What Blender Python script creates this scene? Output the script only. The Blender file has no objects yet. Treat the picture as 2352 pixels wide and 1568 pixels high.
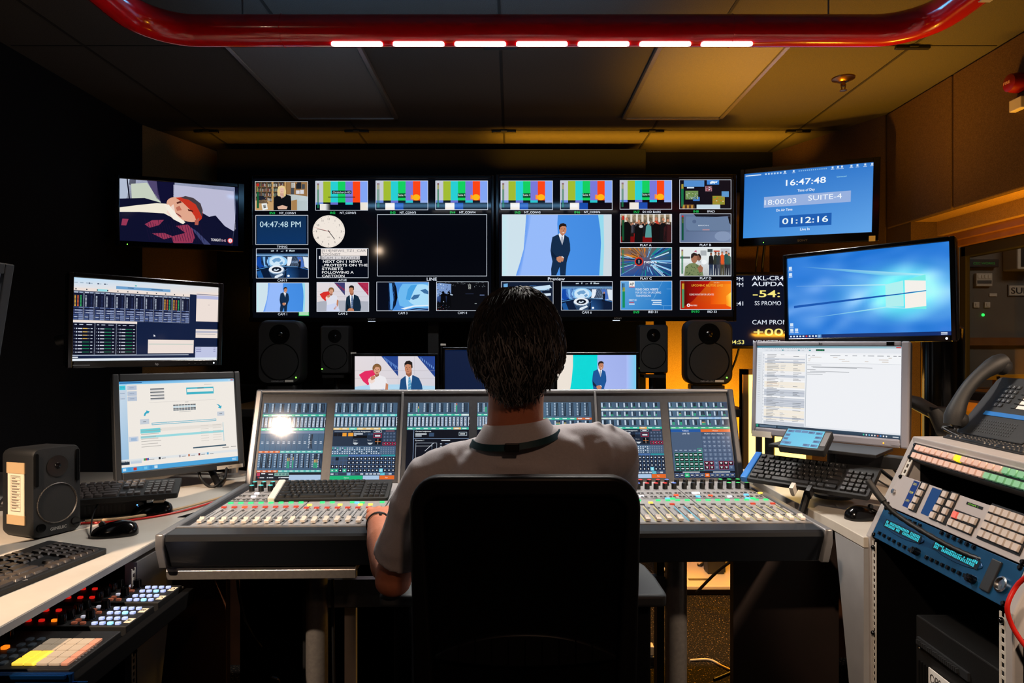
import bpy, bmesh, math, random
from mathutils import Vector, Matrix, Euler
random.seed(7)
SC=bpy.context.scene; COL=SC.collection
F=1568.0; CAM=Vector((0,0,1.25)); PI=math.pi
R=math.radians
def P(x,y,D): return Vector(((x-1176)/F*D, D, 1.25-(y-784)/F*D))
def onz(x,y,z): return P(x,y,F*(1.25-z)/(y-784))
def onplane(px,py,M):
    d=Vector(((px-1176)/F,1,-(py-784)/F)); n=M.col[1].xyz
    t=(M.translation-CAM).dot(n)/d.dot(n); l=M.inverted()@(CAM+d*t); return l.x,l.z
def lin(c):
    return tuple(((v/255)/12.92 if v<=10.3 else ((v/255+.055)/1.055)**2.4) for v in c[:3])
# ------------------------------------------------------------ materials
MATS={}
def mat(name,c=(128,128,128),rough=.5,metal=0.,spec=.5,emis=None,es=1.,noise=None,bump=None,coat=0,trans=0,sheen=0):
    if name in MATS: return MATS[name]
    m=bpy.data.materials.new(name); m.use_nodes=True; nt=m.node_tree; b=nt.nodes['Principled BSDF']
    b.inputs['Base Color'].default_value=lin(c)+(1,); b.inputs['Roughness'].default_value=rough
    b.inputs['Metallic'].default_value=metal; b.inputs['Specular IOR Level'].default_value=spec
    b.inputs['Coat Weight'].default_value=coat; b.inputs['Transmission Weight'].default_value=trans
    b.inputs['Sheen Weight'].default_value=sheen
    if emis: b.inputs['Emission Color'].default_value=lin(emis)+(1,); b.inputs['Emission Strength'].default_value=es
    if noise or bump: tc=nt.nodes.new('ShaderNodeTexCoord')
    if noise:
        sc,c2=noise[:2]
        n=nt.nodes.new('ShaderNodeTexNoise'); n.inputs['Scale'].default_value=sc; n.inputs['Detail'].default_value=6
        r=nt.nodes.new('ShaderNodeValToRGB'); lo,hi=noise[2:4] if len(noise)>3 else (.35,.7)
        r.color_ramp.elements[0].position=lo; r.color_ramp.elements[1].position=hi
        r.color_ramp.elements[0].color=lin(c)+(1,); r.color_ramp.elements[1].color=lin(c2)+(1,)
        nt.links.new(tc.outputs['Object'],n.inputs['Vector']); nt.links.new(n.outputs[0],r.inputs[0]); nt.links.new(r.outputs[0],b.inputs['Base Color'])
    if bump:
        n2=nt.nodes.new('ShaderNodeTexNoise'); n2.inputs['Scale'].default_value=bump[0]; n2.inputs['Detail'].default_value=4
        bp=nt.nodes.new('ShaderNodeBump'); bp.inputs['Strength'].default_value=bump[1]; bp.inputs['Distance'].default_value=bump[2] if len(bump)>2 else .002
        nt.links.new(tc.outputs['Object'],n2.inputs['Vector']); nt.links.new(n2.outputs[0],bp.inputs['Height']); nt.links.new(bp.outputs[0],b.inputs['Normal'])
    MATS[name]=m; return m
def colmat(name,emit,rough=.15,strength=1.0,spec=.5):
    m=bpy.data.materials.new(name); m.use_nodes=True; nt=m.node_tree; b=nt.nodes['Principled BSDF']
    a=nt.nodes.new('ShaderNodeAttribute'); a.attribute_name='Col'
    b.inputs['Roughness'].default_value=rough; b.inputs['Specular IOR Level'].default_value=spec
    if emit:
        b.inputs['Base Color'].default_value=(.006,.006,.007,1); nt.links.new(a.outputs['Color'],b.inputs['Emission Color']); b.inputs['Emission Strength'].default_value=strength
    else: nt.links.new(a.outputs['Color'],b.inputs['Base Color'])
    MATS[name]=m; return m
colmat('screen_glass',True,.06,1.0,.22); colmat('screen_matte',True,.35,1.0,.3); colmat('screen_fine',True,.3); MATS['screen_fine'].cycles.emission_sampling='NONE'
colmat('printed',False,.5)
mat('black',(9,10,12),.45,noise=(30,(14,15,17))); mat('black_gloss',(6,6,7),.15); mat('black_soft',(10,11,13),.6,bump=(400,.15))
mat('dark_grey',(38,40,43),.45); mat('mid_grey',(88,90,94),.45,noise=(40,(96,98,102))); mat('silver',(128,128,130),.38,.6)
mat('hp_grey',(128,128,138),.4); mat('chrome',(190,190,190),.2,1); mat('white_plastic',(205,200,192),.4)
mat('desk_laminate',(196,188,176),.32,noise=(14,(203,196,185))); mat('desk_edge',(150,150,152),.4,noise=(14,(158,158,160)))
mat('wood_dark',(34,25,22),.55,noise=(6,(42,30,26))); mat('wood_brown',(70,42,26),.5,noise=(6,(92,56,34))); mat('rack_grey',(158,153,152),.4,noise=(20,(168,163,161)))
mat('alu',(146,142,140),.33,.75,noise=(90,(160,156,152))); mat('console_panel',(150,149,150),.4,.15,noise=(120,(160,159,160)))
mat('console_frame',(46,47,51),.45,.3,noise=(80,(52,53,57))); mat('leather',(14,17,22),.36,bump=(500,.06))
mat('red_tube',(214,10,20),.2,0,.5,coat=.5,noise=(5,(224,12,24))); mat('led_white',(255,250,240),emis=(255,250,242),es=5)
mat('led_green',(60,200,60),emis=(120,255,70),es=3); mat('led_amber',(255,140,30),emis=(255,150,40),es=2)
mat('btn_green',(40,150,90),emis=(40,235,130),es=.9); mat('btn_yellow',(200,170,70),emis=(255,220,90),es=.9); mat('btn_red',(150,40,30),emis=(255,80,40),es=.35)
mat('btn_redlit',(200,60,30),emis=(255,70,30),es=1.2); mat('btn_blue',(80,150,220),emis=(90,190,255),es=1.0); mat('btn_white',(220,220,235),emis=(225,230,255),es=1.1)
mat('btn_dim',(70,74,76),.5); mat('cap_white',(205,196,186),.3); mat('cap_knob',(14,15,16),.4)
mat('skin',(208,128,96),.5,noise=(25,(216,138,104)),bump=(160,.25)); mat('shirt',(204,199,203),.85,noise=(260,(212,207,211)),bump=(500,.2),sheen=.2)
mat('hair_dark',(18,17,17),.6,noise=(60,(40,38,37))); mat('lanyard',(14,66,76),.6); mat('trousers',(22,24,30),.8)
mat('mesh_black',(4,4,5),.85,spec=.08); mat('chair_frame',(17,18,21),.45,spec=.3); mat('arm_pad',(66,72,76),.6,bump=(300,.15))
mat('cable_black',(8,8,9),.45); mat('cable_red',(190,30,22),.35); mat('cable_beige',(190,160,120),.5); mat('cable_white',(210,200,185),.5)
mat('lamp_panel',(255,220,150),emis=(255,214,120),es=2.2); mat('blue_panel',(16,66,104),.33,.3,noise=(30,(20,74,114)))
mat('blue_metal',(18,80,150),.25,.85); mat('paper',(222,208,184),.8); mat('tag',(190,186,178),.6)
mat('key_black',(24,25,27),.4); mat('key_tan',(64,58,54),.3); mat('key_tan2',(60,54,52),.4); mat('key_white',(196,184,176),.45); mat('key_green',(120,160,135),.45); mat('kb_blue',(28,110,190),.35)  # first tan: black keys with their side-lit sheen put into the colour
mat('brass',(150,110,60),.3,1); mat('fire_red',(120,14,16),.35); mat('lamp_frame',(60,45,25),.5)
def lightmat(name,c,es): return mat(name,c,emis=c,es=es)
# ------------------------------------------------------------ mesh builder
class MB:
    def __init__(s): s.v=[];s.f=[];s.m=[]
    def add(s,vs,fs,mi=0,X=None):
        o=len(s.v)
        s.v+=[tuple(X@Vector(v)) if X else tuple(v) for v in vs]; s.f+=[tuple(i+o for i in f) for f in fs]; s.m+=[mi]*len(fs); return s
    def box(s,a,b,mi=0,X=None):
        x0,y0,z0=a;x1,y1,z1=b
        if x0>x1:x0,x1=x1,x0
        if y0>y1:y0,y1=y1,y0
        if z0>z1:z0,z1=z1,z0
        return s.add([(x0,y0,z0),(x1,y0,z0),(x1,y1,z0),(x0,y1,z0),(x0,y0,z1),(x1,y0,z1),(x1,y1,z1),(x0,y1,z1)],
          [(3,2,1,0),(4,5,6,7),(0,1,5,4),(1,2,6,5),(2,3,7,6),(3,0,4,7)],mi,X)
    def prism(s,pts,a,b,ax='z',mi=0,X=None,pts2=None):
        # pts: 2D polygon, extruded along ax between a and b; pts2 a second outline at b
        pts2=pts2 or pts
        def mk(p,h): return (p[0],p[1],h) if ax=='z' else ((p[0],h,p[1]) if ax=='y' else (h,p[0],p[1]))
        n=len(pts); vs=[mk(p,a) for p in pts]+[mk(p,b) for p in pts2]
        fs=[tuple(range(n)),tuple(range(n,2*n))]+[(i,(i+1)%n,n+(i+1)%n,n+i) for i in range(n)]
        return s.add(vs,fs,mi,X)
    def cyl(s,p0,p1,r0,r1=None,n=16,mi=0,X=None):
        return s.tube([p0,p1],[r0,r0 if r1 is None else r1],n,mi,X)
    def tube(s,pts,r,n=8,mi=0,X=None,flat=None):
        pts=[Vector(p) for p in pts]; k=len(pts); r=r if isinstance(r,(list,tuple)) else [r]*k
        vs=[];fs=[];nrm=None
        for i,p in enumerate(pts):
            t=(pts[min(i+1,k-1)]-pts[max(i-1,0)]).normalized()
            if nrm is None:
                nrm=t.cross(Vector((0,0,1)))
                if nrm.length<.05: nrm=t.cross(Vector((0,1,0)))
            nrm=(nrm-t*nrm.dot(t)).normalized(); bi=t.cross(nrm)
            for j in range(n):
                a=2*PI*j/n; fl=flat or 1
                vs.append(p+nrm*math.cos(a)*r[i]+bi*math.sin(a)*r[i]*fl)
        for i in range(k-1):
            for j in range(n): fs.append((i*n+j,i*n+(j+1)%n,(i+1)*n+(j+1)%n,(i+1)*n+j))
        fs+=[tuple(range(n-1,-1,-1)),tuple(range((k-1)*n,k*n))]
        return s.add(vs,fs,mi,X)
    def lathe(s,prof,c=(0,0,0),ax='z',n=24,mi=0,X=None):
        c=Vector(c);vs=[];fs=[];k=len(prof)
        for r,h in prof:
            for j in range(n):
                a=2*PI*j/n;x,y=r*math.cos(a),r*math.sin(a)
                vs.append(c+Vector((x,y,h) if ax=='z' else ((x,h,y) if ax=='y' else (h,x,y))))
        for i in range(k-1):
            for j in range(n): fs.append((i*n+j,i*n+(j+1)%n,(i+1)*n+(j+1)%n,(i+1)*n+j))
        fs+=[tuple(range(n)),tuple(range((k-1)*n,k*n))]
        return s.add(vs,fs,mi,X)
    def ell(s,c,rx,ry,rz,n=20,k=12,mi=0,X=None):
        c=Vector(c);vs=[c+Vector((0,0,-rz))];fs=[]
        for i in range(1,k):
            t=PI*i/k
            for j in range(n):
                a=2*PI*j/n; vs.append(c+Vector((rx*math.sin(t)*math.cos(a),ry*math.sin(t)*math.sin(a),-rz*math.cos(t))))
        vs.append(c+Vector((0,0,rz))); L=len(vs)-1
        for j in range(n):
            fs.append((0,1+(j+1)%n,1+j)); fs.append((L,L-n+j,L-n+(j+1)%n))
        for i in range(k-2):
            for j in range(n): a=1+i*n; fs.append((a+j,a+(j+1)%n,a+n+(j+1)%n,a+n+j))
        return s.add(vs,fs,mi,X)
    def mesh(s,name,mats,smooth=0):
        me=bpy.data.meshes.new(name); me.from_pydata(s.v,[],s.f); me.polygons.foreach_set('material_index',s.m)
        for m in (mats if isinstance(mats,(list,tuple)) else [mats]): me.materials.append(MATS[m] if isinstance(m,str) else m)
        bm=bmesh.new(); bm.from_mesh(me); bmesh.ops.recalc_face_normals(bm,faces=bm.faces); bm.to_mesh(me); bm.free()
        if smooth:
            me.polygons.foreach_set('use_smooth',[True]*len(me.polygons)); me.set_sharp_from_angle(angle=R(smooth))
        return me
    def build(s,name,mats,parent=None,label=None,bevel=0,smooth=0,seg=2,X=None):
        o=bpy.data.objects.new(name,s.mesh(name,mats,smooth)); COL.objects.link(o)
        if parent: o.parent=parent
        if X is not None: o.matrix_local=X
        if label: o['label']=label
        if bevel:
            b=o.modifiers.new('bevel','BEVEL'); b.width=bevel; b.segments=seg; b.limit_method='ANGLE'; b.angle_limit=R(40); b.harden_normals=False
        return o
def rr(cx,cy,w,h,r,n=5):
    out=[]
    for sx,sy,a0 in ((1,1,0),(-1,1,90),(-1,-1,180),(1,-1,270)):
        for i in range(n+1):
            a=R(a0+90*i/n); out.append((cx+sx*(w/2-r)+r*math.cos(a),cy+sy*(h/2-r)+r*math.sin(a)))
    return out
def tag(o,label,cat,group=None,kind=None):
    o['label']=label; o['category']=cat
    if group: o['group']=group
    if kind: o['kind']=kind
    return o
def st(o): o['kind']='structure'; return o
def E(name,label,cat,X=None,group=None):
    o=bpy.data.objects.new(name,None); COL.objects.link(o); o.empty_display_size=.05
    if X is not None: o.matrix_world=X if isinstance(X,Matrix) else Matrix.Translation(X)
    return tag(o,label,cat,group)
def part(me,name,parent,X=None,label=None):
    o=bpy.data.objects.new(name,me); COL.objects.link(o); o.parent=parent
    if X is not None: o.matrix_local=X
    if label: o['label']=label
    return o
def dup(root,X,label,group=None,parent=None):
    r=root.copy(); COL.objects.link(r)
    if parent is None: r.matrix_world=X; r['label']=label
    else: r.parent=parent; r.matrix_local=root.matrix_local
    if group: r['group']=group
    for ch in list(root.children): dup(ch,None,None,None,r)
    return r
def FR(c,yaw,tilt=0,roll=0):
    # x: right as seen by someone facing it, y: away from them, z: up
    return Matrix.Translation(c)@Matrix.Rotation(R(yaw),4,'Z')@Matrix.Rotation(R(-tilt),4,'X')@Matrix.Rotation(R(-roll),4,'Y')
T=Matrix.Translation
# ------------------------------------------------------------ painter for screens and print
GL={}
def glyphs(txt,bold):
    k=(txt,bold)
    if k not in GL:
        cu=bpy.data.curves.new('t','FONT'); cu.body=txt; cu.size=1; cu.resolution_u=3; cu.offset=(0 if 'M' in txt else .011) if bold else 0
        ob=bpy.data.objects.new('t',cu); me=bpy.data.meshes.new_from_object(ob)
        vs=[(v.co.x,v.co.y) for v in me.vertices]; fs=[tuple(p.vertices) for p in me.polygons]
        bpy.data.objects.remove(ob); bpy.data.meshes.remove(me); bpy.data.curves.remove(cu)
        if vs: x0=min(v[0] for v in vs); x1=max(v[0] for v in vs)
        else: x0=x1=0
        GL[k]=(vs,fs,x0,x1)
    return GL[k]
class Paint:
    def __init__(s,W,H,box=(0,0,100,100),step=1e-4):
        s.W,s.H=W,H; s.box=box; s.v=[];s.f=[];s.c=[]; s.l=0; s.step=step; s.full()
    def full(s): s.w=(s.box[0],s.box[1],1,1); s.clip=None; return s
    def win(s,x0,y0,x1,y1,cw=100,ch=56):
        s.w=(x0,y0,(x1-x0)/cw,(y1-y0)/ch); s.w=(x0,y0,s.w[2],s.w[3]); s.clip=(0,0,cw,ch); s.off=(0,0); return s
    def up(s,n=1): s.l+=n; return s
    def _pt(s,x,y):
        if s.clip: x=s.w[0]+x*s.w[2]; y=s.w[1]+y*s.w[3]
        b=s.box
        return (((x-b[0])/(b[2]-b[0])-.5)*s.W,-s.l*s.step,(.5-(y-b[1])/(b[3]-b[1]))*s.H)
    def _clip(s,pts):
        if not s.clip: return pts
        a,b,c,d=s.clip
        for ax,lim,sg in ((0,a,1),(0,c,-1),(1,b,1),(1,d,-1)):
            out=[];n=len(pts)
            for i in range(n):
                p,q=pts[i],pts[(i+1)%n]; ip=(p[ax]-lim)*sg>=0; iq=(q[ax]-lim)*sg>=0
                if ip: out.append(p)
                if ip!=iq:
                    t=(lim-p[ax])/(q[ax]-p[ax]); out.append((p[0]+(q[0]-p[0])*t,p[1]+(q[1]-p[1])*t))
            pts=out
            if len(pts)<3: return []
        return pts
    def poly(s,pts,col):
        pts=s._clip(list(pts))
        if len(pts)<3: return s
        o=len(s.v); s.v+=[s._pt(*p) for p in pts]; s.f.append(tuple(range(o,o+len(pts)))); s.c.append([lin(col)]*len(pts)); return s
    def r(s,x,y,w,h,col): return s.poly([(x,y),(x+w,y),(x+w,y+h),(x,y+h)],col)
    def g(s,x,y,w,h,c0,c1,c2,c3,n=6):
        # colours at top left, top right, bottom right, bottom left
        c=[lin(k) for k in (c0,c1,c2,c3)]
        def mx(u,v): return tuple((c[0][i]*(1-u)+c[1][i]*u)*(1-v)+(c[3][i]*(1-u)+c[2][i]*u)*v for i in range(3))
        for i in range(n):
            for j in range(n):
                q=[(i/n,j/n),((i+1)/n,j/n),((i+1)/n,(j+1)/n),(i/n,(j+1)/n)]; o=len(s.v)
                s.v+=[s._pt(x+w*u,y+h*v) for u,v in q]; s.f.append((o,o+1,o+2,o+3)); s.c.append([mx(u,v) for u,v in q])
        return s
    def quadg(s,pts,cols):
        o=len(s.v); s.v+=[s._pt(*p) for p in pts]; s.f.append(tuple(range(o,o+len(pts)))); s.c.append([lin(c) for c in cols]); return s
    def el(s,cx,cy,rx,ry,col,n=22,a0=0,a1=360,rot=0):
        ca,sa=math.cos(R(rot)),math.sin(R(rot)); pts=[]
        m=n if a1-a0>=360 else n+1
        for i in range(m):
            a=R(a0+(a1-a0)*i/n); x,y=rx*math.cos(a),ry*math.sin(a); pts.append((cx+x*ca-y*sa,cy+x*sa+y*ca))
        return s.poly(pts,col)
    def ln(s,x0,y0,x1,y1,w,col):
        d=math.hypot(x1-x0,y1-y0) or 1; nx,ny=-(y1-y0)/d*w/2,(x1-x0)/d*w/2
        return s.poly([(x0+nx,y0+ny),(x1+nx,y1+ny),(x1-nx,y1-ny),(x0-nx,y0-ny)],col)
    def box_(s,x,y,w,h,t,col):
        s.r(x,y,w,t,col).r(x,y+h-t,w,t,col).r(x,y+t,t,h-2*t,col).r(x+w-t,y+t,t,h-2*t,col); return s
    def t(s,txt,x,y,h,col,w=None,al='l',b=False):
        # h: cap height, y: baseline, w: forced width
        vs,fs,x0,x1=glyphs(txt,b)
        if not vs: return s
        sy=h/.729; sx=w/(x1-x0) if w else sy
        off=x-x0*sx if al=='l' else (x-(x0+x1)/2*sx if al=='c' else x-x1*sx)
        o=len(s.v); s.v+=[s._pt(off+a*sx,y-b_*sy) for a,b_ in vs]; L=lin(col)
        for f in fs: s.f.append(tuple(i+o for i in f)); s.c.append([L]*len(f))
        return s
    def build(s,name,mt,parent,X=None,label=None):
        me=bpy.data.meshes.new(name); me.from_pydata(s.v,[],s.f); a=me.color_attributes.new('Col','FLOAT_COLOR','CORNER')
        flat=[]
        for c in s.c:
            for k in c: flat+=[k[0],k[1],k[2],1]
        if len(flat)==len(a.data)*4: a.data.foreach_set('color',flat)
        bm=bmesh.new(); bm.from_mesh(me)
        for f in bm.faces:
            if f.normal.y>0: f.normal_flip()
        bm.to_mesh(me); bm.free()
        me.materials.append(MATS[mt]); o=bpy.data.objects.new(name,me); COL.objects.link(o); o.parent=parent
        if X is not None: o.matrix_local=X
        if label: o['label']=label
        return o
def words(parent,name,txt,X,h,col,w=None,al='c',b=True):
    p=Paint(1,1,(-.5,-.5,.5,.5)); p.t(txt,0,h/2,h,col,w,al,b); return p.build(name,'printed',parent,X)
# ------------------------------------------------------------ room
mat('carpet',(13,11,10),.95,spec=.1,noise=(150,(150,126,100),.60,.72),bump=(220,.6,.004))
mat('fabric_ceiling',(62,61,60),.95,spec=.1,noise=(300,(76,74,72)),bump=(350,.25))
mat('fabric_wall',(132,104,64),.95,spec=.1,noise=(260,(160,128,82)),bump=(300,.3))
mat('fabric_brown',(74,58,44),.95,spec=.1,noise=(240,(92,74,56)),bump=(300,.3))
mat('fabric_dark',(17,19,24),.95,spec=.1,noise=(200,(24,27,33)),bump=(300,.3))
mat('dark_paint',(20,19,19),.7); mat('timber',(120,78,38),.5,noise=(8,(140,94,50))); mat('groove',(10,9,8),.9)
mat('diffuser',(88,88,90),.6,noise=(200,(98,98,100))); mat('next_room',(110,108,104),.8,noise=(3,(96,92,88)))
ZC=2.55
def S(name,m,build,bevel=0,smooth=0):
    b=MB(); build(b); return st(b.build(name,m,None,None,bevel,smooth))
S('floor','carpet',lambda b:b.box((-2.4,-2.6,-.05),(6,6,0)))
S('ceiling','fabric_ceiling',lambda b:b.box((-2.4,-2.6,ZC),(2.6,4.9,ZC+.05)))
S('wall_back','fabric_wall',lambda b:b.box((-2.1,4.72,0),(1.9,4.82,ZC)))
S('trim_pelmet','fabric_dark',lambda b:b.box((.87,4.69,2.28),(1.79,4.72,ZC)))  # dark strip added over the upper back wall, stands in for shade
S('wall_left','fabric_dark',lambda b:b.box((-2.32,-2.6,0),(-2.22,4.2,ZC)))
S('wall_rear','fabric_dark',lambda b:b.box((-2.4,-2.7,0),(2.6,-2.6,ZC)))
S('wall_back_left','fabric_wall',lambda b:b.prism([(-2.22,4.1),(-2.0,4.72),(-2.1,4.82),(-2.32,4.12)],0,ZC))
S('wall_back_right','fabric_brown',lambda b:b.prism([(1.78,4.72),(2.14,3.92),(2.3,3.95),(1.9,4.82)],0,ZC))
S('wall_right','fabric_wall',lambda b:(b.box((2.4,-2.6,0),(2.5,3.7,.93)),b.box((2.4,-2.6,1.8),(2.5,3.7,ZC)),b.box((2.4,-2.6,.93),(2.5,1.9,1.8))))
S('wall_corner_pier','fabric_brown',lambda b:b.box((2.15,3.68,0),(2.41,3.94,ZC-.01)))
S('trim_bulkhead','fabric_wall',lambda b:(b.box((2.17,-2.6,1.894),(2.4,3.87,ZC)),b.box((2.29,-2.6,1.82),(2.4,3.7,1.894))))
S('trim_window_head','timber',lambda b:(b.box((2.33,1.9,1.785),(2.4,3.69,1.82)),b.box((2.36,1.9,1.755),(2.4,3.69,1.785)),b.box((2.30,1.8,.90),(2.4,3.69,.945))))
# acoustic panels on the bulkhead
for a,b_,l in ((3.325,3.9,'brown fabric acoustic panel on right wall bulkhead, farthest from the camera'),(2.715,3.315,'brown fabric acoustic panel on right bulkhead behind the red fire sounder'),(2.1,2.705,'brown fabric acoustic panel on right bulkhead at the top right picture corner')):
    tag(MB().box((2.14,a,1.894),(2.17,b_,ZC-.004)).build('acoustic_panel','fabric_brown',None,None,.006),l,'wall panel','acoustic panels on the bulkhead')
# ceiling grooves and clips
n=0
for x in (1.76,.86,-.05,-.955,-1.88):
    n+=1; S('trim_%d'%n,'groove',lambda b:b.box((x-.006,-2,ZC-.0025),(x+.006,4.71,ZC)))
for y in (4.2,3.0,1.8,.6):
    n+=1; S('trim_%d'%n,'groove',lambda b:b.box((-2.2,y-.003,ZC-.002),(2.13,y+.003,ZC)))
clips=[(1.76,4.2,'at far right end of the ceiling'),(.86,4.2,'right of centre above the second wall display'),(-.05,4.2,'at the middle above the two wall displays'),(-.955,4.2,'above the first wall display'),(-1.88,4.2,'near the left corner of the ceiling'),(1.76,3.0,'beside the right corner of the red tube'),(-.05,3.0,'just behind the middle of the red tube')]
for x,y,l in clips:
    tag(MB().box((x-.075,y-.011,ZC-.016),(x+.075,y+.011,ZC-.002)).box((x-.02,y-.02,ZC-.012),(x+.02,y+.02,ZC-.001)).build('ceiling_bracket','black',None,None,.003),'small black ceiling tile bracket '+l,'bracket','ceiling tile brackets')
# flat ceiling light panels (off)
for x0,x1,l in ((-1.25,-.657,'unlit square ceiling light panel on the left behind the red tube'),(.635,1.212,'unlit ceiling light panel on the right, tinted amber')):
    t=E('ceiling_light',l,'ceiling light',Vector(((x0+x1)/2,3.35,ZC)),'ceiling light panels'); w=(x1-x0)/2
    MB().box((-w+.02,-.58,-.014),(w-.02,.58,-.004)).build('diffuser','diffuser',t)
    f=MB()
    for a,b_ in (((-w,-.6,-.022),(-w+.022,.6,0)),((w-.022,-.6,-.022),(w,.6,0)),((-w,-.6,-.022),(w,-.578,0)),((-w,.578,-.022),(w,.6,0))): f.box(a,b_)
    f.build('frame','alu',t,None,.003)
# sprinkler
t=E('fire_sprinkler','brass fire sprinkler head with round plate on ceiling','sprinkler',P(1937,180,3.37)*1.0); t.location.z=ZC
MB().lathe([(.055,0),(.053,-.006),(.03,-.012),(.022,-.02)],n=28).build('escutcheon','brass',t,None,0,40)
MB().cyl((0,0,-.018),(0,0,-.04),.009).cyl((-.012,0,-.03),(-.006,0,-.06),.003).cyl((.012,0,-.03),(.006,0,-.06),.003).lathe([(.017,-.06),(.017,-.063),(.004,-.066)]).build('head','brass',t,None,0,40)
# fire sounder on the bulkhead
t=E('fire_alarm','red fire alarm sounder on white base on right bulkhead','fire alarm',FR(Vector((2.14,2.865,2.305)),-90))
MB().box((-.035,-.03,-.085),(.035,0,-.035)).build('base','white_plastic',t,None,.004)
MB().lathe([(.04,0),(.042,-.02),(.036,-.055),(.022,-.062),(0,-.063)],ax='y').build('sounder','fire_red',t,None,0,40,X=T((0,0,.03)))
words(t,'lettering','FIRE',T((0,-.0645,.03)),.012,(230,190,180),.038)
# ------------------------------------------------------------ next room behind the window
S('wall_next_room','next_room',lambda b:(b.box((2.55,5.3,0),(6,5.4,3)),b.box((5.9,0,0),(6,5.4,3)),b.box((2.5,0,2.9),(6,5.4,3)),b.box((2.5,0,0),(6,.05,3))))
w=MB()
w.box((2.405,1.9,.945),(2.47,1.96,1.755)).box((2.405,3.62,.945),(2.43,3.67,1.755)).box((2.405,1.9,1.70),(2.47,3.66,1.757)).box((2.405,1.9,.943),(2.47,3.66,.985))
t=st(w.build('window_1','dark_paint',None,None,.004)); 
g=bpy.data.materials.new('glass'); g.use_nodes=True; nt=g.node_tree; nt.nodes.clear()
o_=nt.nodes.new('ShaderNodeOutputMaterial'); mx=nt.nodes.new('ShaderNodeMixShader'); tr=nt.nodes.new('ShaderNodeBsdfTransparent'); gl=nt.nodes.new('ShaderNodeBsdfGlossy'); lw=nt.nodes.new('ShaderNodeFresnel')
tr.inputs[0].default_value=(.75,.75,.75,1); gl.inputs['Roughness'].default_value=.02; lw.inputs[0].default_value=1.45
mx.inputs[0].default_value=.05; nt.links.new(tr.outputs[0],mx.inputs[1]); nt.links.new(gl.outputs[0],mx.inputs[2]); nt.links.new(mx.outputs[0],o_.inputs[0]); MATS['glass']=g
MB().box((2.43,1.93,.96),(2.438,3.63,1.74)).build('pane','glass',t)
YN=5.3
def nb(x0,y0,x1,y1,d=0.0):
    a=P(x0,y1,YN-d);b=P(x1,y0,YN-d); return a,b
t=E('wall_speaker','white framed wall speaker with dark grille behind the window','speaker',P(2332,585,YN)); 
MB().box((-.1,-.16,-.13),(.1,0,.13)).build('cabinet','white_plastic',t,None,.01); MB().box((-.075,-.166,-.11),(.075,-.155,.11)).build('grille','black',t)
t=E('suite_sign','grey sign reading SUITE on far wall behind the window','sign',P(2350,667,YN)); MB().box((-.125,-.012,-.045),(.125,0,.045)).build('plate','mid_grey',t,None,.003); MB().box((-.118,-.014,-.038),(.118,-.0115,.038)).build('face','tag',t); words(t,'lettering','SUITE',T((-.005,-.016,0)),.05,(30,30,32),.2)
t=E('message_display','black message display with dim green letters behind the window','sign',P(2250,606,YN)); MB().box((-.115,-.05,-.03),(.115,0,.03)).build('case','black',t,None,.004); p=Paint(.2,.03); p.t('CEC WORKS',50,80,60,(30,90,30),84,'c',True); p.build('screen','screen_matte',t,T((0,-.051,0)))
t=E('control_box','small grey control box with yellow strip behind the window','control box',P(2255,643,YN)); MB().box((-.062,-.03,-.05),(.062,0,.05)).build('box','tag',t,None,.003); MB().box((-.055,-.032,-.03),(.055,-.029,-.005)).build('strip','btn_dim',t)
for i in range(4): MB().box((-.05+.026*i,-.034,.012),(-.03+.026*i,-.029,.036)).build('button','white_plastic',t)
for x,l in ((2241,'left one of two white wall switches behind the window'),(2266,'right one of two white wall switches behind the window')):
    tag(MB().box((-.022,-.012,-.022),(.022,0,.022)).box((-.01,-.016,-.012),(.01,-.01,.012)).build('wall_switch','white_plastic',None,None,.003),l,'switch','wall switches behind the window').location=P(x,700,YN)
tag(MB().ell((0,0,0),.012,.006,.012).build('indicator_lamp',lightmat('ind_green',(40,230,90),3),None),'small green indicator lamp glowing behind the window','lamp').location=P(2258,723,YN-.005)
tag(MB().box((-.03,-.008,-.012),(.03,0,.012)).build('wall_label','white_plastic',None,None,.002),'small white label strip above the switches behind the window','label').location=P(2280,677,YN)
S('trim_rail','timber',lambda b:b.box((2.6,5.26,1.22),(5.8,5.3,1.28)))
t=E('yellow_crate','yellow framed open crate seen low through the window','crate',Vector((3.55,5.0,0)))
mat('yellow_frame',(200,150,30),.5)
b=MB()
for x in (-.22,-.02,.2): b.box((x,-.02,0),(x+.035,.02,1.0))
b.box((-.22,-.02,.97),(.235,.02,1.01)).box((-.22,-.02,.5),(.235,.02,.54)).box((-.22,.0,0),(.235,.24,.04)); b.build('frame','yellow_frame',t,None,.004)
MB().box((-.2,.0,.03),(.21,.22,.9)).build('lining','timber',t)
# ------------------------------------------------------------ red tube light ring hung from the ceiling
t=E('tube_light','glossy red tube ring light hung below ceiling with white strips','light fitting',Vector((0.08,2.33,2.31)))
hw=1.315; r=.052; rc=.17; b=MB(); path=[]
path.append(Vector((-hw,-3.2,0))); path.append(Vector((-hw,-rc,0)))
for i in range(1,9): a=PI-PI/2*i/8; path.append(Vector((-hw+rc+rc*math.cos(a),-rc+rc*math.sin(a),0)))
for i in range(0,9): a=PI/2-PI/2*i/8; path.append(Vector((hw-rc+rc*math.cos(a),-rc+rc*math.sin(a),0)))
path.append(Vector((hw,-3.2,0)))
b.tube(path,r,32); b.build('tube','red_tube',t,None,0,50)
for x in (-.86,.665): MB().lathe([(r,-.0012),(r+.0012,-.0012),(r+.0012,.0012),(r,.0012)],c=(x,0,0),ax='x',n=32).build('joint_ring','red_tube',t,'thin joint ring round the red tube')
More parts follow.
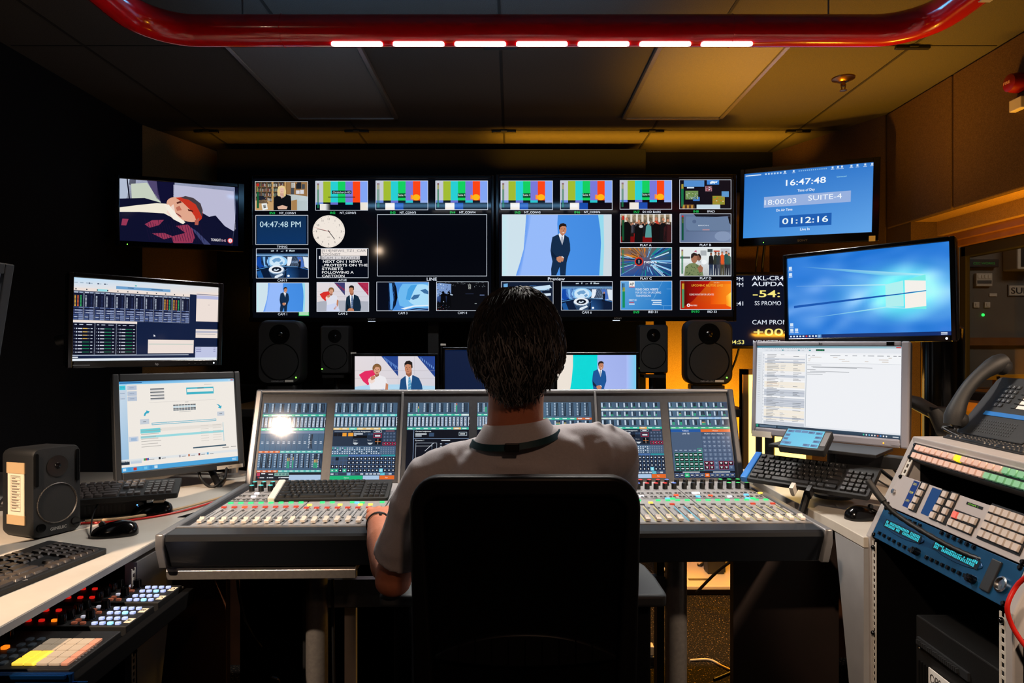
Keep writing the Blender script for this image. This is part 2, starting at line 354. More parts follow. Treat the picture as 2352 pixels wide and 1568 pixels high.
for i in range(7):
    x0=(758+142.6*i-1176)/F*2.30-.08
    MB().prism(rr(0,0,.174,.022,.008),-.004,.004).build('led_strip','led_white',t,'white glowing strip under the tube',0,0,X=T((x0+.087,-.012,-.0505)))
for sx,y0 in ((-1,-.34),(1,-.30)):
    d=MB().box((-.018,-1.0,-.006),(.018,0,.006)); d.build('led_channel','white_plastic',t,'unlit pale strip on the side arm',.002,0,X=T((sx*(hw+.008),y0,-.047)))
for x,y in ((-1.0,0),(1.0,0),(-hw,-1.5),(hw,-1.5)): MB().cyl((x,y,.04),(x,y,.2395),.003).build('suspension_wire','alu',t)
# ------------------------------------------------------------ pictures shown on the screens
NAVY=(3,8,20); WH=(225,232,245)
SK=(196,132,100); SK2=(150,96,72)
def meterbars(p,x=2.6,w=1.4):
    for k in range(2):
        a=x+k*(w+.7); p.r(a,16,w,36,(20,120,75)).r(a,7,w,9,(150,150,50)).r(a,4,w,3.5,(110,25,25))
def bars(p,txt,chch=False):
    cs=[(196,200,212),(160,186,48),(40,205,210),(20,205,95),(120,120,215),(250,70,20),(130,165,245)]
    hb=41 if chch else 38
    for i,c in enumerate(cs): p.r(i*100/7,0,100/7+.1,hb,c)
    low=[(110,140,225),NAVY,(105,110,205),NAVY,(40,195,205),NAVY,(150,175,235)]
    for i,c in enumerate(low): p.r(i*100/7,hb,100/7+.1,4.5,c)
    p.r(0,hb+4.5,100,56-hb-4.5,NAVY); p.up()
    if chch:
        p.r(8,44,10,12,(235,232,225))
        for i in range(6): p.r(18+i*1.6,44,1.6,12,(225-i*32,)*3)
        p.r(86,41,14,15,(235,228,215)).r(31,18,38,6.5,(8,26,30)).r(24,30,52,1.6,(10,14,20)); p.up(); p.t(txt,50,23.2,4.2,(215,235,240),34,'c')
    else:
        p.r(18,43,18,13,(240,232,222)).r(36,43,17,13,(20,75,170)).r(42.5,24,15,9,(8,70,40)); 
        p.g(67,27,4,9,(250,120,70),(255,170,40),(255,170,40),(250,120,70),2); p.up(); p.el(78,32,7.5,6,(255,180,20)); p.up(); p.t(txt,50,29.5,4.4,(225,240,235),14,'c')
    p.up(); meterbars(p)
def presenter(p,pal='b'):
    A=dict(b=((78,150,236),(150,186,250),(206,226,236),(150,218,238),(205,218,226)),t=((172,188,246),(0,214,214),(236,226,214),(120,205,240),(205,225,240)))[pal]
    base,mid,left,rt,re=A
    p.g(0,0,100,56,base,tuple(max(0,v-14) for v in base),tuple(max(0,v-10) for v in base),base,4); p.up()
    if pal=='b':
        p.poly([(10,0),(51,0),(50.5,8),(51,20),(48,56),(10,56)],mid); p.poly([(88,0),(90,14),(90.6,26),(90,40),(89,56),(100,56),(100,0)],rt); p.up()
        p.poly([(0,0),(22,0),(22.3,8),(21.5,20),(19.5,32),(17,42),(12.5,56),(0,56)],left); p.poly([(93,0),(100,0),(100,56),(92.5,56),(93.5,30)],re)
        p.quadg([(0,0),(6,0),(5,56),(0,56)],[(170,235,235),left,left,(170,235,235)]); p.quadg([(22,0),(27,0),(17,56),(12.5,56),(19.5,32)],[(90,150,240),mid,mid,(90,150,240),(90,150,240)])
        x=0
    else:
        p.poly([(14,0),(51,0),(51,56),(10,56)],mid); p.quadg([(88,0),(100,0),(100,56),(88,56)],[base,rt,rt,base]); p.up()
        p.poly([(0,0),(20,0),(20,14),(18,34),(14,56),(0,56)],left); x=-1
    p.up()
    SU=(20,44,74) if pal=='b' else (24,84,150)
    p.poly([(45,56),(44.8,50),(46,43),(45,38),(44.2,33),(45,26),(46,20.5),(50,18.6),(52,17.6),(57,18.4),(61,21),(62.2,27),(62.4,33),(60,40),(59,44),(58,56),(53.2,56),(52.6,48),(49.5,56)],SU); p.up()
    p.poly([(51.6,18),(53.5,16),(57,18.2),(56.6,22),(55,28)],(232,235,242)); p.poly([(45.2,33),(51,40),(50,41.4),(45.5,38)],(14,32,58)); p.up()
    p.poly([(54,20),(55.6,20),(56.2,24),(55,28),(53.6,24)],(170,176,190))
    p.poly([(52.8,13),(57,13),(57,18),(55,19.5),(53,17)],SK2); p.up(); p.el(55.6,13.6,3.3,4.8,SK); p.up()
    p.poly([(52,13),(52,10),(53.4,8.2),(56,7.6),(58.6,8.8),(59.2,11.6),(58,10.6),(55,10.4),(53.2,11.4),(52.8,14)],(36,24,20))
    p.el(54.6,12.9,.5,.3,(50,26,20),8).el(57.2,12.9,.5,.3,(50,26,20),8).poly([(54.8,16.2),(57.2,16),(56,17)],(244,226,220)).poly([(56,13.4),(56.7,14.9),(55.6,15)],SK2)
    p.poly([(49.8,39.2),(52.6,38.2),(55.4,38.6),(56.6,40),(55.6,43.4),(54.6,42.6),(53.6,44),(51.4,43.6),(49.8,41.6)],SK); p.poly([(54.6,38),(56.6,39.2),(56.2,40.2),(54.2,39)],(236,238,242))
    for q in (51,52.4,53.8): p.ln(q,41,q+.4,43.2,.18,SK2)
def couple(p,blue=False):
    p.g(0,0,100,56,(226,218,222),(216,212,222),(206,206,216),(226,214,214),4); p.up()
    for y in (18,27.5): p.ln(0,y,100,y,.5,(190,184,190))
    for x in (25,54,74): p.ln(x,0,x,36,.4,(196,190,196))
    d=(34,66,140) if blue else (62,62,112)
    p.poly([(33,0),(54,0),(54,25)],d); p.poly([(78,0),(100,0),(100,26)],d if blue else (176,44,78)); p.up()
    for i in range(14):
        x=36+i*1.3; p.r(x,1+i*.9,.9,2+i%4,(90,130,200) if blue else (150,40,70))
    for i in range(8): p.r(82+i*2.2,1+i*1.7,.9,3,(120,160,220) if blue else (120,30,60))
    p.poly([(0,38),(20,35),(56,35),(100,37),(100,56),(0,56)],(176,214,238) if blue else (172,176,188)); p.up()
    p.poly([(5,23),(12,18.6),(22,17),(26,20),(26,30),(16,36),(10,31)],(226,42,96) if blue else (214,46,42)); p.up()
    # woman
    p.poly([(18,56),(19,40),(17,31),(19,26),(25,23.4),(31,23.4),(38,26),(41,35),(42,49),(39,52),(43,56)],(236,234,238) if blue else (222,224,236)); p.up()
    p.poly([(19,44),(36,40),(43,52),(44,56),(18,56)],(206,214,240)); p.poly([(17,28),(23,26),(25,31),(21,34),(16.6,32)],(240,216,206)); p.poly([(38.6,33),(41.6,35),(41,46),(35,53),(32,52),(37.6,44)],SK)
    p.el(27.5,15,5.6,5.8,(120,84,50)); p.poly([(25,19),(30,19),(30,24),(27,26),(25,24)],SK2); p.up(); p.el(27.4,17.2,4,5.4,(214,158,128)); p.up()
    p.poly([(22.6,15),(24,11),(28,10),(32,12),(32.6,17),(30.6,13.6),(26,13),(23.6,17)],(134,94,54)); p.el(25.8,16.6,.55,.35,(60,34,28),8).el(29.2,16.6,.55,.35,(60,34,28),8).el(27.6,20.4,1.3,.7,(150,60,60),10).poly([(27.4,17),(28.1,18.6),(26.9,18.6)],SK2)
    p.poly([(19,27),(22,24),(26,24.6),(25,28),(21,30)],SK)
    # man
    S1=(26,74,124) if blue else (18,40,60)
    p.poly([(55,56),(55.6,40),(57,29),(62,25),(65,23.6),(73,23.6),(80,27),(83.6,35),(85.6,48),(84,56)],S1); p.up()
    p.poly([(63.4,24),(66,21),(71.6,22),(71,30),(68,50),(66,50),(64,32)],(230,236,244)); p.poly([(58,40),(61,46),(62,56),(59,56)],tuple(v//2 for v in S1)); p.up()
    p.poly([(67,26),(69,26),(70.4,34),(69.6,50),(66.2,50),(66.4,34)],(90,160,200) if blue else (84,110,150)); 
    for i in range(5): p.ln(66.4,30+4*i,69.8,28+4*i,.8,(190,210,225))
    p.poly([(63,17),(71,17),(71,23),(67.6,26),(64,23)],SK2); p.up(); p.el(66.6,15,4.4,6.6,SK); p.up()
    p.poly([(62,14),(61.8,9),(64,6),(68,5.2),(71.6,7.6),(72,14),(70.8,15),(70,10.6),(66,9.6),(63,10.6)],(28,20,18)); p.el(64.6,14,.6,.35,(50,28,22),8).el(68.4,14,.6,.35,(50,28,22),8).poly([(65.6,14.4),(66.6,17),(64.8,17)],SK2).ln(64.6,18.8,67.6,18.8,.5,(140,70,60))
    p.poly([(59,54),(62,50.4),(68,50),(71,52),(72,56),(60,56)],SK)
def studio(p):
    p.r(0,0,100,56,(6,10,24)); p.g(0,13,100,24,(60,130,215),(150,180,220),(200,225,250),(40,110,210),5); p.up()
    p.g(0,8,100,5.5,(16,36,60),(16,36,60),(110,160,210),(110,160,210),3); p.ln(0,12.4,100,10.8,.7,(170,205,240))
    for x,w in ((28,6),(39,2),(47,5),(57,3),(63,4),(67,7)): p.poly([(x,2+x%3),(x+w,1.4+x%3),(x+w,4.4),(x,4.8)],(190,205,215))
    p.poly([(60,15),(69,15),(67,26),(63,34),(58,34),(60,24)],(232,238,246)).poly([(78,15),(88,15),(93,34),(86,36),(82,24)],(70,110,190)).poly([(90,15),(100,16),(100,38),(93,34)],(220,230,240)).poly([(2,16),(8,14),(10,30),(16,34),(6,37),(0,30)],(16,70,165)).poly([(12,15),(17,15),(17,30),(22,34),(15,34)],(120,180,235)); p.up()
    p.el(40,24,20,11.4,(150,205,245)); p.up(); p.el(40,24,15,10,(205,230,248)); p.up()
    p.poly([(30,22),(36,18),(44,17),(48,21),(44,25),(38,24),(34,27)],(110,160,205)).poly([(44,27),(50,24),(52,28),(47,31)],(110,160,205)).poly([(22,16),(25,15),(25,32),(22,32)],(110,165,225))
    p.poly([(0,40),(12,35),(30,32.5),(55,32),(78,34),(100,40),(100,56),(0,56)],(10,26,54)); p.up()
    p.ln(0,40,30,33.4,1,(90,160,225)).ln(30,33.4,78,34.4,.9,(120,180,235)).ln(78,34.4,100,40,.9,(60,130,215)); p.g(58,36,26,20,(20,60,110),(10,26,54),(10,26,54),(40,90,150),3); p.poly([(0,44),(8,41),(14,56),(4,56)],(26,84,150))
    p.up(); p.poly([(26,38),(54,38),(56,46),(52,56),(30,56),(25,46)],(40,66,100)); p.el(39,40.5,15.4,8.6,(150,180,210)); p.up(); p.el(38.6,39.4,14.4,7.6,(232,238,246)); p.up(); p.el(39,39.6,9.6,4.8,(14,22,38)); p.up()
    p.poly([(33,41),(36,38),(38,41),(42,38),(44,40),(38,43)],(210,225,240)).poly([(36,52),(50,47),(52,50),(40,56),(35,56)],(220,232,244)).el(62,52,2.4,2,(235,245,255)).ln(54,43,60,39,.8,(80,120,170))
    p.poly([(80,38),(82,30),(81,26),(83,23),(86,24),(86,30),(84.6,40),(83,40),(83,34),(81.6,40)],(10,18,34)); p.up(); p.el(84,22,1.4,1.9,SK)
def officew(p):
    p.r(0,0,100,56,(176,190,192)); p.g(52,0,48,56,(205,190,160),(190,205,210),(196,208,212),(170,190,200),3); p.up()
    p.r(0,0,60,40,(120,92,58)); p.up()
    for i in range(5):
        for j in range(4):
            p.r(1+i*11,1+j*9.5,9.5,8,(58,52,46)); 
    p.up()
    random.seed(3)
    for i in range(5):
        for j in range(4):
            for k in range(6): p.r(1.4+i*11+k*1.5,3+j*9.5+random.random()*2,1.2,5.4,random.choice([(150,150,150),(90,110,90),(190,180,170),(70,60,70),(130,70,60)]))
    p.r(31,0,4,40,(190,150,92)).r(56,0,3,40,(186,146,90)).poly([(60,0),(100,0),(100,29),(74,25),(60,25)],(150,112,70)); p.up()
    for x,y,w,h in ((68,1,6,24),(69,2,7,10),(78,4,10,10),(89,5,6,9),(78,17,7,7),(86,16,7,8),(80,1,8,3)): p.r(x,y,w,h,random.choice([(30,32,38),(215,215,220),(70,74,80),(205,200,190)]))
    p.poly([(0,37),(18,35),(30,40),(80,36),(80,56),(0,56)],(196,158,108)).poly([(3,28),(16,28),(26,44),(4,42)],(30,34,46)); p.up()
    p.poly([(70,37),(80,35),(80,56),(70,56)],(168,128,80)); p.poly([(35,56),(35,42),(36,32),(42,26),(50,24),(60,25),(68,28),(69,40),(69,56)],(14,16,20)); p.up()
    p.poly([(43,28),(42,18),(44,10),(50,7),(56,9),(59,18),(58,28),(54,30)],(226,200,140)); p.up(); p.poly([(48,22),(54,22),(55,28),(51,33),(47,28)],(205,160,140)); p.el(51,16.4,4.6,6.6,(226,186,164)); p.up()
    p.el(49.2,15.6,.6,.35,(70,46,40),8).el(53,15.6,.6,.35,(70,46,40),8).el(51,20,1.3,.5,(170,80,84),8).poly([(45.6,15),(47,9),(51,8),(55,10),(56.6,15),(53,11),(49,11)],(232,206,146)); p.ln(47,27,55,31,.8,(200,200,205)).poly([(42,49),(52,46),(62,49),(60,54),(44,54)],(222,180,156))
    p.poly([(12,43),(22,42),(24,54),(14,56)],(235,238,236)).poly([(15,46),(20,45),(21,51),(16,52)],(60,60,60)).el(5,6,2.6,3,(190,40,24)).r(3,10,1.3,9,(200,180,60)).r(3,20,4,32,(20,90,50)); p.up()
def crowd(p,kind):
    random.seed(5 if kind=='A' else 9)
    if kind=='A':
        p.r(0,0,100,56,(30,22,20)); p.g(0,0,100,22,(196,180,150),(160,140,110),(60,40,32),(90,60,44),4); p.up()
        for i in range(9): p.r(8+i*11,0,4,15,(222,214,200))
        p.r(0,44,100,12,(120,14,16)).r(26,38,10,18,(150,20,20)).r(66,42,12,14,(140,18,18)); p.up()
        for i in range(26):
            x=10+i*3.4; y=16+random.random()*5; p.el(x,y,1.5,2,random.choice([SK,(160,110,90),(210,190,180)]),10).poly([(x-2.6,y+2),(x+2.6,y+2),(x+3,y+18),(x-3,y+18)],random.choice([(16,16,20),(24,24,30),(40,30,30),(70,70,80)]))
        p.up()
        for x,y,s,c in ((12,12,3.2,(12,12,14)),(36,17,2.8,(14,14,16)),(70,14,3.2,(14,12,14)),(84,14,3,(16,16,18)),(93,18,2.6,(60,26,28))):
            p.poly([(x-9,56),(x-8,y+8),(x-3,y+3),(x+3,y+3),(x+8,y+9),(x+7,56)],c)
        p.poly([(48,46),(50,24),(54,19),(60,24),(61,46)],(84,150,148)); p.up()
        for x,y,s in ((12,9,2.6),(36,14,2.5),(70,9,2.8),(84,10,2.4),(93,12,2.2),(55,16,2.4)): p.el(x,y,s,s*1.3,SK if x!=55 else (225,225,225)); 
        p.up(); p.poly([(66,14),(72,12),(76,20),(70,18)],(200,70,50)); p.el(40,24,4,3,(190,190,190)); p.r(3,10,4,42,(20,80,48)).r(3,3,4,8,(190,40,30))
    else:
        p.r(0,0,100,56,(226,232,232)); p.g(0,30,100,26,(200,204,206),(214,216,220),(150,156,160),(180,180,178),3); p.up()
        for x,y,w,h,c in ((54,3,10,6,(60,70,72)),(66,6,12,3,(190,80,60)),(40,6,12,10,(170,176,180)),(80,2,18,10,(190,190,196)),(0,18,20,4,(90,96,96))): p.r(x,y,w,h,c)
        p.up()
        for x,y,t,l in ((61,13,(26,28,32),(40,56,84)),(70,12,(52,56,50),(34,40,60)),(76,13,(50,60,66),(70,76,90)),(83,11,(226,90,40),(70,66,46)),(91,10,(40,84,84),(40,40,44)),(96,14,(60,90,80),(46,50,60))):
            p.poly([(x-5,34),(x-4,y+5),(x-1.6,y+2.6),(x+1.6,y+2.6),(x+4,y+5),(x+5,34)],t).poly([(x-4,32),(x+4,32),(x+3.6,55),(x+.6,55),(x,40),(x-1,55),(x-3.6,55)],l).el(x,y,2.1,2.9,random.choice([SK,(150,100,76)]),12)
        p.up()
        for x,y in ((61,11.4),(70,10.4),(76,11.4),(83,9.6),(91,8.4),(96,12)): p.el(x,y,2.1,1.6,(30,24,22),12,180,360)
        p.poly([(8,56),(10,38),(18,32),(28,30),(38,36),(44,46),(46,56)],(120,134,92)); p.up()
        for i in range(30): p.el(12+random.random()*30,36+random.random()*19,1.4,.8,(66,90,58),7)
        p.poly([(34,40),(40,34),(45,40),(44,48),(38,50)],(156,104,78)); p.el(37,20,4.6,6.4,(130,86,66)); p.el(28,22,6.4,9,(164,112,86)); p.up(); p.poly([(21,20),(22,13),(27,10),(33,12),(35,17),(28,16),(23,22)],(44,34,32)).poly([(33,14),(38,12),(41,17),(40,22),(37,16)],(34,26,26)).el(47,29,5.6,4.6,(240,244,246)).poly([(35,26),(43,26),(43,31),(35,29)],(190,196,200)); p.poly([(27,8),(32,5),(33,10)],(180,90,120)); p.up(); meterbars(p)
def car(p):
    p.g(0,0,100,56,(90,108,140),(110,128,160),(118,136,170),(92,112,146),4); p.up(); p.poly([(0,0),(26,0),(32,6),(50,7.4),(100,4),(100,0)],(14,20,32)).poly([(12,5),(90,6),(96,8),(100,20),(100,33),(18,33),(12,28),(11,16)],(104,126,158)); p.up()
    for a in range(20): p.ln(12+a*4.4,33.6+math.sin(a*.14)*.4,16.4+a*4.4,33.6,.7,(40,56,82))
    p.poly([(94,5),(100,4),(100,22),(97,18)],(12,16,24)).el(28,15,4,3.6,(84,104,138)).t('BRION',36,24,2.6,(214,226,240),20).r(44,30,14,2.4,(176,140,150)).el(84,44,16,10,(132,150,182)); p.up(); p.r(3,6,4,46,(18,80,60)).r(3,3,4,8,(190,34,34)).r(3,10,4,8,(160,160,40))
def news(p):
    random.seed(11); p.g(0,0,100,56,(150,104,50),(20,90,110),(16,60,130),(26,80,150),5); p.up()
    for i in range(90):
        a=random.random()*2*PI; r0=6+random.random()*16; r1=r0+8+random.random()*40
        c=random.choice([(120,190,235),(30,80,160),(200,230,250),(20,140,140),(10,30,70)]) if math.sin(a)>-.35 or math.cos(a)>0 else random.choice([(230,150,50),(200,120,40),(90,60,40)])
        p.ln(50+r0*math.cos(a)*1.4,26+r0*math.sin(a),50+r1*math.cos(a)*1.4,26+r1*math.sin(a),.5+random.random()*1.6,c)
        if i%30==29: p.up()
    p.up(); p.el(36,27.5,8.6,8.6,(214,50,26)); p.up(); p.el(36,27.5,6.4,6.4,(14,24,44)); p.up(); p.t('1',36,31,7,(245,245,248),None,'c',True).t('news',46,30.6,6.4,(240,244,250),25,'l',True).t('at six',58,36.6,3.2,(214,226,240),12)
    p.r(3,4,1.5,46,(20,120,80)).r(5.4,4,1.5,46,(20,120,80))
def globe(p):
    p.r(0,0,100,56,(6,10,24)); p.g(22,0,12,56,(16,40,90),(60,120,200),(60,120,210),(10,30,70),3); p.up(); p.poly([(34,0),(100,0),(100,56),(30,56),(36,46),(40,30),(38,12)],(70,140,220)); p.up(); p.poly([(50,3),(100,2),(100,50),(60,52),(44,46),(40,28),(44,12)],(110,185,240)).poly([(24,2),(29,2),(32,34),(30,54),(26,54)],(90,160,230)); p.up()
    p.el(86,26,28,22,(170,220,248),30); p.up(); p.poly([(60,14),(66,6),(78,5),(70,20),(64,36),(56,34)],(70,160,225)).poly([(66,32),(72,25),(84,24),(80,31),(70,35)],(60,110,160)).poly([(84,16),(94,13),(100,18),(100,24),(92,22)],(60,110,160)); p.poly([(46,52),(70,46),(100,45),(100,47),(72,48.4),(54,54)],(228,240,250)).poly([(56,56),(76,51),(100,51),(100,56)],(14,40,90)); p.up(); p.ln(60,56,100,52,1,(130,180,230))
def darkstudio(p):
    random.seed(4); p.r(0,0,100,56,(8,9,14)); p.up(); p.poly([(0,3),(6,2),(28,4),(28,26),(14,22),(0,30)],(120,150,200)); p.g(0,28,22,12,(60,90,150),(20,30,60),(8,9,14),(40,60,110),3); p.up()
    for i in range(40): p.r(random.random()*100,random.random()*10,.9,.6,(150,160,170))
    for i in range(30): p.r(random.random()*30,4+random.random()*36,.8+random.random()*2,1.6,random.choice([(200,220,240),(30,40,70),(10,10,16)]))
    for x,w,h in ((8,9,18),(20,7,22)): p.poly([(x,24),(x+w,22),(x+w+2,50),(x-1,50)],(4,5,8)).el(x+w/2,21,2.6,3,(4,5,8))
    for y in (5,8,11): p.box_(62,y,4.4,2.6,.5,(200,205,200))
    p.r(84,25,9,1.4,(120,140,190)).r(56,23,16,.7,(50,60,90)).r(74,42,4,1,(150,160,160))
    for i in range(18): p.r(random.random()*30,44+random.random()*11,.8,.8,random.choice([(180,60,60),(120,120,140),(60,80,120)]))
def cam5(p):
    random.seed(6); p.r(0,0,100,56,(16,28,50)); p.up()
    for i in range(40): p.r(random.random()*90,random.random()*50,4+random.random()*14,1+random.random()*3,random.choice([(60,110,170),(120,180,225),(20,40,80),(180,215,240)]))
    p.up(); p.poly([(60,10),(94,6),(98,12),(70,16)],(200,225,245)).poly([(4,4),(12,3),(12,20),(4,22)],(110,170,220)).poly([(68,24),(96,22),(96,27),(72,29)],(214,230,245))
def ipad(p):
    p.r(0,0,100,56,(8,10,24)); p.up()
    for x,y,w,h,c in ((8,1,40,12,(80,140,205)),(53,0,24,9,(60,130,210)),(50,12,13,10,(170,120,130)),(11,21,25,17,(110,140,80)),(82,22,14,11,(90,150,205)),(26,33,13,8,(60,120,200)),(64,31,24,17,(150,140,50)),(4,48,24,8,(120,84,50)),(33,48,46,8,(196,214,226)),(14,13.4,14,3,(200,220,235))): p.r(x,y,w,h,c)
    p.up(); random.seed(2)
    for i in range(34): p.el(12+random.random()*24,23+random.random()*14,1.3,1,random.choice([(190,200,160),(60,90,50),(140,160,170)]),6)
    for i in range(14): p.el(66+random.random()*20,34+random.random()*12,1.8,1.1,random.choice([(190,120,40),(90,160,70),(220,200,160)]),6)
    for i in range(10): p.el(51+random.random()*11,13+random.random()*8,1.4,1.1,random.choice([(220,220,230),(140,40,50),(30,40,60)]),6)
    p.poly([(59,4),(63,2),(70,3),(74,2),(72,6),(69,5),(68,8),(66,6),(62,7),(60,8)],(226,238,248)); 
    for i in range(6): p.el(8+i*4,52+i%2,1.5,4,(60,40,26) if i%2 else (200,150,60),8)
    p.r(3,8,1.8,44,(20,130,80)).r(5.4,8,1.8,44,(20,130,80)).r(3,8,4.2,9,(190,150,40))
def ap(p):
    p.g(0,0,100,56,(100,165,220),(30,120,195),(24,110,190),(70,150,215),5); p.up()
    for q in ((38,0,50,18),(82,0,66,32),(48,35,64,35),(64,35,74,14),(90,15,100,15),(84,48,84,56),(78,48,100,48)): p.ln(*q,.4,(130,190,230))
    p.r(16,0,11,12,(240,240,238)); p.up(); p.t('AP',21.5,8.6,6,(20,24,30),8.6,'c',True).r(16,10.6,11,1.4,(200,50,40))
    for i,(s,w) in enumerate((('PLEASE CHECK WEBSITE',44),('FOR DETAILS OF UPCOMING',50),('TRANSMISSIONS',30))): p.t(s,29,18+i*6.2,4.2,(235,242,250),w,'l',True)
    p.t('DIRECT HD',16,38.6,3.2,(230,240,248),15,'l',True).r(16,40.4,10,2.4,(170,90,120)).r(16,44,11,1.8,(225,235,245))
    for y,w in ((36.6,20),(40.6,17),(44.4,19)): p.r(80-w,y,w,1.9,(220,234,246))
    p.up(); p.r(3,4,1.6,14,(20,40,60)).r(5.4,4,1.6,14,(20,40,60)).r(3,20,5,32,(20,140,90)).r(3,12,5,8,(150,160,60))
def reut(p):
    p.g(0,0,100,56,(120,10,8),(250,120,20),(240,80,10),(180,20,6),6); p.up(); p.g(60,6,40,40,(220,60,12),(255,150,30),(255,140,24),(235,80,10),5); p.up()
    p.quadg([(90,30),(100,22),(100,52),(90,48)],[(255,150,30),(255,230,90),(255,200,60),(250,120,20)]); p.quadg([(8,0),(60,0),(24,40),(8,50)],[(90,8,8),(190,20,8),(150,14,6),(70,4,4)]); p.up()
    p.t('UPCOMING REUTERS LIVES',22,11,4.4,(250,190,60),62,'l',True).t('PLEASE MONITOR FOR UPDATES',18,28.5,3.6,(245,235,225),48,'l',True).t('LIVE SKY',66,4.4,1.8,(250,220,160),11)
    p.el(16,48,3.3,3.3,(245,240,240),14); p.up(); p.el(16,48,1.5,1.5,(200,30,20),10).t('REUTERS',20,49.6,2.6,(245,240,236),13,'l',True); p.r(3,16,1.9,37,(30,160,110)).r(5.6,16,1.9,37,(30,160,110)).r(3,5,4.6,11,(190,150,40))
def clock(p,cx,cy,r):
    p.el(cx,cy,r,r,(240,230,220),48); p.up()
    for i in range(60):
        a=R(i*6); q=.93 if i%5 else .88; p.ln(cx+r*q*math.sin(a),cy-r*q*math.cos(a),cx+r*.97*math.sin(a),cy-r*.97*math.cos(a),.35 if i%5 else .6,(40,50,60))
    for i in range(1,13):
        a=R(i*30); p.t(str(i),cx+r*.77*math.sin(a),cy-r*.77*math.cos(a)+2.3,4.6,(30,40,55),None,'c')
        p.t(str(i+12),cx+r*.56*math.sin(a),cy-r*.56*math.cos(a)+.8,1.5,(150,150,150),None,'c')
    p.t('assets',cx,cy+r*.38,2.2,(60,60,60),None,'c',True); p.up()
    for ang,l,w,c in ((143,.62,1.5,(14,24,32)),(282,.76,1.0,(14,24,32)),(286,.97,.45,(200,30,50))):
        a=R(ang); p.ln(cx-r*.1*math.sin(a),cy+r*.1*math.cos(a),cx+r*l*math.sin(a),cy-r*l*math.cos(a),w,c); p.up()
    p.el(cx,cy,1.2,1.2,(20,24,30),12)
def tile(p,rc,fn,*a):
    x0,y0,x1,y1=rc; p.full(); p.l=1; p.r(x0,y0,x1-x0,y1-y0,WH); p.l=2; p.win(x0+1,y0+1,x1-1,y1-1); fn(p,*a); p.full(); p.l=2
def lab(p,x,y,s,h=5.6,c=WH,w=None): p.full(); p.t(s,x,y+h/2,h,c,w,'c',True)
def tv_one(p):
    tile(p,(585,416,707,483.5),officew); tile(p,(724,415,845,483),bars,'Christchurch-HD',True)
    tile(p,(862.6,414.5,983,482),bars,'Suite 4'); tile(p,(1000,414.5,1120.5,481.6),bars,'Suite 4')
    for i,(a,b) in enumerate(((625,660),(764,799),(902,936.5),(1039.5,1073.6))):
        y=488.6-i*.5; lab(p,a,y,'IN%d'%(i+1),5.6,(30,200,90),12); lab(p,b,y,'NT_CONV%d'%(i+1),5,WH,37)
    def timing(p): p.r(0,0,100,56,(6,14,32)); p.up(); p.g(2,1,95,54,(16,48,84),(16,46,82),(14,52,100),(14,50,98),3); p.up(); p.t('04:47:48 PM',47,22.5,11.5,(196,226,238),79,'c')
    tile(p,(586.6,493.5,707.5,561.8),timing); lab(p,647.5,566,'TIMING',5,WH,24)
    p.full(); p.l=2; clock(p,754.8,531,37)
    tile(p,(866,492,1118.6,634),lambda p:p.r(0,0,100,56,(3,5,12))); lab(p,991.6,640.5,'LINE',7.4,WH,23)
    tile(p,(587.6,570.6,708.5,639),studio); lab(p,648,643.6,'CAM 9',5.2,WH,22)
    def acue(p):
        p.r(0,0,100,56,(4,8,20)); p.up(); p.r(8,0,90,13.5,(238,228,222)).r(9,14,75,7,(214,210,212)).r(4,14,3,6,(225,225,230)); p.up()
        for i,(s,w,c) in enumerate((('[514]NEWS_TZ1_CAR',86,(110,110,116)),('TOONIST',36,(110,110,116)),('[CAM 1 - READER]',72,(110,110,116)),(' NEXT ON 1 NEWS',76,(245,245,248)),('..PROTESTS ON THE',89,(245,245,248)),('STREETS',41,(245,245,248)),('FOLLOWING A',62,(245,245,248)),('CARTOON',44,(245,245,248)))): p.t(s,10 if i!=3 else 12,6+i*7.05,4.9,c,w,'l',i>2)
    tile(p,(726.5,570,846,638),acue); lab(p,786.4,642.8,'ACUE',5.2,WH,19)
    tile(p,(588.4,648.8,709,716.6),presenter); lab(p,648.5,721,'CAM 1',5.4,WH,21); p.l=2; p.r(685.8,716,23.4,9,(40,190,90)); p.l=3; p.r(687,716,21.4,7.6,(170,220,180))
    tile(p,(727,647.6,847.3,715.4),couple); lab(p,787,720,'CAM 2',5.4,WH,21)
    tile(p,(864.6,646.8,985,714),globe); lab(p,925,718.6,'CAM 3',5.4,WH,21)
    tile(p,(1002,646.3,1121.8,713.7),darkstudio); lab(p,1062,718,'CAM 4',5.4,WH,21)
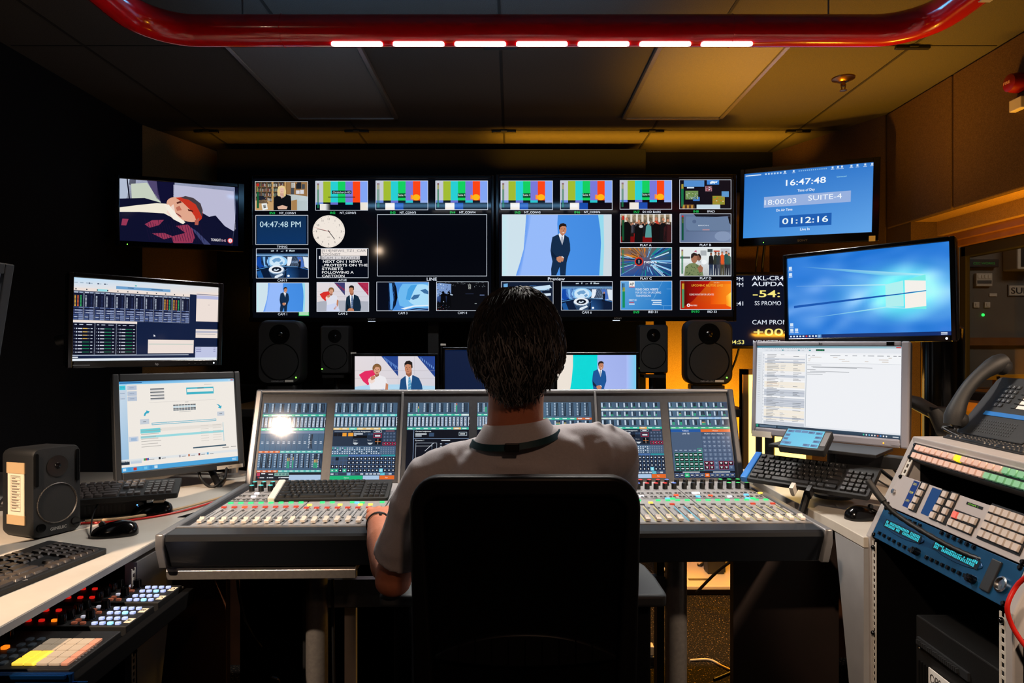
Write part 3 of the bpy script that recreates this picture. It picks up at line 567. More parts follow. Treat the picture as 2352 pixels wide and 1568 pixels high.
def tv_two(p):
    for i,(rc,a,b,s,w) in enumerate((((1150,414.5,1269.7,481.6),1189,1223,'NT_CONV5',37),((1287,414,1406.8,481.6),1326,1360,'NT_CONV6',37),((1423.8,413.3,1543.7,480.6),1462.6,1497,'S4 HD BARS',42))):
        tile(p,rc,bars,'Suite 4'); lab(p,a,487.3-i*.5,'IN%d'%(i+5),5.6,(30,200,90),13); lab(p,b,487-i*.5,s,5,WH,w)
    tile(p,(1560.7,412,1680,479.9),ipad); lab(p,1599,485,'IN8',5.6,(30,200,90),12); lab(p,1633.6,485,'IPAD',5,WH,17)
    tile(p,(1152.8,492,1405,633.5),presenter); lab(p,1278,640,'Preview',7.4,WH,39)
    tile(p,(1424.6,491,1543.7,557.6),crowd,'A'); lab(p,1483.5,562.5,'PLAY A',5.2,WH,26); tile(p,(1561.4,490,1680,557),car); lab(p,1620.6,562,'PLAY B',5.2,WH,26)
    tile(p,(1424.6,567.4,1543.7,634.7),news); lab(p,1484,639,'PLAY C',5.2,WH,26); tile(p,(1561.4,567,1680,634),crowd,'D'); lab(p,1621,638.6,'PLAY D',5.2,WH,26)
    tile(p,(1151,646,1271,713.4),cam5); lab(p,1211,718,'CAM 5',5.4,WH,21); tile(p,(1289,645.6,1407.3,712.4),studio); lab(p,1348,717,'CAM 6',5.4,WH,22)
    tile(p,(1425.3,644.6,1544,712),ap); lab(p,1462,716.5,'IN9',5.6,(30,200,90),13); lab(p,1499.6,716,'IRD 31',5.2,WH,21)
    tile(p,(1562,643.9,1680.5,711),reut); lab(p,1597.6,715,'IN10',5.6,(30,200,90),18); lab(p,1636,715.4,'IRD 33',5.2,WH,21)
def scr_ad(p):   # man asleep in a car
    p.win(0,0,100,100,100,56); p.r(0,0,100,56,(16,16,40)); p.g(0,0,100,56,(190,196,220),(150,160,196),(20,24,56),(16,18,44),4); p.up()
    p.poly([(9,4),(22,2),(34,20),(30,24),(10,24)],(196,206,190)).poly([(44,2),(96,4),(98,40),(94,44),(44,22)],(186,186,212)).poly([(30,0),(45,0),(44,22),(36,26),(31,12)],(16,16,50)).poly([(22,0),(30,0),(33,18),(30,16)],(80,70,110)).poly([(0,0),(8,0),(6,16),(0,26)],(178,188,208)).poly([(97,0),(100,0),(100,56),(95,56),(98,24)],(10,12,34)); p.up()
    for a in range(8): p.ln(6+.3*a,3*a,6.3+.3*a-(a>5)*1.4,3*a+3,1,(16,18,34))
    p.poly([(0,18),(20,16),(36,20),(48,30),(60,34),(80,28),(92,42),(92,56),(0,56)],(14,16,44)); p.poly([(68,26),(96,42),(94,56),(70,56),(60,40)],(16,18,46)); p.up()
    p.poly([(0,26),(14,23),(30,20),(38,20),(46,26),(54,34),(50,36),(36,29),(16,29),(0,30)],(240,232,214)); p.poly([(58,40),(64,44),(76,56),(70,56)],(60,66,110)); p.up()
    for pts in ([(2,36),(7,36),(5,42),(1,42)],[(20,40),(26,36),(36,35),(32,40),(24,43)],[(26,48),(36,47),(44,50),(36,53)],[(46,40),(56,38),(60,42),(62,50),(54,46)],[(42,50),(54,46),(62,50),(60,55),(44,56)]):
        p.poly(pts,(150,54,84))
    p.up()
    for i in range(22): p.ln(20+i*2.2,35+(i%5),24+i*2.2,54,.35,(26,18,50))
    p.el(53,24.4,16,9.4,(224,166,140),30,0,360,28); p.up()
    p.poly([(46,14),(52,12.5),(60,14),(66,19),(69,25),(68,32),(64,36),(62,30),(58,24),(52,18)],(196,52,34)); p.poly([(44,20),(40,24),(38,28),(44,34),(52,36),(46,30)],(240,214,200)); p.up()
    p.poly([(50,13.6),(54,11.6),(61,13),(67,17.6),(69,24),(68,30),(66.4,26),(63,19),(57,15)],(70,60,66)); p.poly([(46.6,18),(50,16.6),(51,18),(47,19.6)],(90,40,34)).poly([(56,23.6),(60,24.6),(61,26),(56.6,25.4)],(80,26,22)).poly([(46,23),(49,21),(51,25),(47,26)],(190,110,90)).poly([(46,27.6),(50,30),(51,32),(46.6,29)],(120,50,54)).poly([(62,34),(66,31),(65,38),(62,38)],(176,90,76))
    p.poly([(36,21),(40,20.6),(48,31),(54,36),(52,38),(44,34)],(244,236,222)); p.up(); p.t('TONIGHT',76,52.4,2.6,(245,240,245),8.6,'l',True).t('8.45',85.2,52.4,2.2,(220,180,200),4).el(93,51.2,2.4,2.6,(230,60,50),16); p.up(); p.el(93,51.2,1.7,1.9,(230,225,240),16); p.up(); p.t('1',93,52.2,2.2,(180,30,40),None,'c',True)
def scr_hpleft(p):   # receiver monitoring software, 1000 x 563 units
    PK=(236,222,214)
    p.win(0,0,100,100,1000,563); p.r(0,0,1000,563,(12,28,62)); p.up(); p.g(0,0,1000,66,(190,222,246),(225,222,222),PK,(225,226,230),3); p.r(0,66,780,20,PK); p.r(0,548,1000,15,(225,232,240)); p.up()
    for x in (6,40,76,96,150,190): p.r(x,30,20,5,(150,170,190))
    for x in (92,146,188): p.r(x,28,9,9,(20,30,70))
    p.r(388,26,12,8,(40,180,170)).r(265,40,370,20,(110,160,205)); p.up(); p.r(340,46,40,5,(40,80,120)).r(500,46,80,5,(40,80,120)).r(146,68,66,16,(150,220,230)); p.up()
    for i in range(12):
        x=i*65; p.r(x+12,72,8,8,(50,60,70)); p.r(x+1,90,62,196,(16,22,48)); p.box_(x+1,90,62,196,1.6,(190,200,225))
    p.up()
    for i in range(12):
        x=i*65; hot=i in (0,9,10)
        p.r(x+5,94,26,7,(190,200,220)).r(x+36,94,22,7,(160,175,205))
        for k in range(9):
            for c in range(3):
                if c==1 and not hot: continue
                col=(196,206,226) if not hot else ((240,110,50) if c==1 else (245,190,70))
                if not hot and c==2: col=(40,52,92)
                if hot and c==2: col=(60,200,110)
                p.r(x+8+c*17,118+k*8.6,9,4.4,col)
        for yy,h in ((196,6),(212,13),(229,13),(246,9),(258,10),(272,10)):
            p.r(x+4,yy,26 if h<12 else 56,h,(64,82,130) if h<12 else (54,66,110)); p.r(x+34,yy,26,h,(120,136,180))
        for yy in (216,233): p.r(x+12,yy,44,4.6,(210,218,235))
        p.r(x+8,262,20,4,(230,235,245))
    p.up(); p.r(0,286,408,16,PK)
    for i in range(3):
        x=i*136+1; p.r(x,302,134,222,(10,14,36)); p.box_(x,302,134,222,1.6,(196,206,228))
    p.up()
    for i in range(3):
        x=i*136
        for a,w in ((12,14),(40,24),(84,34)): p.r(x+a,313,w,5,(190,200,220))
        for k in range(8):
            y=340+k*23; p.r(x+10,y,3,5,(180,190,210)).r(x+20,y-1,8,8,(190,200,220)).r(x+33,y,26,6,(215,220,235)).r(x+110,y,12,5,(200,210,225)); p.r(x+62,y+1,42,3,(40,170,110) if (i or k>3) else (170,180,190))
            if i==0 and k<4: p.r(x+62,y,28,5,(240,190,60))
    p.up(); p.r(485,414,332,100,PK); p.r(830,44,170,226,PK).r(830,330,170,66,PK).r(830,466,170,82,(190,196,226)); p.up()
    p.r(490,444,322,4,(150,190,180)).r(830,70,170,26,(180,184,220)).r(830,60,170,4,(70,80,120)).r(830,342,170,16,(180,180,196)).r(836,366,150,3,(150,150,160)).r(920,140,14,3,(170,160,160)).r(0,524,780,4,(200,210,228)).r(0,535,36,8,(225,230,240))
    p.poly([(523,376),(523,392),(528,388),(532,394),(535,392),(531,386),(536,385)],(240,240,245)); p.up()
    for k in range(3): p.r(836,472+k*13,40,5,(120,124,170)).r(972,472+k*13,16,4,(120,124,170))
def scr_lowleft(p):   # licence manager, 1000 x 800
    p.win(0,0,100,100,1000,800); p.r(0,0,1000,800,(238,232,224)); p.up(); p.g(0,0,1000,26,(60,150,215),(150,200,235),(170,215,240),(110,190,235),3); p.g(0,26,62,690,(205,220,232),(196,214,230),(150,190,220),(150,190,225),3); p.r(0,758,1000,42,(70,160,215)); p.up()
    p.r(6,8,180,8,(30,90,150)).r(946,6,18,12,(190,215,235)).r(970,6,26,12,(190,90,90)).r(4,34,48,40,(60,196,214)).r(4,84,48,38,(196,208,222)).r(4,128,48,34,(196,208,222))
    for y in (36,88,134): p.r(66,y,76,42,(182,194,212)); p.r(84,y+18,36,6,(120,134,160))
    for y in (48,98,146): p.r(10,y+4,36,4,(60,110,150))
    for k in range(4): p.r(252,70+k*29,116,10,(90,96,104)); p.r(252,82+k*29,116,7,(196,196,200))
    p.r(560,72,246,66,(60,176,196)); p.r(720,46,70,4,(180,180,178)); p.up(); p.r(566,86,234,30,(236,234,226)).r(660,78,56,7,(40,90,110))
    p.r(240,196,580,2.4,(205,200,196)); 
    for k in range(8): p.r(440+k*25,228,22,10,(70,78,84)); p.r(440+k*25,240,22,18,(196,214,222)); p.r(440+k*25,260,22,10,(80,88,96)); p.r(440+k*25,272,22,12,(120,130,138))
    p.r(490,294,104,4,(190,188,184)).r(544,206,30,4,(170,170,170))
    for (x,y,m) in ((190,270,1),(830,246,-1)):
        p.poly([(x,y+44),(x+8,y+20),(x+24,y+6),(x+22,y-4),(x+52,y+8),(x+34,y+30),(x+32,y+20),(x+20,y+30),(x+14,y+46)] if m>0 else [(x-6,y-6),(x+16,y),(x+34,y+16),(x+44,y+12),(x+36,y+42),(x+8,y+30),(x+20,y+24),(x+10,y+8)],(50,168,196))
    p.r(160,344,74,46,(196,204,214)).r(828,316,66,40,(196,204,214)).r(184,364,26,7,(60,70,80)).r(848,332,26,6,(90,100,110)); p.r(254,382,562,20,(70,170,196)); p.up(); p.r(258,387,554,10,(238,232,226)); p.r(330,388,110,5,(90,180,200)).r(640,386,40,4,(90,180,200))
    p.r(160,432,164,40,(110,204,212)).r(324,432,550,30,(228,222,214)).r(160,496,716,20,(150,214,220)); p.r(66,494,76,44,(196,206,222)).r(876,420,4,180,(130,190,210)); p.up()
    for y in (448,478,502,520,542,566,590): p.r(164,y,120+(y%50),4,(160,156,152)); p.r(672,y-10,70,3,(190,186,180)); p.r(780,y-10,78,3,(190,186,180))
    for y in (506,516,526): p.r(82,y,46,4,(90,150,200))
    p.r(596,634,300,12,(50,80,100)).r(0,690,1000,22,(222,226,228)); p.r(2,702,64,34,(24,44,60)); p.r(72,702,90,30,(190,204,220)); p.up()
    for x,c in ((178,(60,160,90)),(192,(180,60,60)),(204,(60,90,180)),(300,(30,40,50)),(470,(170,170,180)),(550,(190,120,90)),(640,(120,40,40)),(716,(90,160,200))): p.r(x,694,16,20,c); p.r(x+26,706,34,5,(120,126,134))
    for k,c in enumerate(((190,220,240),(60,150,210),(190,50,40),(70,170,220),(110,190,230),(60,140,200),(200,225,240))): p.r(10+k*42,766,26,24,c)
    p.r(944,772,40,6,(190,225,245)).r(944,784,40,6,(190,225,245)).r(860,660,60,5,(110,110,110)).r(940,658,50,5,(110,110,110))
def scr_clock(p):   # on air clock
    p.win(0,0,100,100,1000,563); p.g(0,0,1000,563,(36,112,196),(44,120,204),(96,164,232),(60,140,220),6); p.up()
    p.r(8,14,130,8,(220,236,250)); 
    for k in range(6): p.r(170+k*24,10,14,14,(180,210,240))
    for k in range(14): p.r(440+k*16,10,9,11,(130,180,225))
    for x in (330,400,700,740,770,840,884,940,990): p.r(x-6,4,14,16,(205,226,246)); p.r(x-12,24,26,5,(180,206,236))
    p.t('Connected',770,98,12,(170,235,240),72,'c')
    for s,cx,by,h,w in (('16:47:48',497,132,52,312),): p.t(s,cx,by,h,(240,248,255),w,'c',True)
    p.t('Time of Day',502,190,22,(235,244,252),136,'c',True); p.r(166,214,676,92,(150,176,222)); p.r(296,386,406,100,(22,92,176)); p.up()
    p.t('18:00:03',172,285,46,(238,244,252),255,'l').t('SUITE-4',520,272,44,(238,244,252),255,'l'); p.t('On Air Time',332,346,22,(240,246,252),132,'c',True)
    p.t('01:12:16',498,458,52,(232,246,248),358,'c',True); p.t('Live In',500,520,22,(235,244,252),74,'c',True)
def scr_prompt(p):
    p.win(0,0,100,100,1000,600); p.r(0,0,1000,600,(4,14,34)); p.up()
    Y=(246,232,130)
    for s,x,y,h,w,c in (('AKL-CR4',442,42,38,236,WH),('AUPDATE',442,92,38,312,WH),('-54:12',450,186,60,340,Y),('SS PROMO',464,256,37,196,WH),('CAM PROMO',446,420,40,306,WH),('+00:05',456,515,62,390,Y),('NEWSTZ1_CAM',452,590,36,330,WH)): p.t(s,x,y,h,c,w,'l',True)
    for s,x,y,c in (('4:46 PM',379,50,WH),('4:47 PM',379,98,WH),('05:41',379,258,WH),('04:53',386,588,Y)): p.t(s,x,y,36,c,None,'r',True)
def scr_win(p):
    p.win(0,0,100,100,1000,580); n=44
    def col(x,y):
        d=math.hypot((x-.74)/.5,(y-.52)/.42); k=max(0,1-d); w=.5+.5*math.sin(9*x+4*math.sin(5*y+x*6))*math.sin(7*y-5*x); h=max(0,1-abs(y-.55)/.5)
        k2=max(0,1-math.hypot((x-.76)/.26,(y-.53)/.36)); r=40+80*k+84*w*h+80*k2; g_=122+90*k+54*w*h+90*k2; b=216+36*k+28*w*h+30*k2; q=max(0,1-math.hypot((x-.73)/.25,(y-.535)/.40)); q=q*q*(3-2*q); r+=(70-r)*.85*q; g_+=(236-g_)*.9*q; b+=(240-b)*.85*q; c=math.sin(13*x+3*math.sin(9*y))*math.sin(11*y+2.5*math.sin(7*x+1))+.6*math.sin(23*x-9*y)*math.sin(17*y+5*x); r+=12*c*(.4+w); g_+=8*c*(.4+w); b+=5*c
        return (min(250,r),min(250,g_),min(252,b))
    for i in range(n):
        for j in range(n):
            q=[(i/n,j/n),((i+1)/n,j/n),((i+1)/n,(j+1)/n),(i/n,(j+1)/n)]
            p.quadg([(u*1000,v*560) for u,v in q],[col(u,v) for u,v in q])
    p.up()
    # light beams from the lit window
    for pts,cs in (([(60,60),(870,190),(868,197),(640,180)],[(50,128,214),(170,240,248),(170,240,250),(110,205,240)]),
                   ([(60,203),(638,236),(638,244),(60,207)],[(90,150,225),(190,240,248),(170,236,246),(90,150,225)]),
                   ([(60,448),(638,384),(870,412),(640,394)],[(70,140,220),(190,240,248),(190,240,248),(120,226,240)])):
        p.quadg(pts,cs)
    p.up(); p.poly([(40,345),(640,306),(870,293),(870,297),(640,316),(40,362)],(20,86,176)); p.up()
    for pts,c in (([(638,238),(742,220),(742,302),(638,308)],(176,240,240)),([(750,219),(868,232),(868,291),(750,300)],(244,240,234)),([(638,316),(742,311),(742,388),(638,386)],(176,238,238)),([(750,309),(868,299),(868,392),(750,402)],(246,240,232)),([(750,219),(868,192),(868,232)],(120,236,230)),([(750,402),(868,392),(868,412)],(120,236,230))): p.poly(pts,c)
    p.r(0,556,1000,24,(14,44,104)); p.up()
    for k in range(10): p.r(8+k*22,562,12,11,(220,234,248) if k not in (5,) else (220,70,60))
    p.r(200,557,26,22,(90,150,210)); 
    for x,y in ((10,60),(10,106),(10,470),(10,510),(44,510)): p.r(x,y,22,22,(210,230,250)); p.r(x-2,y+26,26,5,(220,234,248))
    p.r(944,561,34,5,(220,230,245)).r(944,570,34,5,(220,230,245))
def scr_hpgray(p):   # newsroom list, 1000 x 640
    random.seed(8); p.win(0,0,100,100,1000,640); p.r(0,0,1000,640,(238,240,244)); p.up(); p.g(0,0,1000,14,(40,110,130),(150,190,205),(160,200,210),(60,130,150),3); p.r(0,14,1000,34,(226,230,236)); p.r(0,48,42,560,(220,224,230)).r(44,58,328,540,(232,235,240)); p.g(0,612,1000,28,(20,40,60),(60,84,104),(40,60,80),(10,24,40),3).r(0,600,1000,12,(226,230,236)); p.up()
    p.r(906,3,60,8,(170,190,200)).r(966,3,30,8,(214,60,60)).r(440,22,60,14,(14,60,44)); p.up(); p.t('16:47:48',470,34,8,(40,190,120),46,'c')
    for k in range(30): p.r(40+k*12+(k%4)*5,18,7,3,(150,156,164)); p.r(60+k*10,30,5,5,(170,176,186))
    for x in (190,310,390): p.r(x,27,14,9,(40,130,140))
    y=64
    while y<590:
        h=random.choice([10,10,10,18,26]); c=random.choice([(196,202,212),(238,238,240),(245,245,246),(242,234,220),(186,192,204)])
        p.r(62,y,302,h,c); y+=h+2
    p.up(); y=66
    while y<590:
        p.r(80,y,40+random.random()*60,3.4,(130,134,142))
        if random.random()<.6: p.r(184,y,20+random.random()*20,3,(160,164,170))
        if random.random()<.5: p.r(278,y,30+random.random()*34,3,(110,116,124))
        y+=11.5
    p.box_(80,288,90,22,1.2,(220,150,100)).r(372,58,3,545,(150,160,172)).r(46,58,2,545,(170,176,186))
    for k in range(22): p.r(50,68+k*24,8,4,(180,184,192)); p.r(10,76+k*17,18,4,(190,196,204))
    p.r(376,60,620,64,(242,244,247)).r(376,124,620,1.6,(190,196,204)); p.up()
    for x,w in ((384,16),(414,20),(540,70),(640,18),(690,30),(760,14),(790,40),(850,40),(910,18),(950,20),(980,16)): p.r(x,66,w,4,(120,126,134))
    for y,ws in ((80,((400,80),(560,30),(920,20))),(94,((386,20),(600,40),(860,60))),(108,((386,14),(620,50),(770,24),(880,40)))):
        for x,w in ws: p.r(x,y,w,3,(190,170,150))
    for y,x,w in ((138,380,100),(152,410,410),(156,420,300),(174,380,60),(186,400,270),(194,380,130),(208,380,110)): p.r(x,y,w,3.4,(150,154,160))
    p.r(4,616,18,20,(40,140,120)); p.r(30,618,130,16,(90,110,130)).r(170,618,90,16,(60,84,104)); 
    for k,c in enumerate(((60,200,160),(220,230,240),(90,180,220),(225,225,225),(225,225,225),(200,90,60),(90,150,220),(225,225,225),(220,225,230))): p.el(770+k*18,627,5,6,c,10)
    p.r(952,624,36,6,(210,216,224))
def scr_grey(p): p.r(0,0,100,100,(150,148,152)); p.up(); p.r(0,0,100,8,(60,62,68)).r(0,92,100,8,(196,190,170)); p.up(); p.r(90,2.4,3,3,(220,220,225)).r(95,2.4,2,3,(220,220,225)).r(0,40,100,2,(120,118,122))
def scr_touch(p):
    p.win(0,0,100,100,140,100); p.g(0,0,140,100,(90,190,225),(96,196,228),(104,206,232),(84,180,222),3); p.up()
    for x,y in ((4,6),(30,4),(56,4),(82,6),(110,8),(2,30),(114,32),(0,52),(114,56),(14,76),(84,80),(112,80),(-2,74)): p.r(max(1,x),y,24 if x>3 else 18,15,(86,130,176)); 
    p.up()
    for x,y in ((6,11),(84,11),(112,13),(4,35),(116,37),(3,57),(116,61),(16,81),(86,85),(113,85)): p.r(x,y,14,3.5,(40,70,110)); p.r(x+2,y+5,9,2,(40,70,110))
# console touchscreens: 100 x 122 units
TQ=(56,196,160); OR=(224,104,36); SL=(62,84,108); LG=(170,196,224)
def meter_row(p,y,h,n,mode,seed):
    random.seed(seed); w=100/n
    for i in range(n):
        x=i*w
        for k in range(8): p.r(x+.8,y+1.4+k*(h-4)/8,2.4,1.1,(190,206,222))
        nb=random.choice([1,2,2,3]); 
        for b in range(nb): p.r(x+4.2+b*2.1,y+1,1.3,h-3,(8,12,22))
        lv=0
        if mode=='g' and random.random()<.75: lv=.15+random.random()*.5
        if mode=='s' and random.random()<.25: lv=.5+random.random()*.5
        if mode=='e': lv=.18
        if lv:
            for b in range(nb):
                hh=(h-3)*lv; p.up(); p.r(x+4.2+b*2.1,y+h-2-hh,1.3,hh,(40,180,120))
                if lv>.6: p.r(x+4.2+b*2.1,y+h-2-hh,1.3,(h-3)*.22,(240,150,70))
                if lv>.85: p.r(x+4.2+b*2.1,y+h-2-hh,1.3,(h-3)*.12,(214,50,50))
                p.up(-1)
        p.r(x+w-.3,y,.3,h,(44,62,84))
def dense_row(p,y,h,n,seed):
    random.seed(seed); w=100/n
    for i in range(n):
        x=i*w; p.r(x+3.4,y+.6,1.3,h-2,(8,12,22)); p.r(x+.6,y+.6,.9,h-2,(150,176,205)); p.up()
        for k in range(9): p.r(x+.4,y+1+k*(h-2.4)/9,1.7,1,(200,214,230)); p.r(x+4.9,y+1+k*(h-2.4)/9,random.choice([1.2,1.9]),1.1,(214,222,236))
        p.up(-1)
def strip(p,y,h,cols):
    w=100/len(cols)
    for i,c in enumerate(cols): p.r(i*w,y,w-.3,h,c)
    p.up()
    for i in range(len(cols)): p.r(i*w+w*.15,y+h*.3,w*.55,h*.36,(225,240,240))
    p.up(-1)
def assign(p,seed,left=True,head=True):
    random.seed(seed); p.r(0,44,100,26,(38,52,72)); p.r(30,44.4,48,24,(10,14,24)); p.r(78,44.4,22,24,(52,64,84)); p.up()
    for k,c in enumerate(((20,22,30),(20,22,30),(236,156,50),(240,160,50))): p.r(1+k*7+(k>2)*2,48.6,6.4 if k<3 else 8,5.4,c)
    p.r(2,45.4,26,1.6,(110,122,140)); p.t('Current Assignment',32,47.6,2,(232,236,242),27,'l',True); p.r(33,49.4,14,2,(200,206,214)).r(33,52.4,4,1.4,(200,206,214)).r(32,53,22,4,(4,6,12)); p.box_(64,44.8,13,3.4,.5,(200,210,220)); p.box_(64,50,13,6.6,.7,(190,40,70)); p.r(66.4,52.4,8.4,2.4,(220,220,226)).r(67,45.8,7,1.4,(220,220,226)); p.r(55,49.6,4,3,(52,74,104)).r(59.6,49.6,4,3,(52,74,104))
    p.t('Focus',33,61,1.5,(220,226,232),6).t('Fader',33,64,1.5,(220,226,232),5).t('Pan to',55,61,1.5,(220,226,232),6); p.poly([(32,64.6),(41,64.6),(38,67.4),(35,67.4)],(196,204,212)).poly([(55,64.6),(64,64.6),(61,67.4),(58,67.4)],(196,204,212)); p.r(67,58.4,9,8.6,(4,5,9)); p.up(); p.r(67,62.4,9,.6,(220,120,50)).r(71.2,58.4,.6,8.6,(210,200,190)); p.r(83,45.2,14,1.5,(150,96,110))
    for a in range(4):
        for b in range(3): p.r(79.5+a*5,48+b*5.2,4.2,4,(64,80,106)); p.r(81+a*5,49.4+b*5.2,1.2,1.4,(130,150,180))
        p.box_(79+a*5.2,63.6,5,5,.6,(190,40,80)); p.r(79.8+a*5.2,64.4,3.4,3.4,(6,8,14)); p.r(81+a*5.2,65.4,1.2,1.4,(235,235,240))
def padgrid(p,y0,seed):
    random.seed(seed)
    for j in range(4):
        for i in range(26):
            c=(214,224,236) if random.random()<.8 else (30,42,60)
            if i>19: c=(120,136,160)
            if j==0 and i<6 and random.random()<.5: c=(40,190,140)
            p.r(.6+i*3.8,y0+j*2.8,1.9,1.5,c)
    y=y0+12; p.r(0,y-.6,26,2.4,(40,140,140)).r(27,y-.6,50,2.4,(72,110,170)).r(78,y-.6,22,2.4,(40,150,160)); y+=2.6
    p.r(0,y,100,25,(60,86,122)); p.up()
    for j in range(4):
        for i in range(16):
            if i<4 and j<2 and not(i==1 and j==0): p.r(i*6.3+.6,y+.4+j*6,5.3,5,(60,76,98)); continue
            c=(12,18,32)
            if j==3 and i in (0,1,3): c=(40,176,130)
            if j==3 and i==12: c=(120,220,236)
            p.r(i*6.3+.5,y+.4+j*6,5.2,5.1,c)
    p.up()
    for j in range(4):
        for i in range(16):
            if i<4 and j<2: continue
            p.r(i*6.3+2.1,y+2+j*6,2,2,(214,222,234))
    p.up(-1); p.r(0,y+24.6,100,4,(48,62,84)); p.r(26,y+24.6,6,4,(150,190,228)).r(78,y+24.6,7,4,(110,214,232)); p.up()
    for x in (1,8,34,47,55,61,67,73,86,91): p.r(x,y+25.4,4.6,2.4,(190,200,214) if x%2 else (90,106,128))
    p.up(-1); p.r(0,y+29,51,6,(16,176,116)).r(51.4,y+29,25,6,LG).r(77,y+29,23,6,OR); p.up(); p.t('Options',26,y+33,1.9,(220,245,235),8,'c').t('Fdr',88,y+33,1.9,(250,235,220),4,'c'); p.up(-1)
def con_screen(p,k):
    p.win(0,0,100,100,100,122); p.clip=None; p.r(0,0,100,122,SL); p.g(0,0,100,122,(104,138,164),(84,112,140),(64,88,118),(80,112,146),3); p.up()
    G=[TQ]*8
    if k==0:
        meter_row(p,0,18,8,'x',1); strip(p,18.6,3.4,G); dense_row(p,23,18,16,2); strip(p,41,3.6,[(80,214,170)]*12); p.r(0,45.4,100,4,(110,130,160)); p.up(); p.t('Busses',50,48.6,2.2,(235,240,245),10,'c'); p.up(-1)
        for i in range(12): p.r(i*8.33,50,.4,26,(50,70,96)); p.r(i*8.33+2.4,62,3.4,1.2,(190,200,214)); p.r(i*8.33+2.4,64.4,3.4,1.2,(190,200,214))
        for b in range(9): p.r(76,50.6+b*2.6,1.8,1.1,(205,214,226))
        p.r(79,50.6,1.2,23,(8,12,22)).r(81,50.6,1.2,23,(8,12,22)); strip(p,76.6,3.4,[OR]*4+[(90,190,180)]*8); meter_row(p,80.6,25,12,'s',7); strip(p,106.6,3.2,[OR]*4+[(90,190,180)]*8)
        p.r(0,110,100,12,(20,26,38)); p.up(); p.r(51,114,49,8,LG).r(28,110.6,22,5,(90,130,130)); p.r(1,110.6,5,5,(190,60,90)).r(8,111,6,1.5,(220,225,230)).r(19,112,7,1.6,(225,230,235))
        for x,c in ((4,(220,60,60)),(18,(230,235,240)),(36,(230,235,240))): p.el(x,118,.9,.9,c,8); p.r(x+2,117.4,7 if x<30 else 14,1.3,(220,225,230))
        for i in range(4): p.box_(29+i*5.4,110.8,5,4.4,.5,(180,225,205))
    elif k in (1,4,5):
        if k==1: meter_row(p,0,18,8,'x',11); strip(p,18.6,3.4,[(90,210,200)]*8); dense_row(p,23,17,16,12); strip(p,40.6,3.2,[(240,200,120)]*2+[(110,220,190)]+[(240,200,120)]*3+[(110,220,190)]*2)
        elif k==4: meter_row(p,0,25,8,'x',13); strip(p,25.4,3.2,[TQ]*6+[OR]*2); meter_row(p,29,11,8,'g',14); strip(p,40.6,3.2,[TQ]*8)
        else:
            meter_row(p,0,11,8,'e',15); strip(p,11.4,2.6,[(214,220,214)]*8); meter_row(p,14.4,10.6,8,'g',16); strip(p,25.4,2.6,[(206,216,206)]*8); meter_row(p,28.4,11.6,8,'x',17); strip(p,40.6,3.2,[TQ]*5+[(240,180,90)]+[TQ]*2)
        assign(p,20+k); p.up(-1); padgrid(p,72,30+k)
    elif k in (2,3):
        meter_row(p,0,18,8,'s',21+k); strip(p,18.6,3,G[:7]+[(200,225,220)]); dense_row(p,23,17,16,22); strip(p,40.6,3.2,[TQ]*6+[(240,190,110)]+[TQ]); p.r(0,44.4,100,78,(8,12,24)); p.up()
        p.t('Current Assignment',14,47.6,2.1,(232,236,242),25,'l',True); p.r(14,50,18,2,(200,206,214)).r(14,53,10,2,(170,180,190)).r(36,49,8,6,(52,74,104)); p.box_(84,48,13,6,.5,(190,205,220)); p.r(86,50.4,8,1.4,(225,230,235)); p.r(11,58,89,.6,(150,176,215)).r(11,44.6,.6,77,(150,176,215))
        p.t('Dynamics 1',14,62,2,(225,230,238),14,'l',True).r(56,60.6,14,1.6,(200,206,214)); p.box_(15,65,34,32,.5,(180,190,205)); p.ln(15,70,42,70,.5,(225,230,240)).ln(30,78,44,65,.6,(225,230,240)).r(41,66,.5,20,(120,140,170))
        for b in range(5): p.r(54,66+b*4,3,1.4,(190,200,214)); p.r(62,66+b*4,12,1.2,(90,110,140))
        p.r(0,112,51,8,(16,176,116)).r(52,112,25,8,LG).r(78,112,22,8,OR)
    else:
        meter_row(p,0,11,8,'e',31); strip(p,11.2,2.8,[(222,224,218)]*8); meter_row(p,14.4,10.6,8,'g',32); strip(p,25.4,2.6,[(206,212,206)]*4+[(150,190,235)]*3+[(206,212,206)]); meter_row(p,28.4,11.6,8,'g',33); strip(p,41,3,[(60,200,130)]*8); p.r(88,1,12,9,(52,68,92)).r(88,29,12,11,(52,68,92)); p.up()
        p.r(0,45,50,4.4,(30,86,160)).r(50.4,45,49.6,4.4,OR); p.r(0,49.6,50,62,(72,92,120)).r(50.4,49.6,49.6,62,(62,80,108)); p.up(); p.t('Talkback',25,48.3,2.2,(230,238,246),11,'c',True).t('Monitor',75,48.3,2.2,(250,235,215),9,'c').t('LIVE TB',25,53,2.3,(225,232,240),12,'c',True).t('MON1 CRLS  PRESEL 4',73,53.2,2.1,(235,238,242),34,'c',True)
        for j in range(8):
            for i in range(6):
                x=51.4+i*8; y=56+j*6.7; hot=j>5 and i in (0,1,3,4)or(j==6 and i==5); p.r(x,y,7,5.7,(10,12,20) if hot else (78,98,128)); 
                if hot: p.box_(x-.3,y-.3,7.6,6.3,.5,(190,50,90))
                p.up(); p.r(x+1.6,y+1.4,3.8,1,(225,228,234) if hot else (140,156,180)); p.r(x+2.4,y+3,2.4,1,(225,228,234) if hot else (140,156,180)); p.up(-1)
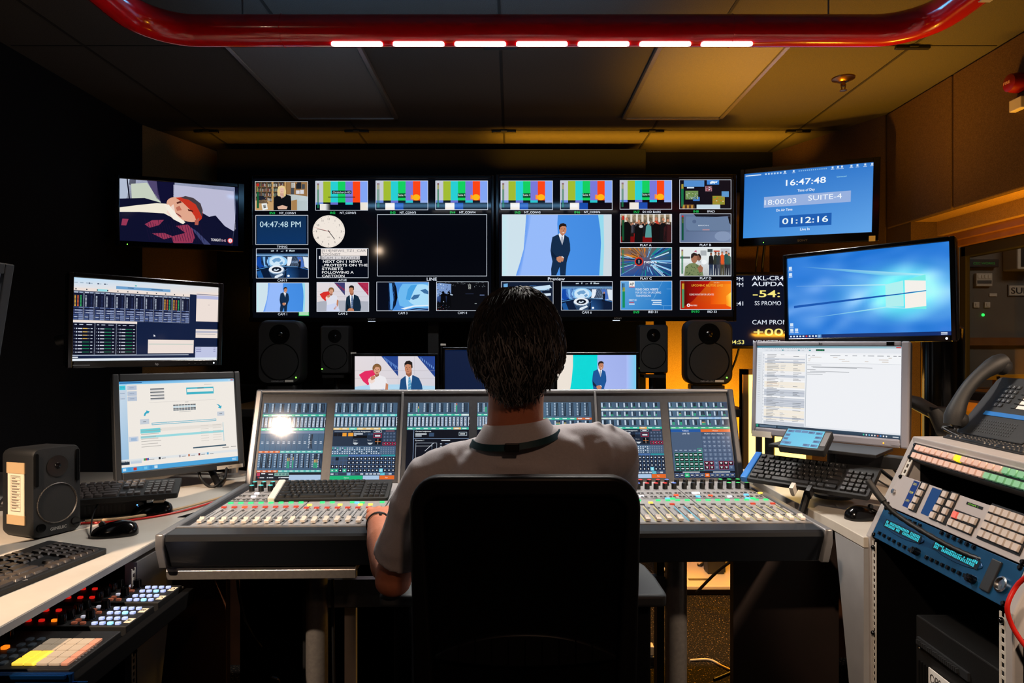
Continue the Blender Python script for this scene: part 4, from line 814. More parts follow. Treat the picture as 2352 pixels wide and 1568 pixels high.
        for j in range(4):
            for i in range(6):
                x=3+i*7.8; y=82.6+j*7.2; p.r(x,y,7.4,6.8,(44,150,120)); p.up(); p.r(x+.5,y+.5,6.4,5.8,(8,14,22)); p.up(); p.r(x+1.6,y+2.4,4.2,1.8,(220,226,232)); p.up(-2)
        p.box_(42,75.6,7.4,6.8,.5,(60,190,140)); p.r(43.6,78,4.2,1.8,(230,235,240)); 
        for i in range(5): p.r(4+i*7.8,78,4.4,1.4,(160,176,200))
        p.r(0,111.6,100,10.4,(16,20,32)); p.up(); p.r(14,112.4,28,1.3,(220,226,234)).r(64,112.4,28,1.3,(220,226,234))
        for i in range(12): p.r(.6+i*8.3,114.8,7.4,6.2,(40,180,120) if i==2 else (OR if i==6 else ((96,120,170)))); p.up(); p.r(1.3+i*8.3,115.5,6,4.8,(40,180,120) if i==2 else (OR if i==6 else (14,20,34))); p.up(); p.r(2.2+i*8.3,117,4,1.4,(225,230,236)); p.up(-2)
# ------------------------------------------------------------ displays
def ring(b,W,H,l,r,t,bt,y0,y1,mi=0):
    b.box((-W/2-l,y0,-H/2-bt),(-W/2,y1,H/2+t),mi).box((W/2,y0,-H/2-bt),(W/2+r,y1,H/2+t),mi).box((-W/2,y0,H/2),(W/2,y1,H/2+t),mi).box((-W/2,y0,-H/2-bt),(W/2,y1,-H/2),mi)
def display(name,label,cat,X,W,H,bz,paint,box=(0,0,100,100),fm='black_gloss',sm='screen_glass',depth=.05,group=None,bm=None,bev=.003,lip=.006):
    l,r,t,bt=bz; e=E(name,label,cat,X,group)
    b=MB(); ring(b,W,H,l,r,t,bt,-lip,.012); b.build('bezel',fm,e,None,bev)
    b=MB(); b.prism(rr((r-l)/2,(t-bt)/2,W+l+r,H+t+bt,.012),.012,.028,'y'); b.prism(rr((r-l)/2,(t-bt)/2,W*.8,H*.75,.02),.028,depth,'y',pts2=rr((r-l)/2,(t-bt)/2,W*.6,H*.55,.02)); b.build('back_cover',bm or 'black',e,None,0,30)
    p=Paint(W,H,box,1e-4); p.l=0; p.poly([(box[0],box[1]),(box[2],box[1]),(box[2],box[3]),(box[0],box[3])],(4,6,12)); p.l=1; paint(p); p.build('screen',sm,e,T((0,.003,0)))
    return e
def led(e,x,z,m='led_green',r=.003,y=-.0065): MB().ell((x,y,z),r,.002,r,10,6).build('power_light',m,e)
s38=3.8/F
def tvbox(x0,y0,x1,y1,D): return FR(P((x0+x1)/2,(y0+y1)/2,D),0),(x1-x0)*D/F,(y1-y0)*D/F,(x0,y0,x1,y1)
X,W,H,bx=tvbox(581,410,1128,729,3.8)
e=display('wall_display','large black multiview wall display with round clock face, left of the pair','display',X,W,H,(.02,.017,.017,.024),tv_one,bx,'black_gloss','screen_glass',.07,'multiview wall displays')
words(e,'logo','SONY',T((.0,-.0072,-H/2-.0085)),.010,(130,132,136),.045); MB().box((-.02,-.009,-H/2-.023),(.02,-.006,-H/2-.02)).build('light_bar',lightmat('bar_glow',(210,225,250),1.2),e)
X,W,H,bx=tvbox(1146,408,1684,727,3.8)
e=display('wall_display','large black multiview wall display with the Preview picture, right of the pair','display',X,W,H,(.019,.017,.017,.026),tv_two,bx,'black_gloss','screen_glass',.07,'multiview wall displays')
words(e,'logo','SONY',T((.01,-.0072,-H/2-.0085)),.010,(110,112,116),.045); MB().box((-.02,-.009,-H/2-.023),(.02,-.006,-H/2-.02)).build('light_bar',MATS['bar_glow'],e)
t=E('display_stand','black floor stand frame carrying the two wall displays','display stand',Vector((-.1,3.9,0)))
for x in (-.95,-.35,.35,.95): MB().box((x-.03,.0,0),(x+.03,.05,2.1)).build('post','black',t)
for z in (1.5,1.95): MB().box((-1.2,-.02,z),(1.2,.0,z+.06)).build('crossbar','black',t)
tag(MB().box((-1.92,4.44,0),(.87,4.48,2.5)).build('backing_panel','fabric_dark'),'dark fabric backing panel standing behind the wall displays','panel')  # added dark panel, keeps the wall behind the displays dark
e=display('small_television','small wall television showing a sleeping man in a car','television',FR(Vector((-1.838,3.786,1.961)),21.1,-1.7),.592,.333,(.022,.035,.022,.03),scr_ad,depth=.045); MB().box((-.12,.04,-.1),(.12,.05,.1)).box((-.03,.05,-.03),(.03,.06,.03)).tube([(0,.06,0),(-.02,.16,0),(-.06,.30,0)],.02,10).build('wall_mount','black',e); led(e,-.26,-.185,'led_green')
e=display('clock_display','wall display showing white clock times on blue above desk monitors','display',FR(Vector((1.697,3.947,2.057)),-29,0,-1.3),.686,.386,(.025,.035,.027,.05),scr_clock,depth=.05,sm='screen_matte'); MB().box((-.12,.045,-.1),(.12,.055,.1)).tube([(0,.05,0),(.03,.15,0),(.08,.27,0)],.025,10).build('wall_mount','black',e); words(e,'logo','SONY',T((-.01,-.0075,-.222)),.013,(90,92,98),.055); led(e,-.225,-.225)
MB().box((.33,-.008,-.245),(.362,-.004,-.215)).build('tag','tag',e,'small grey asset tag')
X,W,H,bx=tvbox(1590,632,1900,793,4.05)
display('prompt_display','navy cue display with yellow countdown partly hidden behind big screens','display',X,W,H,(.02,.02,.02,.02),scr_prompt,depth=.05)
# desk monitors
e=display('desk_monitor','wide black monitor showing receiver meters on the left wall arm','monitor',FR(Vector((-1.262,2.386,1.320)),49.8,-2,-.5),.48,.27,(.016,.017,.017,.024),scr_hpleft,depth=.05,group='desk monitors')
words(e,'logo','hp',T((0.02,-.0075,-.148)),.009,(150,152,156)); led(e,.225,-.148,lightmat('led_white_s',(220,235,255),2)); p=Paint(.05,.004); p.r(0,0,100,100,(90,92,96)); p.build('model_text','printed',e,T((-.215,-.0072,-.149))); 
for k in range(4): MB().box((.13+.022*k,-.0072,-.1488),(.136+.022*k,-.006,-.1478)).build('button','mid_grey',e)
MB().tube([(0,.05,0),(-.05,.14,-.02),(-.2,.28,-.08)],.022,10).build('arm','black',e,None,0,40)
e=display('desk_monitor','dark grey squarish monitor with pale licence window, low on left desk','monitor',FR(Vector((-1.156,2.385,.966)),41,10.2,-.35),.376,.301,(.02,.021,.026,.026),scr_lowleft,depth=.055,group='desk monitors',fm='dark_grey',sm='screen_matte',bm='dark_grey',bev=.004)
MB().box((.11,-.009,-.176),(.2,-.0055,-.163)).build('tag','tag',e,'white tag strip on the lower bezel'); words(e,'lettering','ON',T((.155,-.0095,-.1695)),.006,(60,60,60))
e=display('desk_monitor','edge-on grey monitor at the left picture border','monitor',FR(Vector((-1.192,1.325,1.262)),90,-9),.48,.29,(.02,.028,.025,.028),scr_grey,depth=.05,group='desk monitors',fm='dark_grey',sm='screen_matte',bm='dark_grey')
MB().tube([(0,.04,-.05),(0,.1,-.2),(0,.06,-.49)],.03,10).lathe([(.12,-.515),(.12,-.50),(.03,-.49)],c=(0,.06,0)).build('stand','dark_grey',e,None,0,40)
e=display('desk_monitor','large black monitor showing blue window logo wallpaper on right','monitor',FR(Vector((1.214,2.365,1.415)),-47.3,-1,.95),.53,.298,(.014,.016,.016,.02),scr_win,depth=.05,group='desk monitors'); led(e,.253,-.1595,lightmat('led_white_b',(230,240,255),3),.0035)
MB().tube([(0,.05,0),(.02,.16,-.02),(.1,.3,-.1)],.025,10).build('arm','black',e,None,0,40)
e=display('desk_monitor','silver grey monitor with white newsroom text list on right desk arm','monitor',FR(Vector((1.066,2.336,1.086)),-43.3,2.9),.474,.296,(.014,.024,.017,.027),scr_hpgray,depth=.055,group='desk monitors',fm='hp_grey',sm='screen_matte',bm='dark_grey',bev=.005)
words(e,'logo','hp',T((-.01,-.0075,.157)),.009,(40,40,44)); MB().box((.195,-.0072,.151),(.217,-.0055,.163)).build('badge','black_gloss',e); led(e,.19,-.163,'led_amber',.0025); MB().prism(rr(.225,-.163,.026,.008,.002),-.0075,-.005,'y').build('power_button','hp_grey',e)
MB().box((-.245,-.009,-.182),(-.175,.004,-.161)).build('tag','tag',e,'clear label strip hanging at lower left corner')
# small monitors on the back shelf
def shelfmon(x0,y0,x1,D,paint,label,blank=False):
    W=(x1-x0)*D/F; H=W*9/16; X=FR(Vector(((x0+x1)/2*1-1176,0,0))*(D/F)+Vector((0,D,1.25-(y0-784)/F*D-H/2)),0)
    e=display('shelf_monitor',label,'monitor',X,W,H,(.014,.014,.014,.016),paint,depth=.04,group='small monitors on the back shelf',sm='screen_matte')
    zb=X.translation.z-H/2-.016-.92
    MB().box((-.02,.04,-H/2),(.02,.055,0)).box((-.02,.02,-H/2-.016-zb+.012),(.02,.05,-H/2)).box((-.09,-.04,-H/2-.016-zb),(.09,.09,-H/2-.016-zb+.012)).build('stand','black',e)
    return e
def pw(p): p.win(0,0,100,100); p.clip=(0,0,100,56)
shelfmon(815,818,999,3.5,lambda p:(pw(p),couple(p,True)),'small monitor showing two seated presenters above the console edge')
shelfmon(1280,815,1461,3.5,lambda p:(pw(p),presenter(p,'t')),'small monitor with standing presenter on teal, beside the seated head')
e=shelfmon(1022,803,1242,3.55,lambda p:(p.r(0,0,100,100,(5,24,58))),'blank navy monitor mostly hidden behind the head')
t=E('back_shelf','long black shelf behind the console carrying speakers and small monitors','shelf',Vector((-.12,3.55,0)))
MB().box((-1.32,-.22,.88),(1.27,.25,.92)).build('board','black',t,None,.004)
for x in (-1.25,-.4,.4,1.2): MB().box((x-.03,.0,0),(x+.03,.06,.88)).build('leg','black',t)
for px,py,l in ((812,811,'small grey label strip beside the slim left speaker'),(1018,791,'small grey label strip left of the seated head')):
    q=tag(MB().box((-.014,-.002,-.005),(.014,.002,.005)).build('label_strip','tag'),l,'label'); q.location=P(px,py,3.62); MB().box((-.013,.002,-.3),(-.009,.004,.0)).box((.009,.002,-.3),(.013,.004,.0)).build('holder','black',q)
# ------------------------------------------------------------ loudspeakers
def loft(b,rings,mi=0):
    n=len(rings[0]); vs=[v for r in rings for v in r]; fs=[tuple(range(n)),tuple(range((len(rings)-1)*n,len(rings)*n))]
    for i in range(len(rings)-1):
        for j in range(n): fs.append((i*n+j,i*n+(j+1)%n,(i+1)*n+(j+1)%n,(i+1)*n+j))
    b.add(vs,fs,mi)
def speaker(label,X,w,h,d,rc,logo,group,pod=True,grille=False,ledx=.36):
    e=E('monitor_speaker',label,'speaker',X,group); b=MB()
    def rg(sw,sh,y,k=1): return [(x,y,z) for x,z in rr(0,h/2,w*sw,h*sh,rc*k*min(sw,sh))]
    loft(b,[rg(.97,.98,0),rg(1,1,.006),rg(1,1,d*.9),rg(.96,.97,d)] if grille else [rg(.90,.93,0),rg(.97,.98,.012),rg(1,1,.035),rg(1,1,d*.6),rg(.9,.94,d*.9),rg(.8,.86,d)]); b.build('cabinet','black_soft',e,None,0,35)
    r=w*.41; zc=h*.36
    b=MB(); b.lathe([(r*1.03,.0),(r*1.03,-.004),(r,-.005),(r*.97,-.002),(r*.6,.004),(r*.3,.012),(0,.008)],c=(0,.002,zc),ax='y',n=36); b.build('woofer','grille_dots' if grille else 'mesh_black',e,None,0,40)
    tz=h*.78; b=MB(); q=.62; b.lathe([(w*.36*q,-.002),(w*.3*q,.0),(w*.16*q,.008),(w*.11,.012),(w*.10,.004),(w*.06,-.004),(0,-.006)],c=(0,.0,tz),ax='y',n=32); b.build('tweeter','black_gloss',e,None,0,40)
    MB().ell((w*ledx,-.003,h*.115),.004,.003,.004,10,6).build('power_light','led_green',e)
    if logo: words(e,'logo','GENELEC',T((-w*.04,-.003,h*.06)),h*.022,(130,132,134),w*.28); MB().box((w*.12,-.004,h*.045),(w*.3,-.0005,h*.078)).build('plate','tag',e)
    if pod:
        MB().prism(rr(0,d*.45,w*.7,d*.7,.02),-.03,-.004).prism(rr(0,d*.4,w*.8,d*.5,.02),-.045,-.03).build('isolation_foot','black',e,None,.003)
    return e
G='speakers behind the console'
speaker('large black studio speaker below the clock display, left end of row',FR(P(642,884,3.6),6),.236,.342,.22,.05,True,G)
speaker('large black studio speaker at right, with amber wall behind it',FR(P(1629,884,3.6),-6),.25,.345,.22,.05,True,G)
speaker('slim black speaker right of the large left speaker',FR(P(769,860,3.75),3),.163,.27,.15,.012,False,G,False,ledx=-.42)
speaker('slim black speaker left of the large right speaker',FR(P(1501,858,3.75),-3),.165,.27,.15,.012,False,G,False,ledx=-.5)
for px,l,yo in ((642,'left',3.6),(1629,'right',3.6)):
    t=tag(MB().lathe([(.09,.92),(.09,.93),(.03,.94),(.03,.965),(.085,.974)],n=20).build('speaker_riser','black',None,None,0,40),'low black riser under the large %s speaker on back shelf'%l,'riser','speaker risers'); t.location=(P(px,884,3.6).x,3.6+.08,0)
for px,l in ((769,'left'),(1501,'right')):
    x=P(px,860,3.8).x; tag(MB().cyl((x,3.84,.92),(x,3.84,1.055),.018).lathe([(.07,.92),(.07,.93),(.02,.935)],c=(x,3.84,0)).box((x-.06,3.76,1.05),(x+.06,3.88,1.066)).build('speaker_post','black',None,None,0,40),'short black post under the slim %s speaker'%l,'post','speaker posts')
gd=mat('grille_dots',(16,15,15),.45,noise=(700,(104,98,92),.5,.62))
e=speaker('near black desk speaker with paper list taped to its side, left desk',FR(Vector((-1.198,1.80,.742)),66,2,-1),.125,.230,.13,.018,False,'none',False,True,-.40); del e['group']
words(e,'logo','GENELEC',T((.0,-.004,.018)),.0080,(150,148,144),.042)
MB().lathe([(.011,-.006),(.011,.0),(.013,.002)],c=(-.044,0,.026),ax='y',n=18).build('volume_knob','black_gloss',e,None,0,40); MB().lathe([(.011,-.006),(.011,.0),(.013,.002)],c=(.046,0,.026),ax='y',n=18).build('input_jack','black_gloss',e,None,0,40)
for x in (-.053,.053): MB().prism(rr(x,.175,.008,.085,.0038),-.0035,.004,'y').build('port_slot','mesh_black',e)
pp=FR(Vector((-.0635,.066,.115)),-90)
MB().box((-.034,-.0012,-.075),(.034,.0005,.075)).build('paper_list','paper',e,'yellowed paper list with taped ends',0,0,X=pp)
p=Paint(.05,.1); p.box_(10,4,80,92,1.2,(90,80,70))
for k in range(12): p.r(14,8+k*7,72,1,(150,140,126)); p.r(18,10+k*7,30+(k*17)%36,2.2,(110,100,90))
p.build('list_print','printed',e,pp@T((0,-.002,0)))
for z0,z1 in ((.052,.08),(-.08,-.056)): MB().box((-.037,-.0025,z0),(.037,0,z1)).build('tape','cable_beige',e,'pale tape strip',0,0,X=pp)
# ------------------------------------------------------------ desks
LX=-.917
t=E('left_desk','pale laminate desk on left with rack bay under it','desk',Vector((LX,1.67,0)))
MB().prism([(0,-.66),(0,.0),(0.0,.25),(.03,.33),(.03,1.0),(-1.28,1.0),(-1.28,-.66)],.722,.74).build('desk_top','desk_laminate',t,None,.002)
MB().prism([(.001,-.66),(.001,.25),(-.001,.25),(-.001,-.66)],.7225,.7375).build('edge_band','desk_edge',t)
MB().add([(0,0,0),(0,.03,0),(0,.2,.71),(0,0,.71),(-.03,0,0),(-.03,.03,0),(-.03,.2,.71),(-.03,0,.71)],[(0,1,2,3),(4,5,6,7),(0,1,5,4),(1,2,6,5),(2,3,7,6),(3,0,4,7)]).build('side_panel','desk_edge',t)
MB().box((-.35,.28,0),(.10,.31,.66)).build('end_panel','wood_brown',t,'brown timber end panel')
MB().box((-1.25,.97,0),(0,1.0,.70)).build('back_panel','wood_brown',t)
RX=.917
t=E('right_desk','pale laminate desk on right between the console and rack','desk',Vector((RX,1.78,0)))
MB().prism([(0,0),(-.002,.165),(-.02,.45),(-.02,.95),(1.4,.95),(1.4,0)],.712,.74).build('desk_top','desk_laminate',t,None,.002)
MB().add([(0,0,0),(0,.01,0),(0,.16,.71),(0,0,.71),(.03,0,0),(.03,.01,0),(.03,.16,.71),(.03,0,.71)],[(0,1,2,3),(4,5,6,7),(0,1,5,4),(1,2,6,5),(2,3,7,6),(3,0,4,7)]).build('side_panel','desk_edge',t)
MB().box((-.262,.24,0),(.05,.27,.67)).build('end_panel','wood_dark',t,'dark brown end panel under console end'); MB().box((.05,.92,0),(1.38,.95,.70)).build('back_panel','wood_brown',t)
# ------------------------------------------------------------ rack bays
def rail(b,x,z0,z1,y=0):
    # rack strip facing -y local, with square holes
    b.box((x-.009,y,z0),(x-.0045,y+.002,z1)).box((x+.0045,y,z0),(x+.009,y+.002,z1)); z=z0
    while z<z1: b.box((x-.0045,y,z),(x+.0045,y+.002,min(z+.006,z1))); z+=.0159
def screwhead(b,x,z,y=-.004,r=.006): b.lathe([(r,.003),(r,0),(r*.6,-.003),(0,-.003)],c=(x,y,z),ax='y',n=12)
t=E('rack_cabinet','rack bay under the left desk with white strip rails','rack',FR(Vector((LX,1.19,0)),90),'rack cabinets')
MB().box((0,.5,0),(.4826,.52,.71)).box((-.02,.03,0),(0,.52,.70)).box((.4826,.03,0),(.5,.52,.70)).box((0,.03,0),(.48,.5,.02)).build('housing','mesh_black',t)
b=MB(); rail(b,.465,.02,.70); b.build('rail','tag',t); b=MB(); rail(b,.012,.02,.70); b.build('rail','tag',t)
for z in (.625,.61,.5,.15): b=MB(); screwhead(b,.465,z); b.build('screw','black_gloss',t,None,0,40)
# drawer tray with controllers
t=E('sliding_tray','pulled out black rack drawer holding lit button controllers','drawer',Vector((LX,1.22,.632)))
b=MB(); b.box((-.40,.0,-.004),(.125,.45,0)).box((.117,.0,-.022),(.137,.455,.014)).box((-.4,.445,-.02),(.137,.456,.008)); b.build('tray','mesh_black',t,None,.003)
MB().box((-.32,-.012,-.09),(.137,-.003,.030)).box((-.34,-.003,-.10),(.16,.0,.012)).box((-.3,-.018,.022),(.13,-.012,.030)).build('slide_rail','blue_metal',t,'blue metallic slide rail',.002)
for x in (.02,.05): MB().lathe([(.006,0),(.004,-.003),(0,-.003)],c=(x+.05,-.012,.008),ax='y',n=10).build('slide_screw','chrome',t)
MB().box((-.1,.452,.012),(.11,.459,.0155)).build('edge_strip','alu',t)
TR=Vector((LX,1.22,.632))
def controller(y0,first,label):
    c=E('button_controller',label,'controller',TR+Vector((0,y0,.002)),'button controllers in the drawer')
    MB().box((-.20,0,0),(.112,.112,.022)).build('body','black_soft',c,None,.002)
    for m in range(2):
        ym=.005+m*.055; L='ABCD'[first+m]
        MB().box((.096,ym+.012,.022),(.11,ym+.034,.0228)).build('letter_tag','paper',c,'pale letter tag')
        p=Paint(1,1,(-.5,-.5,.5,.5)); p.t(L,0,.006,.011,(40,36,32),None,'c',True); p.build('lettering','printed',c,T((.103,ym+.023,.0232))@Matrix.Rotation(-PI/2,4,'Z')@Matrix.Rotation(-PI/2,4,'X'))
        def btn(x,y,mt,w=.011,h=.008): 
            o=MB().prism(rr(0,0,w,h,.0025,3),0,.004).build('button',mt,c); o.location=(x,ym+y,.022)
        for i in range(4):
            for j in range(2): btn(.039+.0165*i, .006+j*.025, 'pad_lit' if (i,j)==(2,0) else 'pad_blue')
        btn(-.005,.008,'pad_brown'); btn(-.005,.022,'pad_brown'); btn(-.005,.040,'pad_white'); btn(.014,.007,'pad_brown')
        for x,y in ((.014,.032),(-.030,.034)):
            MB().lathe([(.0105,0),(.0105,.004),(.009,.006),(.0085,.018),(.007,.02),(0,.02)],n=18).build('knob','black_gloss',c,None,0,40,X=T((x,ym+y,.022)))
        for x in (-.055,-.082,-.110):
            btn(x,.020,'pad_orange' if (m==0 and first==0 and x==-.055) else 'pad_red')
        MB().lathe([(.009,0),(.0085,.02),(0,.02)],n=14).build('knob','black_gloss',c,None,0,40,X=T((-.032,ym+.010,.022)))
for n_,c_,s_ in (('pad_blue',(150,170,225),.75),('pad_lit',(130,200,250),1.1),('pad_brown',(170,96,70),.22),('pad_white',(200,200,215),.5),('pad_red',(220,30,22),.75),('pad_orange',(255,120,20),1.3),('pad_yellow',(250,210,70),.95),('pad_tan',(176,160,140),.28),('pad_pink',(200,140,116),.22),('pad_dark',(60,70,80),.1)): mat(n_,c_,.4,emis=c_,es=s_)
controller(.335-.0,2,'black button controller with letter tags C and D, far half of drawer'); controller(.205,0,'black button controller with letter tags A and B, middle of drawer')
c=E('pad_controller','black pad controller with yellow and tan square pads, near end of drawer','controller',TR+Vector((0,.022,.002)))
MB().box((-.20,0,0),(.112,.165,.02)).build('body','black_soft',c,None,.002)
for i in range(5):
    for j in range(4):
        y=.026+j*.0275; x=.006+i*.0228
        lit=i<2 and j<2
        MB().prism(rr(0,0,.0215 if i<4 else .014,.0245,.002,3),0,.004).build('pad','pad_yellow' if lit else ('pad_pink' if i==4 else 'pad_tan'),c,'lit yellow pad' if lit else None,0,0,X=T((x if i<4 else x-.004,y,.02)))
for j in range(5):
    for k in range(2): MB().prism(rr(0,0,.012,.013,.003,3),0,.003).build('button','pad_dark',c,None,0,0,X=T((-.024-.022*k,.022+j*.025,.02)))
MB().prism(rr(0,0,.013,.013,.004,3),0,.004).build('button','pad_orange',c,'lit orange button',0,0,X=T((-.068,.085,.02)))
MB().lathe([(.007,0),(.006,.018),(0,.018)],n=14).build('knob','black_gloss',c,None,0,40,X=T((-.09,.13,.02)))
p=Paint(.012,.09); 
for k in range(7): p.r(20,10+k*11,50,6,(90,92,96))
p.build('lettering','printed',c,T((.102,.06,.0205))@Matrix.Rotation(-PI/2,4,'X'))
# ------------------------------------------------------------ keyboards
KR=[[('Esc',1)]+[(None,.5)]+[('F%d'%i,1) for i in range(1,5)]+[(None,.25)]+[('F%d'%i,1) for i in range(5,9)]+[(None,.25)]+[('F%d'%i,1) for i in range(9,13)]+[(None,0)]+[('Del',1)],
 [(c,1) for c in '`1234567890-=']+[('Back',2)],[('Tab',1.5)]+[(c,1) for c in 'QWERTYUIOP[]']+[('\\',1.5)],[('Caps',1.75)]+[(c,1) for c in "ASDFGHJKL;'"]+[('Enter',2.25)],
 [('Shift',2.25)]+[(c,1) for c in 'ZXCVBNM,./']+[('Shift',2.75)],[('Ctrl',1.5),('Fn',1.25),('Alt',1.25),('',6.5),('Alt',1.25),('Fn',1.25),('Ctrl',2)]]
NP=['','789+','456+','123E','00.E']
def keyboard(label,X,W,H,cap='key_black',case='black_soft',full=True,legend=(170,172,176),end=None,group='computer keyboards',tk=.016,kh=.006,limit=100):
    e=E('computer_keyboard',label,'keyboard',X,group); units=15+.4+(3.4 if full else 0)+4; x0=-W/2+W*.025+(W*.035 if end else 0); ux=(W*.95-(W*.035 if end else 0))/units; uz=(H*.9)/6.2
    b=MB(); b.prism(rr(0,0,W,H,.008),-.0,tk,'y'); b.build('case',case,e,None,.002)
    if end: MB().prism([(-W/2-.004,-H/2-.002),(-W/2+W*.05,-H/2-.002),(-W/2+W*.05,H/2+.002),(-W/2-.004,H/2+.002)],-.005,tk+.001,'y').build('end_cap',end,e,'coloured end cap',.004)
    cache={}; leg=Paint(1,1,(-.5,-.5,.5,.5)); cnt=[0]; rest=MB()
    def key(x,row,w,s,h=1):
        zt=H/2-H*.05-row*uz-(uz*.2 if row else 0); cx=x+w*ux/2; cz=zt-uz*h/2
        k=(round(w,2),h); cnt[0]+=1
        kw,kz=w*ux-.0025,uz*h-.0025
        if k not in cache:
            cache[k]=MB().prism(rr(0,0,kw,kz,.002,2),0,-kh,'y',pts2=rr(0,.0006,kw*.82 if w<2 else kw-.003,kz*.8,.002,2)).mesh('key',cap,30)
        if cnt[0]<=limit: part(cache[k],'key',e,T((cx,-.0005,cz)))
        else: rest.prism(rr(cx,cz,kw,kz,.002,2),0,-kh,'y',pts2=rr(cx,cz+.0006,kw*.82,kz*.8,.002,2))
        if s and legend:
            hh=uz*.22 if len(s)==1 else uz*.14; leg.t(s,cx-kw*.28,-(cz-.0)+0+(-kz*.12+hh) ,hh,legend,None,'l')
    for r_,row in enumerate(KR):
        x=x0
        for s,w in row:
            if s is not None and w: key(x,r_,w,s)
            x+=w*ux
    if full:
        for r_,ks in enumerate((3,3,3,0,1,3)):
            for i in range(ks): key(x0+(15.2+i+(1 if ks==1 else 0))*ux,r_,1,'')
    xn=x0+(15.2+(3.2 if full else 0)+.2)*ux
    for r_ in range(1,6):
        for i in range(4):
            if r_ in (1,2,3,4,5): key(xn+i*ux,r_,1,'0123456789+-*/.'[(r_*4+i)%15])
    if rest.v: o=rest.build('keys',cap,e); o['kind']='stuff'
    if legend: leg.build('key_legends','printed',e,T((0,-kh-.0009,0)))
    return e
def flat(c,yaw,tilt): return FR(c,yaw,90-tilt)
k1=keyboard('black keyboard with white left end lying across the console knobs','' or FR(Vector((-.553,2.105,.795)),3,76),.352,.125,full=False,end='white_plastic')
k2=keyboard('black keyboard with blue left end propped on a stand over right desk',FR(Vector((.912,2.104,.845)),-46,58),.3825,.1275,full=False,end='kb_blue')
for nm,x in (('clip',-.02),('clip',.03)): MB().box((x-.006,-.008,-.085),(x+.006,.02,-.06)).box((x-.004,.016,-.085),(x+.004,.024,.0)).build(nm,'black' if x>0 else 'tag',k2)
MB().box((-.12,.016,-.02),(.12,.022,.03)).tube([(0,.02,0),(0,.05,-.03),(0,.075,-.1)],.012).build('holder','black',k2)
k3=keyboard('black keyboard with pale-lit keys on near left desk edge',flat(Vector((-1.093,1.437,.758)),80,4),.45,.165,cap='key_tan',full=True,legend=None,kh=.0045)
words(k3,'logo','hp',T((0,-.001,-.0795)),.006,(160,160,160))
k4=keyboard('black keyboard behind the desk speaker under the squarish left monitor',flat(Vector((-1.225,2.005,.812)),21,7),.45,.15,cap='key_tan2',full=True,legend=None)
k5=keyboard('slim black keyboard in front of the phone on rack top',flat(Vector((1.145,1.62,1.0085)),-90,2),.28,.075,full=False,legend=None,tk=.008,kh=.004)
t=tag(MB().box((-.14,-.06,0),(.14,.07,.045)).build('mini_computer','black',None,None,.003),'flat black box with vents under the rear left keyboard','computer'); t.matrix_world=T((-1.235,2.03,.74))@Matrix.Rotation(R(21),4,'Z')
b=MB()
for i in range(10): b.box((-.02+i*.011,-.0615,.012),(-.014+i*.011,-.0595,.034))
b.build('vents','dark_grey',t); MB().ell((.115,-.061,.028),.002,.001,.002,8,6).build('power_light',lightmat('led_blue_s',(90,160,255),3),t)
# ------------------------------------------------------------ mice
def mouse(label,loc,yaw,sticker=False,cord=None):
    e=E('computer_mouse',label,'mouse',T(loc)@Matrix.Rotation(R(yaw),4,'Z'),'computer mice'); b=MB(); rings=[]
    for i in range(15):
        s_=max(.03,math.sin(PI*i/14)); u=(1-math.cos(PI*i/14))/2; y=-.056+.112*u; w=.032*s_**.6; hh=.043*s_**.62*(1.06-.42*u); rg=[]
        for j in range(17): a=PI*j/16; rg.append((w*math.cos(a),y,hh*math.sin(a)**.8 if 0<j<16 else 0))
        rings.append(rg)
    loft(b,rings); b.build('shell','black_gloss',e,None,0,60)
    b=MB(); b.prism([(x*.95,y) for x,y in rr(0,0,.056,.108,.026)],0,.010); b.build('skirt','dark_grey',e,None,.001)
    MB().cyl((-.004,.03,.031),(.004,.03,.031),.007).build('scroll_wheel','dark_grey',e,None,0,40)
    if sticker: MB().box((-.016,-.034,.036),(.016,-.006,.0425)).build('sticker','paper',e,'white label sticker')
    return e
mouse('black mouse nearest the desk speaker on left desk',onz(248,1236,.7405)+Vector((0,.03,0)),105)
mouse('black mouse with white label sticker on left desk',onz(337,1186,.7405)+Vector((0,.03,0)),105,True)
mouse('black mouse on the right desk beside the equipment rack',onz(1990,1198,.7405)+Vector((.01,.04,0)),-70)
def cable(label,pts,r=.003,m='cable_black',n=6,name='cable'):
    # smooth curve through the points
    P_=[Vector(p) for p in pts]; out=[]
    for i in range(len(P_)-1):
        p0=P_[max(i-1,0)];p1=P_[i];p2=P_[i+1];p3=P_[min(i+2,len(P_)-1)]
        for k in range(n):
            t=k/n; out.append(.5*((2*p1)+(p2-p0)*t+(2*p0-5*p1+4*p2-p3)*t*t+(3*p1-p0-3*p2+p3)*t**3))
    out.append(P_[-1]); return tag(MB().tube(out,r,8).build(name,m,None,None,0,60),label,'cable')
z=.7425
cable('thin black mouse cable rising from the near left mouse',[onz(208,1232,z),onz(212,1205,z)+Vector((0,0,.02)),onz(225,1185,z)+Vector((0,0,.035)),onz(232,1172,z)+Vector((-.02,.03,.01))],.0022)
cable('beige cable along the back of left desk',[(-1.2,1.92,.745),(-1.1,1.96,.745),(-1.0,2.06,.747),(-.93,2.2,.75)],.004,'cable_beige')
cable('red cable along the back of left desk',[(-1.2,1.9,.744),(-1.09,1.93,.744),(-.99,2.03,.744),(-.92,2.2,.746)],.003,'cable_red')
cable('looped black cable hanging behind squarish left monitor',[P(455,1068,2.42),P(462,1100,2.4),P(487,1118,2.38),P(515,1100,2.4),P(520,1075,2.45)],.005)
cable('thick black cable sleeve right of rear left keyboard',[P(480,1070,2.5),P(500,1110,2.42),P(512,1150,2.35)],.012)
